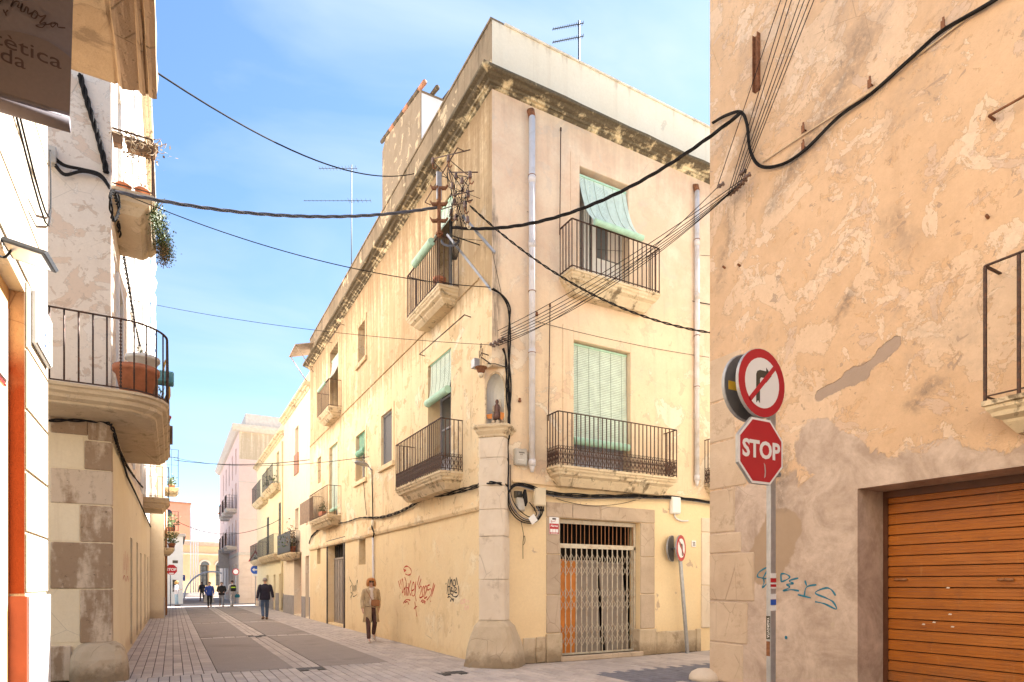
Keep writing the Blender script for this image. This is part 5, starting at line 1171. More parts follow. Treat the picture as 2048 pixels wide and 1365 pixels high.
pa = Plane('y', 122, -1); wme = None
for z in (5.0, 7.8, 10.6, 13.2):
    for x in (3.7, 4.8, 5.9, 7.0, 8.1, 9.2, 10.3):
        p = Vector((x, 121.98, z))
        if wme is None: mb = MB(); mb.box(p, p + Vector((.75, .03, 1.3))); o = mb.build('window', m_alu, apt, p); wme = o.data
        else: link('window', wme, apt, p)
tow = far_box('roof_tower', 'small tiled tower with a window beside the pink building', 6.0, 9.5, 80, 84, 10.2, m_paleB)
mb = MB(); mb.loft([[Vector(p) for p in ((4.9, 79, 10.2), (10.6, 79, 10.2), (10.6, 85, 10.2), (4.9, 85, 10.2))], [Vector(p) for p in ((7.2, 81.5, 11.9), (8.2, 81.5, 11.9), (8.2, 82.5, 11.9), (7.2, 82.5, 11.9))]], True, True, 0, False); mb.build('roof', m_rooftile, tow)
mb = MB(); mb.box((6.2, 79.97, 7.6), (6.9, 80.02, 9.6)); mb.build('window', m_glass, tow)
for k, px in enumerate((381.4, 386.9, 391.5, 396)):
    t = PC.pt(px, 1188, 8); mb = MB(); mb.tube([(t.x, t.y, 0), (t.x, t.y, 10.4)], .07, 6); tag(mb.build('flag_pole', m_white, None, (t.x, t.y, 0)), ['first', 'second', 'third', 'fourth'][k] + ' bare white flag pole counted from the salmon house', 'pole', 'row of flag poles on the square')
mb = MB(); c = Vector((3.6, 70, 0)); mb.tube([c + Vector((2.6 * math.cos(a), .4 * math.sin(a), 2.75 * math.sin(a))) for a in [math.pi * k / 24 for k in range(25)]], .09, 6); tag(mb.build('metal_arch', m_alu), 'thin metal arch sculpture curving over the square', 'sculpture')
mb = MB()
for k in range(3): mb.box((-1 + .0, 76 + .5 * k, -.02 + .16 * k), (9, 80, .15 + .16 * k))
struct(mb.build('steps', m_concrete))
mb = MB(); c = ground(417, 1205); mb.loft([[c + Vector((sx_ * w_, sy_ * w_, z)) for sx_, sy_ in ((-1, -1), (1, -1), (1, 1), (-1, 1))] for w_, z in ((.40, 0), (.38, .1), (.30, .62), (.27, .68))], True, True, 0, False); tag(mb.build('concrete_block', m_concrete, None, c, bevel=.02), 'pale concrete barrier block on the square behind the walkers', 'barrier')
ch.rotation_euler.z = R(24); apt.rotation_euler.z = R(28); sal.rotation_euler.z = R(15)
# house behind the camera; unseen side street blocks added to keep sun off ground
for nm_, lb, x0, x1, y0, y1, h in (('back_house', 'plain house closing the street behind', -9, 12, -26, -16, 9), ('side_street_blocker', 'unseen block added against sun at the side street end', 30.5, 38, 2, 14, 8), ('side_row_blocker', 'unseen block added to keep sun off the side street', 13.25, 30, 10.16, 20, 11.5)):
    far_box(nm_, lb, x0, x1, y0, y1, h, m_paleB)
# ================================================================== blinds
roller_blind(PA, uA(900.5), uA(858.5), [(-.04, dA1a[3] - .02), (-.03, dA1a[3] - .5), (.02, PA.z(880, 790))], 'green blind half rolled up above the scrolled balcony on the long front', rollr=.085)
roller_blind(PB, dB1[0] + .02, dB1[1] - .02, [(-.10, dB1[3] - .06), (-.09, dB1[3] - 1.0), (-.06, PB.z(1146, 876))], 'large pale green blind let down over the wide balcony door', rollr=.075)
roller_blind(PB, dB2[0] + .02, dB2[1] - .02, [(-.05, dB2[3] - .16), (.04, dB2[3] - .55), (.22, dB2[3] - 1.0), (.47, zB2 + 1.02)], 'pale blue green blind swung out over the top balcony rail', rollr=.06, mat=simple('pale_aqua_blind', (.58, .74, .70), .6, 0, .1, 6, .1))
roller_blind(PA, 11.95, 13.0, [(-.05, zA2 + 2.15), (.02, zA2 + 1.7), (.30, zA2 + 1.25), (.46, zA2 + 1.02)], 'green blind draped over the top balcony rail beside the cable pole', rollr=.08)
roller_blind(PA, uA(729), uA(714.5), [(-.06, wA1g[3] - .02), (-.06, wA1g[3] - .55)], 'small deep green rolled blind in the narrow middle window', rmat=m_greendk, mat=m_greendk, rollr=.10)
roller_blind(PA, uA(675), uA(660), [(-.08, dA1b[3] - .02), (-.07, dA1b[3] - 1.0), (-.06, dA1b[2] + .35)], 'green blind behind the boarded balcony', rollr=.06)
roller_blind(PA, uA(676), uA(661), [(-.06, dA2b[3] - .35), (.0, dA2b[3] - .8), (.18, dA2b[3] - 1.2), (.44, dA2b[2] + .98)], 'white cloth like blind drawn out over the farthest top balcony', mat=m_woodwhite, rollr=.05)

# ================================================================== things on balconies
z = zA2
pot('flowerpot', PA(11.98, .30, z), .13, .26, m_terra, 'round terracotta pot at the near end of the top balcony', dict(n=25, rx=.08, ry=.08, rz=.25, leaf=.06, mat=m_leafdry))
pot('flowerpot', PA(12.35, .28, z), .09, .17, m_terra, 'smaller terracotta pot next to the round one on the top balcony', dict(n=10, rx=.05, ry=.05, rz=.12, leaf=.04))
def planter(c, L, ax, mat, label, plant, w_=.17, h=.18):
    t = thing('planter', label, 'planter', c); ax = Vector(ax); ay = ax.cross(Vector((0, 0, 1)))
    mb = MB(); c = Vector(c); mb.loft([[c + ax * s * L / 2 * k + ay * q * w_ / 2 * k + Vector((0, 0, zz)) for s, q in ((-1, -1), (1, -1), (1, 1), (-1, 1))] for k, zz in ((.86, 0), (1, h * .85), (1.06, h * .85), (1.06, h), (.95, h))], True, True, 0, False); mb.build('trough', mat, t, bevel=.006)
    if plant: foliage(t, c + Vector((0, 0, h)), **plant)
zb = PA.z(682.5, 1030)
planter(PA(uA(667), .40, zb + .02), .62, (0, 1, 0), m_terra, 'terracotta trough of succulents on the boarded balcony', dict(n=120, rx=.07, ry=.30, rz=.2, leaf=.07))
bdm = MB(); Y0_, Y1_ = uA(650), uA(622); bdm.pbox(PA, Y0_, Y1_, .445, .46, zb + .05, zb + .95); tag(bdm.build('balcony_board', m_woodbrown, None, PA(Y0_, .45, zb)), 'dark brown board fixed inside the balcony railing', 'board')
bdm = MB(); bdm.pbox(PA, uA(645), uA(637), .42, .435, zb + .35, zb + .95); tag(bdm.build('balcony_board', m_yellow, None, PA(uA(645), .43, zb)), 'narrow yellow board standing inside the balcony railing', 'board')
for k, (px, y, lab) in enumerate(((596, 1085, 'dry leaning shrub rising above the sheeted balcony'), (590, 1098, 'bushy green plant in the sheeted balcony'))):
    pot('plant_pot', PA(uA(px), .25, z2(600, 1105)), .16, .3, m_terra, lab, dict(n=90, rx=.35, ry=.45, rz=.75 if k == 0 else .4, leaf=.14, mat=m_leafdry if k == 0 else m_leaf, stems=8))
for k, px in enumerate((546, 556)): pot('plant_pot', PA(uA(px), .3, z2(552, 978)), .14, .26, m_whitepot, ['white pot with a bushy plant on the highest yellow house balcony', 'white pot with a spiky plant nearer along the highest yellow house balcony'][k], dict(n=50, rx=.2, ry=.25, rz=.3, leaf=.12))
# pale house balconies
p = Vector((-.36, 12.9, 4.45))
pot('flowerpot', (-.50, 11.27, 4.46), .30, .46, m_terra, 'large terracotta tub on the rounded balcony')
mb = None
mb = MB(); mb.box((-.66, 11.74, 4.44), (-.22, 12.16, 5.0)); tag(mb.build('crate', m_woodbrown, None, (-.44, 11.95, 4.44), bevel=.01), 'upturned wooden crate carrying the white slatted pot', 'crate')
pot('flowerpot', (-.44, 11.95, 5.0), .24, .32, m_whitepot, 'white slatted pot raised behind the large terracotta tub', dict(n=20, rx=.1, ry=.1, rz=.15, leaf=.06))
pot('flowerpot', (-.22, 13.9, 4.945), .14, .18, m_terra, 'small terracotta pot on a stand behind the white pot', dict(n=40, rx=.12, ry=.12, rz=.22, leaf=.07))
pot('flowerpot', (-.15, 14.5, 4.80), .12, .2, m_redsign, 'small red pot at the far end of the rounded balcony', None)
mb = MB(); mb.pbox(PL, 13.75, 14.05, .5, .8, 4.92, 4.945); mb.pbox(PL, 13.85, 13.95, .6, .7, 4.44, 4.92); tag(mb.build('plant_stand', m_iron_dk, None, PL(13.9, .65, 4.44)), 'low dark plant stand carrying a small pot', 'stand')
mb = MB(); mb.box((-.30, 14.4, 4.44), (.0, 14.62, 4.79)); tag(mb.build('crate', m_woodbrown, None, (-.15, 14.5, 4.44), bevel=.01), 'small wooden crate under the red pot', 'crate')
mb = MB(); mb.box((-.30, 13.45, 5.40), (.02, 13.75, 5.62)); t = mb.build('blue_tub', simple('blue_green_tub', (.12, .33, .38), .6), None, (-.1, 13.6, 5.4), bevel=.02); tag(t, 'teal tub hung over the rounded balcony rail', 'tub')
mb = MB(); mb.loft([[Vector((-.12 + .05 * math.sin(k), 14.3 + .16 * math.cos(a), 5.25 + .8 * j / 6)) + Vector((.05 * math.sin(a), 0, 0)) * (1 - j / 8) for a in [6.283 * i / 10 for i in range(10)] for k in (j,)] for j in range(7)], True, True, 0, True); tag(mb.build('folded_parasol', simple('ochre_cloth', (.60, .40, .12), .85), None, (-.12, 14.3, 5.25)), 'folded ochre parasol behind the rounded balcony rail', 'parasol')
planter((-.46, 12.05, 8.78), .46, (1, 0, 0), m_woodbrown, 'brown trough full of dry trailing stems on the upper balcony rail', dict(n=140, rx=.34, ry=.10, rz=.12, leaf=.07, mat=m_leafdry, stems=14, droop=.32))
planter((-.80, 12.04, 8.80), .14, (1, 0, 0), m_woodbrown, 'very short brown trough of withered leaves beside the trailing stems', dict(n=40, rx=.2, ry=.10, rz=.10, leaf=.06, mat=m_leafdry, stems=6, droop=.25))
for q in range(16):
    x0 = -.70 + .036 * q; pts = [Vector((x0, 11.96, 8.96))]
    for i in range(6): pts.append(pts[-1] + Vector((random.uniform(-.06, .06), random.uniform(-.05, .02), random.uniform(-.09, .03))))
    mb = MB() if q == 0 else mb; mb.tube(smooth_pts(pts, 3), .006, 4)
o_st = mb.build('dry_stems', m_stem, None, (-.46, 11.96, 8.9), kind='stuff'); tag(o_st, 'pale curling dead stems hanging over the brown rail trough', 'dead stems')
for x, lab in ((-.72, 'small dry grass pot on the upper balcony floor'), (-.45, 'small pot with sparse twigs on the upper balcony floor')): pot('flowerpot', (x, 12.15, 8.08), .11, .15, m_terra, lab, dict(n=16, rx=.1, ry=.1, rz=.2, leaf=.05, mat=m_leafdry))
t = thing('hanging_plant', 'green and dry trailing bush spilling off the upper balcony edge', 'plant', (-.22, 13.2, 7.8)); [foliage(t, Vector((-.26 + .03 * q, 12.3 + .24 * q, 7.98 - .02 * q)), n=420, rx=.14, ry=.16, rz=.15, leaf=.045, stems=10, droop=.14) for q in range(6)]
t2 = thing('hanging_plant', 'brown withered part of the bush below the upper balcony', 'plant', (-.18, 13.6, 7.5)); [foliage(t2, Vector((-.16, 13.1 + .22 * q, 7.80 - .02 * q)), n=200, rx=.13, ry=.16, rz=.12, leaf=.04, mat=m_leafdry, stems=8, droop=.12) for q in range(3)] if True else foliage(t2, Vector((-.12, 13.6, 7.4)), n=350, rx=.14, ry=.4, rz=.15, leaf=.06, mat=m_leafdry, stems=20, droop=.35)
for y, zz, s, lab in ((32.4, 3.15, .35, 'bushy dark plant on the nearer low house balcony'), (35.6, 4.15, .5, 'leafy planter with red flowers on the low house balcony'), (36.4, 4.15, .4, 'second leafy plant at the far end of the low house balcony'), (36.0, 6.35, .3, 'small green plant on the top balcony of the low house')): pot('plant_pot', PL2(y, .3, zz), .16, .25, m_terra, lab, dict(n=110, rx=s * .6, ry=s, rz=s * .9, leaf=.13))

# ================================================================== niche figure and its lamp
nc = NP(0, .10, NZ0 + .07); st = thing('niche_statue', 'small dark robed figure on a pale rock mound inside the corner niche', 'statue', nc)
mb = MB()
for k in range(26): mb.blob(nc + nu * random.uniform(-.17, .17) + nin * random.uniform(-.02, .1) + Vector((0, 0, random.uniform(.0, .17))), random.uniform(.03, .06), random.uniform(.03, .05), random.uniform(.03, .05), 6, 4, 0, .15)
mb.build('rock_mound', m_stone, st, kind='stuff')
mb = MB(); q = nc + Vector((0, 0, .20)); mb.lathe(q, [(.075, 0), (.07, .08), (.05, .17), (.06, .22), (.045, .27), (.022, .285), (.03, .31), (.034, .335), (.022, .365), (.01, .372)], 10)
mb.tube([q + Vector((0, 0, .22)), q + nu * -.055 + nin * -.03 + Vector((0, 0, .19)), q + nu * -.06 + nin * -.06 + Vector((0, 0, .16))], [.022, .02, .014], 6); mb.tube([q + nu * .05 + Vector((0, 0, .22)), q + nu * .06 + nin * -.05 + Vector((0, 0, .15))], [.022, .014], 6)
mb.build('figure', simple('dark_wood_figure', (.16, .085, .065), .6, 0, .25, 30, .3), st)
mb = MB(); mb.lathe(q + nu * -.05 + nin * -.06 + Vector((0, 0, .12)), [(.025, 0), (.02, .07), (.018, .08), (.022, .1), (.01, .125)], 8); mb.build('child_figure', m_stone2, st)
mb = MB(); mb.add([NP(-.17, .02, NZ0 + .27), NP(-.08, .03, NZ0 + .26), NP(-.07, .03, NZ0 + .36), NP(-.19, .02, NZ0 + .35)], [(0, 1, 2, 3)]); mb.add([NP(.09, .03, NZ0 + .24), NP(.13, .02, NZ0 + .22), NP(.20, .02, NZ0 + .34), NP(.09, .03, NZ0 + .38)], [(0, 1, 2, 3)]); mb.build('orange_card', m_orangewood, st)
mb = MB(); mb.extrude([NP(-.10, .24, NZ0 + .07)] + [NP(-.10 + .2 * k / 8 + .02 * math.sin(k * 2), .24, NZ0 + .30 + .40 * math.sin(math.pi * k / 8)) for k in range(9)] + [NP(.10, .24, NZ0 + .07)], nin * .03); mb.build('backdrop_rock', m_stone, st)
lp = thing('niche_lamp', 'old bowl lamp with grey box and wrought iron letters above the niche', 'lamp', PA.pt(962, 738, .10)); c = PA.pt(962, 738, .16)
mb = MB(); mb.lathe(c, [(.03, -.10), (.075, -.05), (.085, 0), (.115, .01), (.12, .025), (.03, .05)], 12); mb.build('bowl', m_rust, lp)
mb = MB(); mb.lathe(c, [(.03, -.16), (.05, -.13), (.055, -.09), (.03, -.085)], 10); mb.build('glass', m_boxcream, lp)
mb = MB(); b = PA.pt(951, 728, .2); mb.obox(b, (.06, 0, 0), (0, .075, 0), (0, 0, .085)); mb.build('lamp_box', m_galv, lp, bevel=.008)
mb = MB(); mb.tube([c + Vector((0, 0, .04)), c + Vector((0, 0, .42))], .008, 5); mb.tube([c + Vector((0, 0, .30)), c + Vector((.16, 0, .28))], .01, 5); mb.tube([c + Vector((0, 0, .22)), c + Vector((.20, -.10, .06))], .012, 5)
for s in (-1, 1): mb.tube([c + Vector((0, s * .07, .36)), c + Vector((0, s * .06, .22)), c + Vector((0, 0, .30))], .007, 4)
mb.tube([c + Vector((0, .035 * math.cos(a), .43 + .04 * math.sin(a))) for a in [6.283 * k / 8 for k in range(9)]], .006, 4)
mb.build('iron_letters', m_iron, lp)

# ================================================================== cables, brackets, boxes
def sag(p, q, s, n=18): p, q = Vector(p), Vector(q); return [p.lerp(q, k / n) - Vector((0, 0, s * 4 * (k / n) * (1 - k / n))) for k in range(n + 1)]
def cable(pts, r, label, strands=1, mat=None, turn=.5, group=None, name='cable', ends=True):
    mb = MB(); mat = mat or m_cable
    if strands == 1: mb.tube(pts, r, 5)
    else:
        pts = smooth_pts(pts, 5)
        for s in range(strands):
            L = 0; q = []
            for i, p in enumerate(pts):
                if i: L += (p - pts[i - 1]).length
                d = (pts[min(i + 1, len(pts) - 1)] - pts[max(i - 1, 0)]).normalized(); x = d.cross(Vector((0, 0, 1)))
                x = (x if x.length > .05 else d.orthogonal()).normalized(); y = d.cross(x); a = L / turn * 6.283 + s * 6.283 / strands
                q.append(p + (x * math.cos(a) + y * math.sin(a)) * r * 1.15)
            mb.tube(q, r, 5)
    return tag(mb.build(name, mat), label, 'cable', group)
hub = PA.pt(880, 470, .75); hub2 = PA.pt(876, 415, .50)
RBc = PR.pt(1482, 226, .10)
cable(sag(PL.pt(228, 383, .10), hub2, .28, 30), .014, 'thick twisted black cable from the pale house to the rusty cable pole', 3, m_cablegrey, .9)
cable(sag(PA.pt(905, 455, .6), RBc, .55, 34), .014, 'thick twisted black cable climbing from the cable pole to the peach building', 3, turn=.9)
cable(sag(Vector(PN(6.0, .0, 6.25)), PA.pt(828, 348, .33), .55, 26), .010, 'single cable sagging across the sky to the stained cornice')
cable(sag(PA.pt(940, 412, .45), PR.pt(1424, 645, .0) + Vector((.3, .3, 0)), .42, 26), .010, 'twisted black cable falling across the upper balcony behind the wire fan', 2, turn=.4)
cable(sag(PA.pt(905, 472, .55), PB.pt(1425, 610, .05), .12, 20), .011, 'thin straight black cable from the pole across the side front')
cable(sag(PL.pt(240, 385, .12), PA.pt(980, 575, .02), .30, 24), .008, 'thin black wire from the pale house down to the corner below the pole')
cable(sag(PL.pt(262, 600, .05), PA.pt(978, 690, .02), .15, 24), .005, 'very thin wire crossing the street to the corner above the niche')
cable(sag(PL2(37, .4, 8.2), PA.pt(738, 914, .05), .35, 20), .010, 'upper of two wires meeting the long front by the street lamp')
cable(sag(PL2(36, .4, 7.9), PA.pt(619, 920, .05), .22, 20), .016, 'lower wire meeting the long front where the pale row house begins')
cable(sag(PL2(38, .6, 4.9), PA.pt(562, 1038, .10), .75, 20), .014, 'deeply sagging wire across the far end of the street')
for a_, b_, oa, ob, sg, lab in (((925, 478), (1420, 512), .4, .02, .03, 'hair thin wire crossing the side front at mid blind height'), ((905, 375), (1060, 425), .45, .03, .05, 'hair thin wire from the insulators to the nearer drainpipe'), ((985, 505), (1003, 590), .03, .03, 0, 'short thin wire between the two stay braces'), ((1060, 640), (1418, 715), .02, .02, .06, 'thin wire stapled between the two balcony doors of the side front')):
    pa = PA.pt(*a_, oa) if a_[0] < 984 else PB.pt(*a_, oa); cable(sag(pa, PB.pt(*b_, ob), sg, 12), .0045, lab)
# fan of parallel wires from the corner to the insulators on the peach building and on overhead
c0 = [PB.pt(996 + random.uniform(-6, 6), 692 - 5 * k, .12) for k in range(7)]; c1 = [PR.pt(*q, .16 + .02 * k) for k, q in enumerate(((1434, 376), (1455, 392), (1461, 387), (1467, 381), (1473, 375), (1479, 368), (1486, 358)))]
ORD = ['lowest', 'second lowest', 'third lowest', 'middle', 'third highest', 'second highest', 'highest', 'topmost']
for k in range(7): cable(sag(c0[k], c1[k], .30 - .03 * k, 16), .006, ORD[k] + ' thin black wire in the fan of seven between corner and peach building', group='fan of wires over the side street')
for k in range(7):
    a, b = c1[k], PR.pt(1575 + 12 * k + random.uniform(-4, 4), -40, .25 + .03 * k); cable([a, a.lerp(b, .5), b], .006, ['first', 'second', 'third', 'fourth', 'fifth', 'sixth', 'seventh'][k] + ' wire from the building edge in the fan rising up the peach wall', group='fan of wires up the peach wall')
def insulator(p, d, name='insulator', mat=None, s=1.0):
    d = Vector(d).normalized(); mb = MB(); mb.tube([p, p + d * .03 * s, p + d * .031 * s, p + d * .06 * s, p + d * .061 * s, p + d * .09 * s, p + d * .092 * s, p + d * .12 * s], [.018 * s, .018 * s, .036 * s, .036 * s, .024 * s, .024 * s, .040 * s, .030 * s], 8); return mb.build(name, mat or m_porc, None, p)
for k in range(8): 
    p = c1[min(k, 6)] + (Vector((0, .08, .10)) if k > 6 else Vector((0, 0, 0))); tag(insulator(p, (c1[3] - c0[3]), s=.95), ORD[k] + ' dark clamp in the cluster where wires meet the peach wall', 'insulator', 'wire clamps on the peach wall')
for k in range(4): tag(insulator(PB.pt(990 + 8 * k, 694 - 4 * k, .10), (-.6, 0, .2), s=.95), ['lowest', 'second lowest', 'third', 'highest'][k] + ' dark clamp where the wire fan starts at the corner', 'insulator', 'wire clamps at the corner')
cable(smooth_pts([PR.pt(1425, 246, .08), PR.pt(1450, 232, .08), PR.pt(1482, 225, .08), PR.pt(1494, 250, .08), PR.pt(1500, 300, .07), PR.pt(1520, 332, .06), PR.pt(1560, 330, .06), PR.pt(1610, 300, .06), PR.pt(1680, 232, .06), PR.pt(1745, 185, .06), PR.pt(1830, 110, .06), PR.pt(1890, 58, .06), PR.pt(1990, 0, .06), PR.pt(2120, -90, .06)]), 0.0115, 'thick bundle of black cables looping across the peach wall', 3, turn=3.2)
cable(smooth_pts([PR.pt(1525, 325, .03), PR.pt(1610, 268, .03), PR.pt(1745, 180, .03), PR.pt(1890, 70, .03), PR.pt(2060, -60, .03)]), .011, 'thin painted conduit running diagonally up the peach wall', 1, m_cabletan)
for px, y in ((1612, 262), (1612, 296), (1745, 172), (1892, 56)): mb = MB(); p = PR.pt(px, y); mb.tube([p, p + Vector((-.05, .0, .0)), p + Vector((-.06, 0, .09))], .012, 5); mb.box(p + Vector((-.075, -.02, -.05)), p + Vector((-.06, .02, .05))); tag(mb.build('cable_hook', m_rust, None, p), ['rusty hook holding the conduit low on the peach wall', 'rusty hook holding the cable bundle just under the lowest conduit hook', 'rusty hook midway up the cable bundle', 'rusty hook near the top of the cable bundle'][[1612, 1612, 1745, 1892].index(px) if y != 296 else 1], 'hook', 'rusty hooks on the peach wall')
# cable pole with rusty brackets and porcelain insulators
tp_ = PA.pt(878, 345, .50); bp_ = PA.pt(878, 562, .50)
pole = thing('cable_pole', 'rusty and grey steel cable pole crowded with insulators outside the top balcony', 'cable pole', bp_)
x, y = tp_.x, tp_.y
mb = MB(); mb.box((x - .05, y - .025, tp_.z - .55), (x + .05, y + .025, tp_.z)); mb.build('pole_head', m_galv, pole)
mb = MB(); mb.box((x - .03, y - .03, zA2 + .86), (x + .03, y + .03, tp_.z - .35)); mb.build('pole', m_rust, pole)
mb = MB(); mb.box((x - .05, y - .06, zA2 + .90), (x + .07, y + .06, zA2 + .95)); mb.build('rail_clamp', m_rust, pole)
for k, zz in enumerate((380, 412, 445)):
    p = PA.pt(876, zz, .50); mb = MB(); vr = Vector((math.cos(R(YAW)), -math.sin(R(YAW)), 0)); dp = Vector((vr.y, -vr.x, 0))
    mb.obox(Vector((x, y, p.z)), vr * .14, dp * .03, (0, 0, .024))
    for s in (-1, 1): mb.bar(Vector((x, y, p.z)) + vr * .14 * s, Vector((x, y, p.z)) + vr * .17 * s + Vector((0, 0, .06)), .05, .025)
    mb.lathe((x - .05, y - .03, p.z - .02), [(.02, 0), (.02, .04)], 6); mb.build('bracket', m_rust, pole)
br_ = [(866, 322, 1), (897, 318, 1), (912, 352, 0), (940, 350, 1), (905, 372, 0), (925, 378, 0), (936, 388, 1), (908, 405, 0), (930, 410, 1), (912, 435, 0), (935, 440, 0), (902, 425, 1), (924, 362, 0)]
for px, py, k in br_:
    p = PA.pt(px, py, .55 + random.uniform(-.08, .08)); mb = MB(); rr = .032
    mb.lathe(p - Vector((0, 0, .06)), [(rr, 0), (rr * 1.25, .02), (rr * .8, .04), (rr * 1.15, .06), (rr * .75, .085), (rr, .11), (rr * .4, .125)], 8); ins = mb.build('insulator', m_porc, pole)
    mb = MB(); mb.tube(smooth_pts([p + Vector((0, 0, -.05)), p + Vector((.01, .02, -.12)), p + Vector((.05, .03, -.13)), p + Vector((.08, .02, -.08))], 3), .011, 5); mb.build('hook', m_boxcream if not k else m_rust, ins)
for a, b in (((866, 318), (940, 300)), ((897, 345), (955, 345)), ((900, 392), (947, 382)), ((880, 420), (945, 400)), ((895, 330), (925, 460))):
    mb = MB(); mb.tube([PA.pt(*a, .6), PA.pt(*b, .5)], .011, 5); mb.build('cross_rod', m_iron, pole)
mb = MB()
for k in range(26):
    a, b = random.choice(br_), random.choice(br_); p, q = PA.pt(a[0], a[1], .55), PA.pt(b[0] + random.uniform(-6, 6), b[1] + random.uniform(-4, 30), .5); mid = p.lerp(q, .5) + Vector((random.uniform(-.1, .1), random.uniform(-.12, .12), random.uniform(-.14, .12)))
    mb.tube(smooth_pts([p, mid, q], 5), .007, 4)
for k in range(9): mb.tube(smooth_pts([PA.pt(915 + 2.5 * k, 395, .5), PA.pt(912 + 2 * k, 440, .52), PA.pt(907 + 2 * k, 485, .5), PA.pt(905 + k, 520, .3)], 4), .006, 4)
mb.build('loose_wire', m_cable, pole, kind='stuff')
mb = MB(); cp = PA.pt(900, 480, .55)
for k in range(3): mb.tube(smooth_pts([cp + vr * (.16 * math.cos(a) * (1 + .04 * k)) + Vector((0, 0, .11 * math.sin(a) - .01 * k)) for a in [math.pi * (1 + .14 * i) for i in range(9)]], 3), .013, 5)
mb.build('cable_loop', m_cablegrey, pole)
for a, b, o0, o1 in (((925, 432), (987, 505), .5, .0), ((895, 470), (982, 583), .5, .0)):
    mb = MB(); mb.bar(PA.pt(*a, o0), PA.pt(*b, o1) + Vector((.03, 0, 0)), .05, .04); mb.build('stay_brace', m_galv, pole)
# vertical trunk of cables on the corner, loops and boxes
def vert(px, dy=0): return [PB.pt(px + random.uniform(-2, 2), y + dy, .05) for y in (585, 640, 700, 780, 860, 930, 985)]
cable(smooth_pts([PA.pt(985, 578, .05), PB.pt(1003, 590, .06), PB.pt(1017, 612, .06), PB.pt(1019, 640, .05), PB.pt(1018, 720, .05), PB.pt(1020, 800, .05), PB.pt(1016, 880, .05), PB.pt(1014, 960, .06), PB.pt(1014, 1010, .07)]), .017, 'thick black cable run down the corner beside the niche', 2, turn=1.6)
cable(smooth_pts([PB.pt(1006, 697, .08), PB.pt(1012, 720, .06), PB.pt(1014, 780, .05), PB.pt(1018, 850, .05), PB.pt(1013, 920, .06), PB.pt(1012, 990, .07)]), .014, 'second black cable run from the wire fan down the corner', 2, turn=1.1)
for k in range(5):
    o = k * 3.2; cable(smooth_pts([PB.pt(1015 + o * .5, 930, .06), PB.pt(1014 + o * .6, 985, .08), PB.pt(1020 + o, 1020 - o * .5, .10), PB.pt(1042 + o, 1043 - o * .8, .11), PB.pt(1070, 1045 - o, .10), PB.pt(1085 - o, 1025, .08), PB.pt(1078 - o * 1.5, 1005, .06)]), .013 - .001 * k, ['outermost black cable loop', 'second black cable loop', 'middle dark grey cable loop', 'tan cable loop', 'innermost thin cable loop'][k] + ' hanging round the boxes beside the door', 1, [m_cable, m_cable, m_cablegrey, m_cabletan, m_cable][k], group='cable loops by the boxes')
for k in range(4):
    o = k * 3; cable(smooth_pts([PB.pt(1016, 985 + o, .07), PB.pt(1030, 970 + o * .5, .08), PB.pt(1060, 972 + o, .08), PB.pt(1100, 985 + o, .07), PB.pt(1160, 990 + o * 1.2, .07), PB.pt(1220, 992 + o * .8, .07), PB.pt(1300, 991 + o, .06), PB.pt(1370, 997 + o * .6, .06), PB.pt(1440, 1008 + o * .5, .06)]), .014 - .002 * k, ['uppermost black cable of the run along the side front ledge', 'second black cable of the run along the side front ledge', 'third cable of the run along the ledge, dark grey', 'lowest tan painted cable along the side front ledge'][k], 2 if k < 2 else 1, [m_cable, m_cable, m_cablegrey, m_cabletan][k], 1.3)
cable(smooth_pts([PB.pt(1095, 985, .05), PB.pt(1120, 1000, .05), PB.pt(1180, 1012, .05), PB.pt(1240, 1008, .05), PB.pt(1290, 995, .05)]), .006, 'thin slack wire drooping below the side front cables')
cable(smooth_pts([PA.pt(958, 968, .12) , PB.pt(990, 966, .16), PB.pt(1015, 972, .12)]), .016, 'short black cable bridging the pillar', 2)
for k in range(2): cable(smooth_pts([PA.pt(956, 970 + 4 * k, .10), PA.pt(925, 978 + 5 * k, .05), PA.pt(890, 987 + 4 * k, .05), PA.pt(850, 996 + 2 * k, .05), PA.pt(800, 1022 + 3 * k, .05), PA.pt(760, 1034 + 2 * k, .05), PA.pt(720, 1036, .05), PA.pt(690, 1045, .05), PA.pt(650, 1052, .05), PA.pt(625, 1070 + 2 * k, .05), PA.pt(618, 1088, .05)]), .011, ['upper black cable sweeping along the long front under its balconies', 'lower black cable sweeping along the long front under its balconies'][k], 2, turn=1.2)
cable(smooth_pts([PB.pt(1042, 1043, .06), PB.pt(1047, 1070, .04), PB.pt(1046, 1090, .04), PB.pt(1050, 1083, .04), PB.pt(1049, 1072, .04), PB.pt(1046, 1085, .04), PB.pt(1046, 1118, .04)]), .005, 'loose wire end hanging below the cable loops')
cable([PA.pt(975, 728, .05), PB.pt(990, 728, .05), PB.pt(1012, 735, .05)], .008, 'short wire from the niche lamp to the corner cables')
def jbox(P, x0, y0, x1, y1, d, mat, label, extra=None, name='junction_box'):
    a, b = P.uz(x0, y1), P.uz(x1, y0); c = P(min(a[0], b[0]), 0, a[1]); t = thing(name, label, 'junction box', c, 0)
    mb = MB(); mb.pbox(P, a[0], b[0], .005, d, a[1], b[1]); mb.build('case', mat, t, bevel=.012)
    mb = MB(); mb.pbox(P, a[0] + .015, b[0] - .015, d + .001, d + .014, a[1] + .02, b[1] - .015); mb.build('cover', mat, t, bevel=.006)
    if extra: extra(t, a, b, d)
    return t
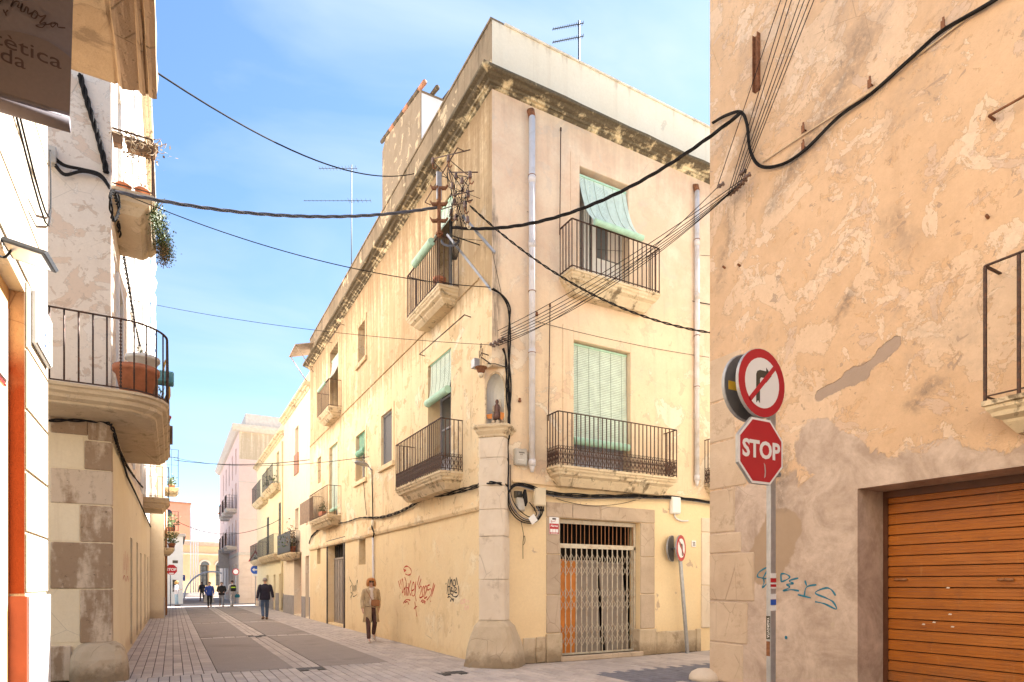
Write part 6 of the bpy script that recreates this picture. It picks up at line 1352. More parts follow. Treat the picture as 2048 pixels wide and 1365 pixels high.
def slots(t, a, b, d):
    mb = MB(); um_ = (a[0] + b[0]) / 2
    for k in range(6): mb.pbox(PB, um_ - .062 + .021 * k, um_ - .047 + .021 * k, d + .0145, d + .0155, b[1] - .088 - .004 * (k % 2), b[1] - .064)
    for k in range(3): mb.pbox(PB, um_ - .03 + .022 * k, um_ - .02 + .022 * k, d + .0145, d + .0155, b[1] - .124, b[1] - .106)
    mb.build('tiny_print', m_blacksign, t)
    for k in range(6): mb = MB(); mb.pbox(PB, a[0] + .06 + .022 * k, a[0] + .068 + .022 * k, d + .0145, d + .016, a[1] + .09, a[1] + .11); mb.build('slot', m_white, t)
def glands(t, a, b, d):
    for k in range(6): mb = MB(); u = a[0] + .03 + (b[0] - a[0] - .06) * k / 5; mb.tube([PB(u, d * .5, a[1] + .01), PB(u, d * .5, a[1] - .09)], .014, 6); mb.build('cable_gland', m_blacksign, t)
jbox(PB, 1026, 901, 1050, 931, .09, m_box, 'grey plastic box with tiny lettering above the cable run beside the drainpipe', slots)
jbox(PB, 1030, 997, 1046, 1023, .08, m_box, 'square grey box inside the cable loops nearest the pillar')
jbox(PB, 1064, 978, 1087, 1013, .10, m_boxcream, 'cream box with cable glands beneath it next to the stone door case', glands)
jbox(PB, 1338, 996, 1356, 1028, .09, m_white, 'white plastic box above the leaning no left turn sign')
mb = MB(); mb.tube(smooth_pts([PB.pt(1349, 1028, .04), PB.pt(1351, 1036, .04), PB.pt(1362, 1042, .04), PB.pt(1376, 1042, .04)]), .018, 6); tag(mb.build('conduit', m_pvc), 'short grey conduit bending out below the white plastic box', 'conduit')
mb = MB(); a, b = PB.pt(1030, 982, .04), PB.pt(1041, 997, .0); mb.pbox(PB, a.x, b.x, .0, .06, b.z, a.z); mb.lathe(Vector(PB((a.x + b.x) / 2, .06, (a.z + b.z) / 2 - .05)), [(.04, 0), (.03, .1)], 8); tag(mb.build('splice_box', m_blacksign, None, a), 'small black splice box above the square grey box', 'junction box')
mb = MB(); mb.tube([PB.pt(1050, 980, .08), PB.pt(1049, 990, .09), PB.pt(1051, 1005, .08), PB.pt(1050, 1013, .07)], [.025, .05, .045, .02], 8); tag(mb.build('cable_sleeve', m_cable), 'bulging black cable sleeve hanging between the boxes', 'cable sleeve')
mb = MB(); c = PB.pt(1066, 1039, .14); mb.obox(c, (.06, 0, .045), (-.045, 0, .06), (0, .004, 0)); tag(mb.build('tag_plate', m_white, None, c), 'small white tag hanging askew among the cable loops', 'tag')
for k, (px, y) in enumerate(((1072, 630), (1038, 802))): mb = MB(); p = PB.pt(px, y); mb.lathe(p + Vector((0, -.03, -.03)), [(.03, 0), (.035, .02), (.02, .05), (.028, .07)], 6); mb.build('wall_pin', m_rust, corner)
# alarm plate, number plate
t = thing('alarm_plate', 'red and white alarm plate on the stone door case', 'sign', PB.pt(1096.6, 1069, .03)); u0, u1 = uB(1097), uB(1116); zb_, zt_ = PB.z(1106, 1069), PB.z(1106, 1035); zm = zb_ + (zt_ - zb_) * .62; o = .028
mb = MB(); mb.pbox(PB, u0, u1, .026, o + .002, zb_, zt_); mb.build('plate', m_whitesign, t)
mb = MB(); mb.pbox(PB, u0 + .004, u1 - .004, o + .0025, o + .004, zb_ + .004, zm); mb.build('red_field', m_redsign, t)
text_obj('lettering', 'Alarma', .058, PB((u0 + u1) / 2, o + .005, zm - .045), (1, 0, 0), (0, 0, 1), m_whitesign, t, bold=.001)
for k in range(3): mb = MB(); a = u0 + .018 + (u1 - u0 - .03) * k / 3; mb.pbox(PB, a, a + (u1 - u0) / 3 - .016, o + .0045, o + .0055, zb_ + .035, zb_ + .10); mb.build('pictogram', m_whitesign, t)
mb = MB(); mb.pbox(PB, u0 + .07, u1 - .07, o + .0025, o + .004, zt_ - .05, zt_ - .02); mb.build('logo', m_ink, t)
mb = MB(); uc_, zc_ = u0 + .035, zt_ - .095; ribbon(mb, [(uc_, zc_), (uc_ + .02, zc_ + .03), (uc_ + .012, zc_ - .015), (uc_ + .035, zc_ + .01), (uc_ + .045, zc_ - .002), (uc_ + .06, zc_ + .014), (uc_ + .07, zc_ + .004), (uc_ + .085, zc_ + .02), (uc_ + .095, zc_ + .012), (uc_ + .115, zc_ + .05)], .008, PB, o + .004); mb.build('script_mark', m_redsign, t)
mb = MB(); mb.pbox(PB, u0 + .03, u1 - .03, o + .0045, o + .0055, zb_ + .014, zb_ + .022); mb.build('fine_print', m_whitesign, t)
c = PB.pt(1388, 1088, .02); t = thing('number_plate', 'small white house number plate reading 11', 'sign', c); mb = MB(); mb.box(c + Vector((-.065, 0, -.07)), c + Vector((.065, .018, .07))); mb.build('plate', m_whitesign, t, bevel=.004)
for s in (-1, 1): mb = MB(); mb.box(c + Vector((.024 * s - .01, -.002, -.045)), c + Vector((.024 * s + .01, .0, .045))); mb.box(c + Vector((.024 * s - .018, -.002, -.045)), c + Vector((.024 * s + .018, -.0004, -.035))); mb.box(c + Vector((.024 * s - .02, -.002, .025)), c + Vector((.024 * s - .01, -.0004, .037))); mb.build('digit', m_ink, t)
# street lamp on the long front and its conduit
b = PA.pt(742, 940, .05); lt = thing('street_lamp', 'grey street lamp head on a short arm fixed to the long front', 'street lamp', b)
h = PA.pt(735, 932, .55); mb = MB(); mb.tube(smooth_pts([b, b + Vector((-.1, 0, .12)), h]), .025, 6); mb.build('arm', m_galv, lt)
tipp = PA.pt(712, 924, 1.0); d = (tipp - h); mb = MB(); sd = Vector((-d.y, d.x, 0)).normalized(); mb.loft([[h + d * f + sd * (w_ * math.cos(a)) + Vector((0, 0, .5 * w_ * math.sin(a))) for a in [6.283 * k / 10 for k in range(10)]] for f, w_ in ((0, .04), (.15, .09), (.5, .12), (.9, .09), (1, .03))], True, True, 0, True); mb.build('lamp_head', m_galv, lt)
cable(smooth_pts([PA.pt(744, 940, .04), PA.pt(745, 990, .04), PA.pt(746, 1040, .05)]), .018, 'wire dropping from the street lamp to the conduit')
cable(smooth_pts([PA.pt(727, 960, .03), PA.pt(730, 1000, .03), PA.pt(733, 1030, .04)]), .010, 'thin wire dropping beside the narrow window with a rolled blind')
mb = MB(); mb.tube([PA.pt(748, 1275, .05), PA.pt(746, 1075, .05)], .035, 8); t = tag(mb.build('conduit_pipe', m_pvc, None, PA.pt(748, 1275, .05)), 'white conduit pipe up the long front behind the woman', 'pipe')
mb = MB(); mb.tube([PA.pt(746, 1060, .06), PA.pt(746, 1045, .06), PA.pt(745, 1041, .06)], [.05, .06, .03], 8); mb.build('pipe_head', m_boxcream, t); mb = MB(); p = PA.pt(740, 1062, .03); mb.box(p - Vector((.05, .08, .1)), p + Vector((.03, .08, .1))); mb.build('pipe_box', m_boxcream, t, bevel=.01)
mb = MB(); mb.tube(smooth_pts([PA.pt(745, 1040, .06), PA.pt(744, 1055, .1), PA.pt(748, 1066, .08), PA.pt(746, 1076, .05)]), .022, 5); mb.build('flex', m_cable, t)
# pale house cables
cable(smooth_pts([PE.pt(160, 150, .05), PE.pt(178, 215, .05), PE.pt(195, 270, .05), PE.pt(210, 330, .06), PE.pt(212, 345, .06)]), .022, 'thick twisted cable hanging down the upper end wall of the pale house', 3, turn=.5)
for k in range(4): cable(smooth_pts([PE.pt(110, 315 + 6 * k, .10), PE.pt(130, 330 + 3 * k + (12 * (k > 1)), .10), PE.pt(165, 338 + 2 * k, .09), PE.pt(200, 348 + 2 * k, .08), PE.pt(219, 372 + 2 * k, .07)]), .016, ['uppermost black cable leaving the end wall junction box', 'second black cable leaving the end wall junction box', 'third black cable leaving the end wall junction box, sagging', 'lowest black cable leaving the end wall junction box, sagging most'][k])
for k in range(3): cable(smooth_pts([PL.pt(226, 380, .10), PL.pt(221, 400, .12), PL.pt(226, 440, .12), PL.pt(236, 430, .12), PL.pt(238, 400, .12), PL.pt(230, 382, .1)] if k else [PL.pt(228, 385, .1), PL.pt(238, 420, .08), PL.pt(237, 450, .06), PL.pt(245, 500, .05), PL.pt(255, 560, .05), PL.pt(270, 650, .05), PL.pt(284, 710, .05)]), .016 if not k else .013, ['twisted cable running down the street wall of the pale house', 'coil of cable by the small junction box, outer turn', 'coil of cable by the small junction box, inner turn'][k], 2)
cable(smooth_pts([PE.pt(92, 842, .04), PE.pt(150, 841, .04), PE.pt(212, 846, .04), PL.pt(226, 860, .05), PL.pt(240, 905, .05), PL.pt(262, 945, .05), PL.pt(285, 975, .05)]), .014, 'black cable rounding the corner under the rounded balcony', 2)
for k in range(2): cable(smooth_pts([Vector(PN(5.5, .02, 4.9 + .1 * k)), Vector(PN(6.8, .03, 4.75 + .08 * k)), PE.pt(100, 300 + 5 * k, .10)]), .008, ['lower thin wire from shop front to end wall box', 'upper thin wire from shop front to end wall box'][k])

# ================================================================== road signs
def disc(mb, c, n, r, th, seg=32, mi=0):
    c, n = Vector(c), Vector(n).normalized(); x = Vector((0, 0, 1)).cross(n).normalized(); y = n.cross(x)
    mb.extrude([c + (x * math.cos(a) + y * math.sin(a)) * r for a in [6.28318 * (k + .5) / seg for k in range(seg)]], n * th, mi)
def round_sign(t, c, n, r, name='round_sign', symbol=None):
    """plate, red ring, white field; n points to the reader"""
    n = Vector(n).normalized(); c = Vector(c)
    mb = MB(); disc(mb, c - n * .03, n, r, .03); pl = mb.build(name, m_galv, t)
    mb = MB(); disc(mb, c, n, r * .985, .002); mb.build('red_ring', m_redsign, pl)
    mb = MB(); disc(mb, c + n * .002, n, r * .73, .002); mb.build('white_field', m_whitesign, pl)
    return pl
sc = ray(1522, 903) * 5.6 + Vector((0, 0, CAM_H)); nS = Vector((0, -1, 0))
stop = thing('road_sign', 'steel post carrying a red stop sign under a no right turn sign', 'road sign', (sc.x + .265, sc.y + .10, 0))
px_, py_ = sc.x + .265, sc.y + .10
mb = MB(); mb.box((px_ - .04, py_ - .025, 0), (px_ + .04, py_ + .025, 3.62)); mb.build('post', m_galv, stop, bevel=.006)
mb = MB(); 
octo = lambda r, y: [Vector((sc.x + r * math.cos(R(22.5 + 45 * k)), y, sc.z + r * math.sin(R(22.5 + 45 * k)))) for k in range(8)]
mb.extrude(octo(.325, sc.y), (0, .03, 0)); pl = mb.build('stop_plate', m_galv, stop)
mb = MB(); mb.extrude(octo(.322, sc.y - .002), (0, .0015, 0)); mb.build('white_border', m_whitesign, pl); mb = MB(); mb.extrude(octo(.300, sc.y - .004), (0, .0015, 0)); mb.build('red_field', m_redsign, pl)
text_obj('lettering', 'STOP', .215, (sc.x, sc.y - .0055, sc.z + .005), (1, 0, 0), (0, 0, 1), m_whitesign, pl, bold=.007, sx=.98)
mb = MB(); mb.poly([Vector((sc.x + a, sc.y - .0055, sc.z + b)) for a, b in ((.03, -.10), (.05, -.12), (.06, -.17), (.055, -.23), (.035, -.245), (.045, -.19), (.04, -.14))]); mb.build('peeled_patch', m_alu, pl)
rc = Vector((sc.x + .015, sc.y, sc.z + .625))
rp = round_sign(stop, rc, nS, .315, 'no_right_turn_plate')
yA = sc.y - .0055
mb = MB(); f = lambda a, b: Vector((rc.x + a, yA, rc.z + b))
mb.extrude([f(-.085, -.19), f(-.06, -.165), f(-.035, -.19), f(-.035, .03), f(-.02, .05), f(.05, .05), f(.05, .01), f(.125, .085), f(.05, .15), f(.05, .115), f(-.035, .115), f(-.07, .10), f(-.085, .07)], (0, .001, 0)); mb.build('arrow', m_blacksign, rp)
mb = MB(); d = Vector((math.cos(R(45)), 0, math.sin(R(45)))); mb.bar(rc + Vector((0, -.0068, 0)) - d * .235, rc + Vector((0, -.0068, 0)) + d * .235, .002, .045); mb.build('red_bar', m_redsign, rp)
bc = rc + Vector((.0, .16, 0)); mb = MB(); disc(mb, bc, (0, 1, 0), .315, .03); bp = mb.build('back_plate', m_galv, stop)
mb = MB(); disc(mb, bc - Vector((0, .0015, 0)), (0, 1, 0), .305, .001); mb.build('back_face', m_signback, bp)
mb = MB(); mb.box((bc.x - .26, bc.y - .003, bc.z - .05), (bc.x - .13, bc.y - .0018, bc.z + .03)); mb.build('sticker', m_yellow, bp)
for zz in (sc.z + .15, sc.z - .18, rc.z - .1, rc.z + .15): mb = MB(); mb.box((px_ - .20, py_ - .07, zz - .02), (px_ + .055, py_ - .03, zz + .02)); [mb.lathe((px_ + s, py_ - .075, zz - .006), [(.008, 0), (.008, .012)], 6) for s in (.0, .035)]; mb.build('clamp', m_galv, stop)
# stickers on the post, front and side faces
for z0, z1, mt in ((1.60, 1.645, m_whitesign), (1.56, 1.597, m_redsign), (1.50, 1.555, m_whitesign), (1.515, 1.54, m_redsign), (1.40, 1.45, m_whitesign), (1.345, 1.395, m_bluesign), (1.29, 1.34, m_whitesign)):
    mb = MB(); mb.box((px_ - .039, py_ - .0268 if mt != m_redsign else py_ - .0276, z0), (px_ + .039, py_ - .0252, z1)); mb.build('sticker', mt, stop)

mb = MB(); mb.box((px_ - .0418, py_ - .022, 1.02), (px_ - .0402, py_ + .022, 1.24)); mb.build('sticker', m_blacksign, stop); text_obj('lettering', 'YAGROVTA', .036, (px_ - .0422, py_, 1.13), (0, 0, -1), (0, -1, 0), m_whitesign, stop)
mb = MB(); mb.box((px_ - .0418, py_ - .02, .86), (px_ - .0402, py_ + .02, 1.0)); mb.build('sticker', m_rust, stop)
# leaning no left turn sign on the side front
base = PB.pt(1375, 1310, .17); base.z = 0; top = PB.pt(1357, 1075, .17); n2 = Vector((.43, -.9, 0)).normalized()
lsg = thing('road_sign', 'no left turn sign on a thin leaning post by the side front', 'road sign', base); lsg['group'] = None; del lsg['group']
mb = MB(); mb.bar(base, top, .075, .045, up=(0, 1, 0)); mb.build('post', m_galv, lsg)
c = PB.pt(1358, 1097, .17) + n2 * .05; rp = round_sign(lsg, c, n2, .29, 'no_left_turn_plate'); xr = Vector((0, 0, 1)).cross(n2).normalized()
g_ = lambda a, b: c + n2 * .006 + xr * a + Vector((0, 0, b))
mb = MB(); mb.extrude([g_(.075, -.17), g_(.03, -.17), g_(.03, .03), g_(-.05, .05), g_(-.05, .01), g_(-.12, .085), g_(-.05, .14), g_(-.05, .10), g_(.05, .10), g_(.075, .07)], n2 * .001); mb.build('arrow', m_blacksign, rp)
mb = MB(); mb.bar(g_(.16, -.16) + n2 * .0025, g_(-.16, .16) + n2 * .0025, .04, .002, up=n2); mb.build('red_bar', m_redsign, rp)
c2 = c - n2 * .20; mb = MB(); disc(mb, c2, -n2, .29, .03); bp = mb.build('back_plate', m_galv, lsg); mb = MB(); disc(mb, c2 + n2 * .0015, n2, .28, .001); mb.build('back_face', m_signback, bp)
mb = MB(); mb.tube([c - n2 * .03, c2], .02, 6); mb.build('clamp', m_galv, lsg)
# far stop sign
g0 = ground(341, 1214); c = Vector((g0.x + .05, g0.y - .05, PE.z(1, 1) * 0 + 2.45)); fs_ = thing('road_sign', 'small far stop sign at the corner of the low house', 'road sign', g0)
mb = MB(); mb.tube([(g0.x, g0.y, 0), (g0.x, g0.y, 2.75)], .035, 6); mb.build('post', m_iron_dk, fs_)
nf = Vector((.1, -1, 0)).normalized(); xf = Vector((0, 0, 1)).cross(nf).normalized(); oc = lambda r, d: [c + nf * d + xf * r * math.cos(R(22.5 + 45 * k)) + Vector((0, 0, r * math.sin(R(22.5 + 45 * k)))) for k in range(8)]
mb = MB(); mb.extrude(oc(.38, 0), nf * .02); p = mb.build('stop_plate', m_whitesign, fs_); mb = MB(); mb.extrude(oc(.35, .021), nf * .002); mb.build('red_field', m_redsign, p)
text_obj('lettering', 'STOP', .24, c + nf * .025, xf, (0, 0, 1), m_whitesign, p, bold=.008)
mb = MB(); q = c + nf * .026 - Vector((0, 0, .25)); mb.obox(q, xf * .13, nf * .002, (0, 0, .035)); mb.build('lower_plate', m_whitesign, p)
# triangle + blue arrow sign by the yellow house
g0 = ground(511, 1211); t = thing('road_sign', 'red triangle warning sign above a blue arrow disc beyond the walking man', 'road sign', g0); nf = Vector((-.25, -1, 0)).normalized(); xf = Vector((0, 0, 1)).cross(nf).normalized(); D = g0.x * math.sin(R(YAW)) + g0.y * math.cos(R(YAW))
zz = lambda y: CAM_H + (HORIZON - y) / FPX * D
mb = MB(); mb.tube([g0, g0 + Vector((0, 0, zz(1090)))], .035, 6); mb.build('post', m_galv, t)
q = g0 + nf * .06; F = lambda a, z, d=0: q + xf * a + nf * d + Vector((0, 0, z))
zc = zz(1114); mb = MB(); mb.extrude([F(-.47, zc - .34), F(.47, zc - .34), F(0, zc + .48)], nf * .02); p = mb.build('triangle_plate', m_redsign, t); mb = MB(); mb.extrude([F(-.32, zc - .26, .021), F(.32, zc - .26, .021), F(0, zc + .28, .021)], nf * .002); mb.build('white_field', m_whitesign, p)
mb = MB(); mb.obox(F(0, zc - .1, .025), xf * .1, nf * .001, (0, 0, .06)); mb.lathe(F(.02, zc + .02, .025), [(.03, 0), (.03, .04)], 6); mb.build('pictogram', m_blacksign, p)
mb = MB(); mb.obox(F(0, zz(1127), .01), xf * .2, nf * .01, (0, 0, .07)); p = mb.build('lower_plate', m_whitesign, t); mb = MB(); mb.obox(F(0, zz(1127), .022), xf * .14, nf * .001, (0, 0, .02)); mb.build('arrow', m_blacksign, p)
c = F(0, zz(1140)); mb = MB(); disc(mb, c, nf, .31, .02); p = mb.build('blue_disc', m_bluesign, t)
mb = MB(); G = lambda a, b: c + xf * a + Vector((0, 0, b)) + nf * .022; mb.extrude([G(-.22, 0), G(-.06, .13), G(-.06, .05), G(.22, .05), G(.22, -.05), G(-.06, -.05), G(-.06, -.13)], nf * .002); mb.build('arrow', m_whitesign, p)
mb = MB(); mb.obox(F(0, zz(1150.5), .01), xf * .2, nf * .01, (0, 0, .09)); mb.build('lower_plate', m_whitesign, t)
g0 = ground(471.5, 1208); t = thing('road_sign', 'small white disc sign with red rim beside the pink building', 'road sign', g0); mb = MB(); mb.tube([g0, g0 + Vector((0, 0, 2.7))], .03, 6); mb.build('post', m_galv, t); round_sign(t, g0 + Vector((0, -.05, 2.42)), (-.3, -1, 0), .25)
g0 = ground(363, 1200); t = thing('road_sign', 'small blue square parking sign on the far square', 'road sign', g0); mb = MB(); mb.tube([g0, g0 + Vector((0, 0, 2.3))], .04, 6); mb.build('post', m_galv, t); mb = MB(); mb.obox(g0 + Vector((0, -.06, 2.05)), (.3, .05, 0), (0, .01, 0), (0, 0, .28)); p = mb.build('blue_plate', m_bluesign, t); mb = MB(); mb.bar(g0 + Vector((-.18, -.08, 1.9)), g0 + Vector((.18, -.075, 2.2)), .03, .05); mb.build('white_mark', m_whitesign, p)

# ================================================================== roof aerials
def antenna(base, h, label, booms, lean=(0, 0)):
    b = Vector(base); t = thing('roof_antenna', label, 'antenna', b); top = b + Vector((lean[0], lean[1], h)); mb = MB(); mb.tube([b, top], .02, 6); mb.build('mast', m_iron_dk, t)
    for f, L, dr, n in booms:
        p = b.lerp(top, f); d = Vector(dr).normalized(); s = Vector((-d.y, d.x, 0)); mb = MB(); mb.tube([p - d * L * .15, p + d * L * .85], .010, 5)
        for k in range(n): q = p + d * L * (-.12 + .95 * k / (n - 1)); e = (.16 if n < 14 else .06) * (1 - .35 * k / n); mb.tube([q - s * e, q + s * e], .006, 4); mb.tube([q - Vector((0, 0, e * .3)), q + Vector((0, 0, e * .3))], .005, 4)
        mb.build('aerial_boom', m_iron_dk, t)
vr = Vector((math.cos(R(YAW)), -math.sin(R(YAW)), 0))
p = ray(1158, 130); t_ = 10.9 / p.y; p = p * t_; antenna((p.x, p.y, 11.4), CAM_H + p.z * (1167 - 42) / (1167 - 130) - 11.4, 'tall roof aerial with two slanted booms above the side front', [(.97, .75, (-1, .3, -.40), 14), (.85, .75, (-1, .3, -.40), 14)])
p = ray(703, 420); t_ = 24.0 / p.y; p = p * t_; zt = CAM_H + ray(703, 330).z * t_; antenna((p.x, p.y, 10.9), zt - 10.9, 'tall roof aerial with long crossed booms far along the long front', [(.98, 1.5, tuple(-vr), 12), (.80, 2.2, tuple(-vr), 14), (.80, .9, tuple(vr), 6), (.40, .5, tuple(vr), 8)])
# ================================================================== people
def skin(name, V, E, mat, parent, sub=2, root=0, smooth=True):
    """one continuous surface grown over a skeleton; V = [(pos, radius)]"""
    me = bpy.data.meshes.new('s'); me.from_pydata([v[0] for v in V], E, []); o = bpy.data.objects.new('s', me); C.objects.link(o)
    o.modifiers.new('k', 'SKIN').use_smooth_shade = True
    for i, v in enumerate(V):
        r = v[1]; me.skin_vertices[0].data[i].radius = (r, r) if not isinstance(r, tuple) else r
        me.skin_vertices[0].data[i].use_root = (i == root)
    m = o.modifiers.new('u', 'SUBSURF'); m.levels = m.render_levels = sub
    r = eval_mesh(o); r.name = name; r.materials.clear(); r.materials.append(mat)
    for p in r.polygons: p.use_smooth = True; p.material_index = 0
    return link(name, r, parent)
def person(label, at, face, h=1.7, pose=None, top=None, bottom=None, shoes=None, hair=None, hairlen=0.0, coat=None, coatlen=.0, build=1.0, beardless=True, scarf=None, detail=True):
    """face = heading angle the figure walks towards (about Z, 0 = -Y); joints are in the figure's own frame"""
    p = dict(kneeL=.0, kneeR=.0, footL=(0, 0), footR=(0, 0), elbL=.03, elbR=.03, wrL=(.0, -.06, .0), wrR=(.0, -.06, .0), head=0.0); p.update(pose or {})
    k = h / 1.70; t = thing('person', label, 'person', at, face); b = build
    S = lambda x, y, z: Vector((x * k, y * k, z * k))
    J = dict(pel=S(0, 0, .94), wai=S(0, -.005, 1.09), che=S(0, .0, 1.28), nec=S(0, .01, 1.43), nk2=S(0, -.005, 1.50))
    for s, n in ((1, 'L'), (-1, 'R')):
        fx, fz = p['foot' + n]; ky = p['knee' + n]
        J['sh' + n] = S(.165 * s * b, .01, 1.385); J['el' + n] = S(.235 * s * b, p['elb' + n], 1.12); w_ = p['wr' + n]; J['wr' + n] = S((.245 + w_[0]) * s * b, w_[1], .885 + w_[2])
        J['hip' + n] = S(.085 * s, 0, .90); J['kn' + n] = S(.092 * s, ky, .49 + fz * .35); J['an' + n] = S(.095 * s, fx, .085 + fz); J['to' + n] = S(.105 * s, fx - .15, .03 + fz * .6)
    # ---- body: one surface with head, hands and fingers
    V, E = [], []
    def add(pos, r, par=None):
        V.append((pos, tuple(x * k for x in r) if isinstance(r, tuple) else r * k)); i = len(V) - 1
        if par is not None: E.append((par, i))
        return i
    a = add(J['pel'], .115 * b); w2 = add(J['wai'], .10 * b, a); c = add(J['che'], .11 * b, w2); n = add(J['nec'], .06, c); n2 = add(J['nk2'], .046, n)
    hd = add(S(0, -.02, 1.555), .068, n2); h2 = add(S(0, -.012, 1.615), .086, hd); add(S(0, .0, 1.672), .062, h2)
    for s, q in ((1, 'L'), (-1, 'R')):
        sh = add(J['sh' + q], .05 * b, c); e = add(J['el' + q], .038, sh); wv = add(J['wr' + q], .026, e)
        d = (J['wr' + q] - J['el' + q]).normalized(); sd = Vector((0, 1, 0)); sd = (sd - d * sd.dot(d)).normalized(); inn = Vector((-s, 0, 0))
        palm = add(J['wr' + q] + d * .065 * k, (.016, .036), wv)
        if detail:
            for f in range(4):
                o = sd * (.028 - .018 * f) * k; l = (.8, 1, .95, .72)[f]
                k1 = add(J['wr' + q] + d * .10 * k + o, .0095, palm); k2 = add(J['wr' + q] + d * (.10 + .035 * l) * k + o + inn * .010 * k, .0085, k1); add(J['wr' + q] + d * (.10 + .06 * l) * k + o + inn * .028 * k, .0075, k2)
            t1 = add(J['wr' + q] + d * .045 * k - sd * .035 * k + inn * .01 * k, .011, palm); add(J['wr' + q] + d * .085 * k - sd * .052 * k + inn * .015 * k, .009, t1)
        else: add(J['wr' + q] + d * .13 * k + inn * .015 * k, .018, palm)
        hp = add(J['hip' + q], .078, a); kn = add(J['kn' + q], .056, hp); an = add(J['an' + q], .03, kn); add(J['to' + q], .02, an)
    skin('body', V, E, m_skin, t, 2)
    hc = S(0, -.012, 1.615)
    # face: nose, eyes, mouth, ears
    mb = MB(); mb.add([hc + S(0, -.088, .02), hc + S(-.016, -.082, -.03), hc + S(.016, -.082, -.03), hc + S(0, -.112, -.028)], [(0, 1, 3), (0, 3, 2), (1, 2, 3)]); mb.blob(hc + S(.088, .0, -.015), .012 * k, .022 * k, .032 * k, 6, 4); mb.blob(hc + S(-.088, 0, -.015), .012 * k, .022 * k, .032 * k, 6, 4)
    mb.v = [tuple(Vector(v) + woff(t)) for v in mb.v]; mb.build('nose_and_ears', m_skin, t)
    mb = MB()
    for s in (-1, 1): mb.blob(hc + S(.031 * s, -.078, .012), .014 * k, .008 * k, .008 * k, 6, 4)
    mb.build('eyes', m_blacksign, t)
    mb = MB(); mb.blob(hc + S(0, -.074, -.058), .024 * k, .008 * k, .006 * k, 6, 4); mb.build('mouth', m_terra, t)
    if hair:
        mb = MB(); rings = []
        for i in range(9):
            el = -.50 + i * 2.02 / 8; ring_ = []
            for j in range(18):
                az = 6.283 * j / 18; back = (1 + math.sin(az)) / 2; e_ = max(el, .60 * (1 - back / .42) + .05) if back < .42 else el
                zz_, rr = math.sin(min(e_, 1.5)), math.cos(min(e_, 1.5)); q = .098 + random.uniform(-.003, .003)
                ring_.append(hc + S(rr * q * math.cos(az) * .98, .006 + rr * q * math.sin(az) * 1.06, .010 + zz_ * q))
            rings.append(ring_)
        mb.loft(rings, True, True)
        if hairlen:
            for layer in range(2):
                for j in range(26):
                    az = 6.283 * (j + .5 * layer) / 26 + random.uniform(-.08, .08); front = math.sin(az) < -.72; c_, s_ = math.cos(az), math.sin(az); f = random.uniform(.92, 1.12)
                    if front: pts = [S(c_ * .02, s_ * .02, .105), S(c_ * .075, s_ * .085, .088), S(c_ * .098, s_ * .112, .055), S(c_ * .106 + .012, s_ * .112, .038)]
                    else: pts = [S(c_ * .02, s_ * .02, .108), S(c_ * .085, s_ * .09, .075), S(c_ * .100 * f, s_ * .105 * f, .01), S(c_ * .112 * f, s_ * .115 * f, -.05), S(c_ * .104 * f, s_ * .105 * f, -.09 - .035 * random.random())]
                    pts = smooth_pts([hc + p_ for p_ in pts], 3); n_ = len(pts); mb.tube(pts, [(.013 + .010 * math.sin(math.pi * min(1, .15 + i / n_))) * k for i in range(n_)], 6)
        mb.v = [tuple(Vector(v) + woff(t)) for v in mb.v]
        mb.build('hair', hair, t)
    # ---- top garment: torso and sleeves
    if top:
        mb = MB(); N = 20; hem = .82 if not coat else .98
        def tor(z_, rx, ry, y0=0.0):
            return [S(rx * b * math.copysign(abs(math.cos(a_)) ** .85, math.cos(a_)) * (1 + .018 * math.sin(a_ * 5 + z_ * 40)), y0 + ry * b * math.sin(a_) * (1 + .02 * math.sin(a_ * 7 + z_ * 23)), z_) for a_ in [6.28318 * j / N for j in range(N)]]
        mb.loft([tor(hem, .178, .135), tor(hem + .012, .186, .142), tor(.96, .180, .138), tor(1.03, .176, .132), tor(1.10, .170, .127), tor(1.18, .176, .129), tor(1.27, .190, .132), tor(1.34, .196, .126), tor(1.39, .184, .112), tor(1.425, .140, .092), tor(1.45, .085, .075, .005), tor(1.475, .070, .066, .008)], True, True)
        for s, q in ((1, 'L'), (-1, 'R')):
            sh, el, wr = J['sh' + q], J['el' + q], J['wr' + q]
            pts = smooth_pts([sh - S(.05 * s, 0, -.01), sh + S(.012 * s, 0, -.015), sh.lerp(el, .5) + S(.006 * s, 0, 0), el, el.lerp(wr, .5), el.lerp(wr, .95)], 4); n_ = len(pts)
            rs_ = [(.070 - .026 * i / (n_ - 1)) * b * k * (1 + .05 * math.sin(i * 2.1)) for i in range(n_)]; rs_[0] *= .6; rs_[1] *= .75; rs_[2] *= .88
            mb.tube(pts, rs_, 12)
        mb.v = [tuple(Vector(v) + woff(t)) for v in mb.v]
        mb.build('jacket' if not coat else 'coat', top, t)
    if coat:
        mb = MB(); rings = []; N = 26
        for i, (z_, rx, ry) in enumerate(((1.09, .150, .128), (.98, .168, .142), (.85, .190, .150), (.70, .205, .160), (1.0 - coatlen, .218, .168))):
            ring_ = []
            for j in range(N):
                az = -1.5708 + .62 + (6.28318 - .66) * j / (N - 1); f = 1 + .03 * math.sin(az * 7 + i); ring_.append(S(rx * math.cos(az) * f, ry * math.sin(az) * f + .005, z_))
            rings.append(ring_)
        mb.loft(rings, False, False); o = mb.build('coat_skirt', coat, t)
        sm = o.modifiers.new('thick', 'SOLIDIFY'); sm.thickness = .012
        mb = MB()
        for s in (-1, 1): mb.add([S(.035 * s, -.135, 1.40), S(.105 * s, -.11, 1.38), S(.12 * s, -.145, 1.22), S(.05 * s, -.155, 1.14)], [(0, 1, 2, 3)])
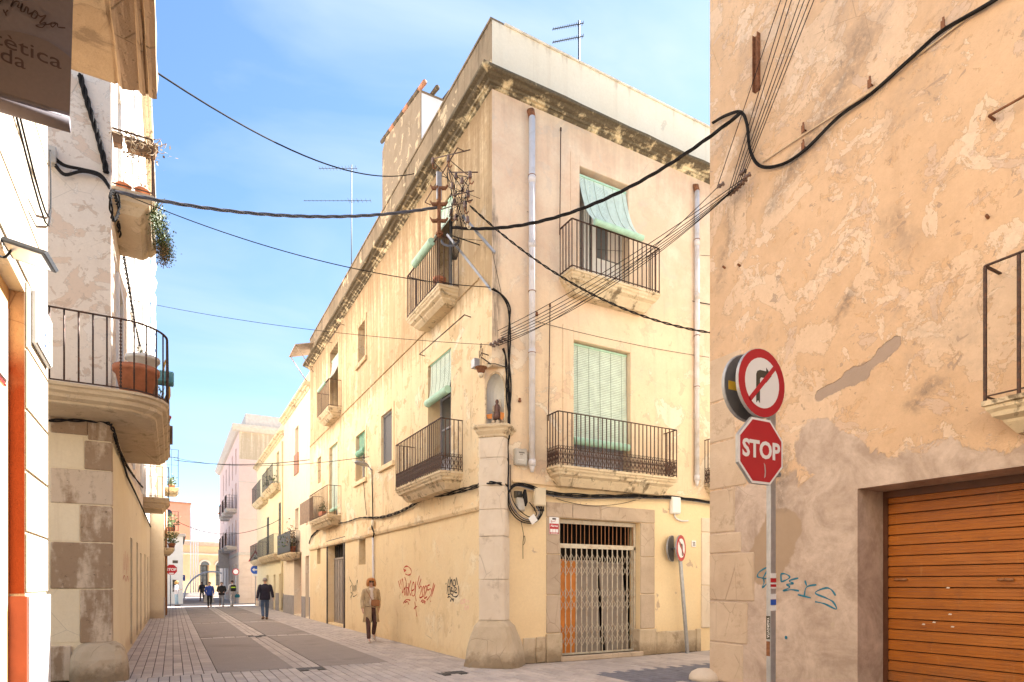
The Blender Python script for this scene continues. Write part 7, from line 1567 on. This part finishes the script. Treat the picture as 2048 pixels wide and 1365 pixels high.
        for s in (-1, 1): mb.obox(S(.13 * s, -.0, 1.43), S(.05, 0, -.018 * s), S(0, .025, 0), S(0, 0, .006))
        mb.build('lapels', coat, t)
        mb = MB()
        for s in (-1, 1):
            for i in range(3): mb.blob(S(.085 * s - .02, -.165, 1.20 - .12 * i), .010 * k, .006 * k, .010 * k, 6, 4)
        mb.build('coat_buttons', m_shoebrown, t)
    # ---- trousers and shoes
    V, E = [], []
    a = add(S(0, 0, .965), .125 * b); a2 = add(S(0, .004, .89), .118 * b, a)
    for s, q in ((1, 'L'), (-1, 'R')):
        hp = add(J['hip' + q] - S(0, 0, .08), .092 * b, a2); kn = add(J['kn' + q], .068 * b, hp); cf = add(J['kn' + q].lerp(J['an' + q], .5), .063 * b, kn); add(J['an' + q] + S(0, 0, -.005), .055 * b, cf)
    skin('trousers', V, E, bottom, t, 2)
    for s, q in ((1, 'L'), (-1, 'R')):
        an, to = J['an' + q], J['to' + q]; d = (to - an); rings = []
        for f, w_, hh in ((-.48, .032, .06), (-.34, .046, .10), (0, .050, .115), (.5, .050, .075), (.95, .046, .05), (1.25, .026, .03)):
            base_ = Vector((an.x + d.x * f, an.y + d.y * f, (an.z - .085 * k) + (to.z - .03 * k - an.z + .085 * k) * max(f, 0)))
            rings.append([base_ + S(w_ * math.cos(x), 0, hh * .5 + hh * .5 * math.sin(x)) for x in [6.283 * i / 10 for i in range(10)]])
        mb = MB(); mb.loft(rings, True, True); sh_ = mb.build('shoe', shoes, t)
        mb = MB(); mb.loft([[Vector((p_.x + (p_.x - r[0].x + .043 * k) * 0, p_.y, min(p_.z, r[7].z + .016 * k))) + S(0, 0, -.006) for p_ in r] for r in rings], True, True); mb.build('sole', m_sole if shoes is not m_shoewhite else m_shirt, sh_)
    return t, S, J
def yaw_to(dx, dy): return math.atan2(dx, -dy)     # heading so that local -Y looks along (dx, dy)

w_at = ground(742, 1284); w_at.x = min(w_at.x, 4.7)
t, S, J = person('woman in a tan trench coat and dark trousers walking past the long yellow wall', w_at, yaw_to(-.12, -1), 1.66, dict(footR=(-.24, .0), kneeR=-.13, footL=(.22, .10), kneeL=-.07, wrL=(-.02, .06, .02), wrR=(.0, -.12, .02), elbL=.09, elbR=.02), m_trench, m_maroon, m_shoewhite, m_hairred, 1.0, m_trench, .46, .98)
mb = MB(); mb.loft([[S(.060 * math.cos(a) * f, -.108 + .03 * math.sin(a) * f + .055 * max(0, (z_ - 1.36) / .1), z_) for a in [6.283 * i / 12 for i in range(12)]] for z_, f, zz in ((1.47, .85, .6), (1.42, 1.05, .3), (1.30, .95, .05), (1.10, 1.05, .05), (.98, 1.1, .2))], True, True); mb.build('blouse', m_shirt, t)
mb = MB(); bx = S(.085, -.19, 1.06); mb.loft([[bx + S(w_ * math.copysign(abs(math.cos(a)) ** .5, math.cos(a)), .035 * math.sin(a), z_) for a in [6.283 * i / 14 for i in range(14)]] for z_, w_ in ((-.085, .10), (-.07, .115), (.02, .118), (.07, .11), (.085, .09))], True, True)
bag = mb.build('handbag', m_leather, None); bag.parent = None; bag.location = w_at; bag.rotation_euler = t.rotation_euler; tag(bag, 'tan leather bag hung across the woman\'s front', 'bag')
mb = MB(); mb.tube(smooth_pts([S(-.0, -.17, 1.12), S(-.06, -.155, 1.25), S(-.13, -.12, 1.38), S(-.13, .0, 1.44)]), .008, 5); mb.add([S(-.03, -.23, 1.10), S(.20, -.23, 1.10), S(.19, -.232, 1.04), S(-.02, -.232, 1.04)], [(0, 1, 2, 3)]); s_ = mb.build('strap', m_leather, None); s_.parent = bag
mb = MB(); hc = S(0, -.012, 1.615)
for s in (-1, 1): mb.blob(hc + S(.035 * s, -.088, .014), .030 * S(1, 0, 0).x, .010, .022, 8, 4)
mb.tube([hc + S(-.085, -.04, .02), hc + S(-.06, -.085, .02), hc + S(.06, -.085, .02), hc + S(.085, -.04, .02)], .004, 4); mb.build('sunglasses', m_blacksign, t)

m_at = ground(530, 1240)
t, S, J = person('man in a navy jacket and blue jeans walking away along the street', m_at, yaw_to(.0, 1), 1.76, dict(footR=(-.22, .0), kneeR=-.12, footL=(.20, .05), kneeL=-.03, wrL=(.02, .02, .0), wrR=(.03, .03, .02), elbL=.06, elbR=.06), m_navy, m_denim, m_shoebrown, m_hairgrey, .0, None, 0, 1.12)
def held(name, label, cat, at, rz, mb, mat): o = mb.build(name, mat, None); o.location = at; o.rotation_euler = (0, 0, rz); return tag(o, label, cat)
mb = MB(); q = J['wrL'] + S(.0, 0, -.12); mb.obox(q - S(0, 0, .10), S(.05, 0, 0), S(0, .10, 0), S(0, 0, .11)); mb.tube(smooth_pts([q + S(0, -.06, .0), q + S(0, 0, .07), q + S(0, .06, 0)]), .005, 4); held('paper_bag', 'pale paper bag hanging from the walking man\'s hand', 'bag', m_at, t.rotation_euler.z, mb, m_paper)
mb = MB(); q = J['wrR'] + S(-.02, -.02, -.12); mb.obox(q, S(.03, 0, .09), S(0, .10, 0), S(.003, 0, 0)); held('folded_paper', 'white folded paper in the walking man\'s other hand', 'paper', m_at, t.rotation_euler.z, mb, m_shirt)

a = ground(419, 1216); person('walker in a royal blue jacket and black trousers coming towards us', a, yaw_to(.05, -1), 1.62, dict(footR=(-.26, 0), kneeR=-.14, footL=(.26, .12), kneeL=-.06, wrL=(-.03, -.14, .06), wrR=(-.05, .06, .04)), m_royal, m_blackcloth, m_shoebrown, m_hairdark, .0, build=1.05, detail=False)
a = ground(443, 1214); person('walker in an open black jacket and grey sweatpants', a, yaw_to(-.05, -1), 1.62, dict(footL=(-.26, 0), kneeL=-.14, footR=(.24, .12), kneeR=-.06, wrL=(-.10, -.16, .14), wrR=(-.10, -.16, .14)), m_blackcloth, m_greycloth, m_shoebrown, m_hairdark, .0, build=1.1, detail=False)
a = ground(464.5, 1214); t, S, J = person('walker in a pale tracksuit seen from behind carrying a teal bag', a, yaw_to(-.2, 1), 1.74, dict(footR=(-.24, 0), kneeR=-.12, footL=(.22, .08), wrL=(.05, -.02, .05), wrR=(.06, .02, .05)), m_paletrack, m_paletrack, m_shoewhite, m_hairdark, .0, detail=False)
mb = MB(); c = S(0, .20, 1.22); mb.loft([[c + S(w_ * math.copysign(abs(math.cos(x)) ** .5, math.cos(x)), .08 * math.sin(x), z_) for x in [6.283 * i / 12 for i in range(12)]] for z_, w_ in ((-.22, .14), (-.18, .17), (.1, .17), (.2, .12))], True, True); bp = held('backpack', 'black backpack with a lime strip on the pale tracksuit walker', 'backpack', a, t.rotation_euler.z, mb, m_blackcloth)
mb = MB(); mb.obox(c + S(0, .085, .03), S(.15, 0, 0), S(0, .004, 0), S(0, 0, .035)); s_ = mb.build('lime_strip', m_lime, None); s_.parent = bp
mb = MB(); q = J['wrR'] + S(0, 0, -.13); mb.loft([[q + S(w_ * math.cos(x), .07 * math.sin(x), z_) for x in [6.283 * i / 10 for i in range(10)]] for z_, w_ in ((-.22, .10), (-.18, .16), (-.05, .15), (0, .08))], True, True); mb.tube(smooth_pts([q + S(-.08, 0, -.02), q + S(0, 0, .05), q + S(.08, 0, -.02)]), .008, 4); held('sports_bag', 'teal sports bag in the hand of the pale tracksuit walker', 'bag', a, t.rotation_euler.z, mb, m_turq)
a = ground(404, 1202.5); person('distant walker in dark clothes behind the blue jacket', a, yaw_to(-.3, -1), 1.66, dict(footR=(-.18, 0), kneeR=-.1, footL=(.2, .1)), simple('charcoal_cloth', (.06, .055, .06), .9), m_blackcloth, m_shoebrown, m_hairdark, .0, detail=False)
a = ground(353, 1212.5); t, S, J = person('blond person in a pale jacket and light jeans standing by the far stop sign', a, yaw_to(.9, -.4), 1.68, dict(wrL=(-.06, -.20, .25), wrR=(-.06, -.2, .25), footL=(-.06, 0)), m_paletrack, m_ltdenim, m_shoebrown, m_hairblond, 1.0, detail=False)
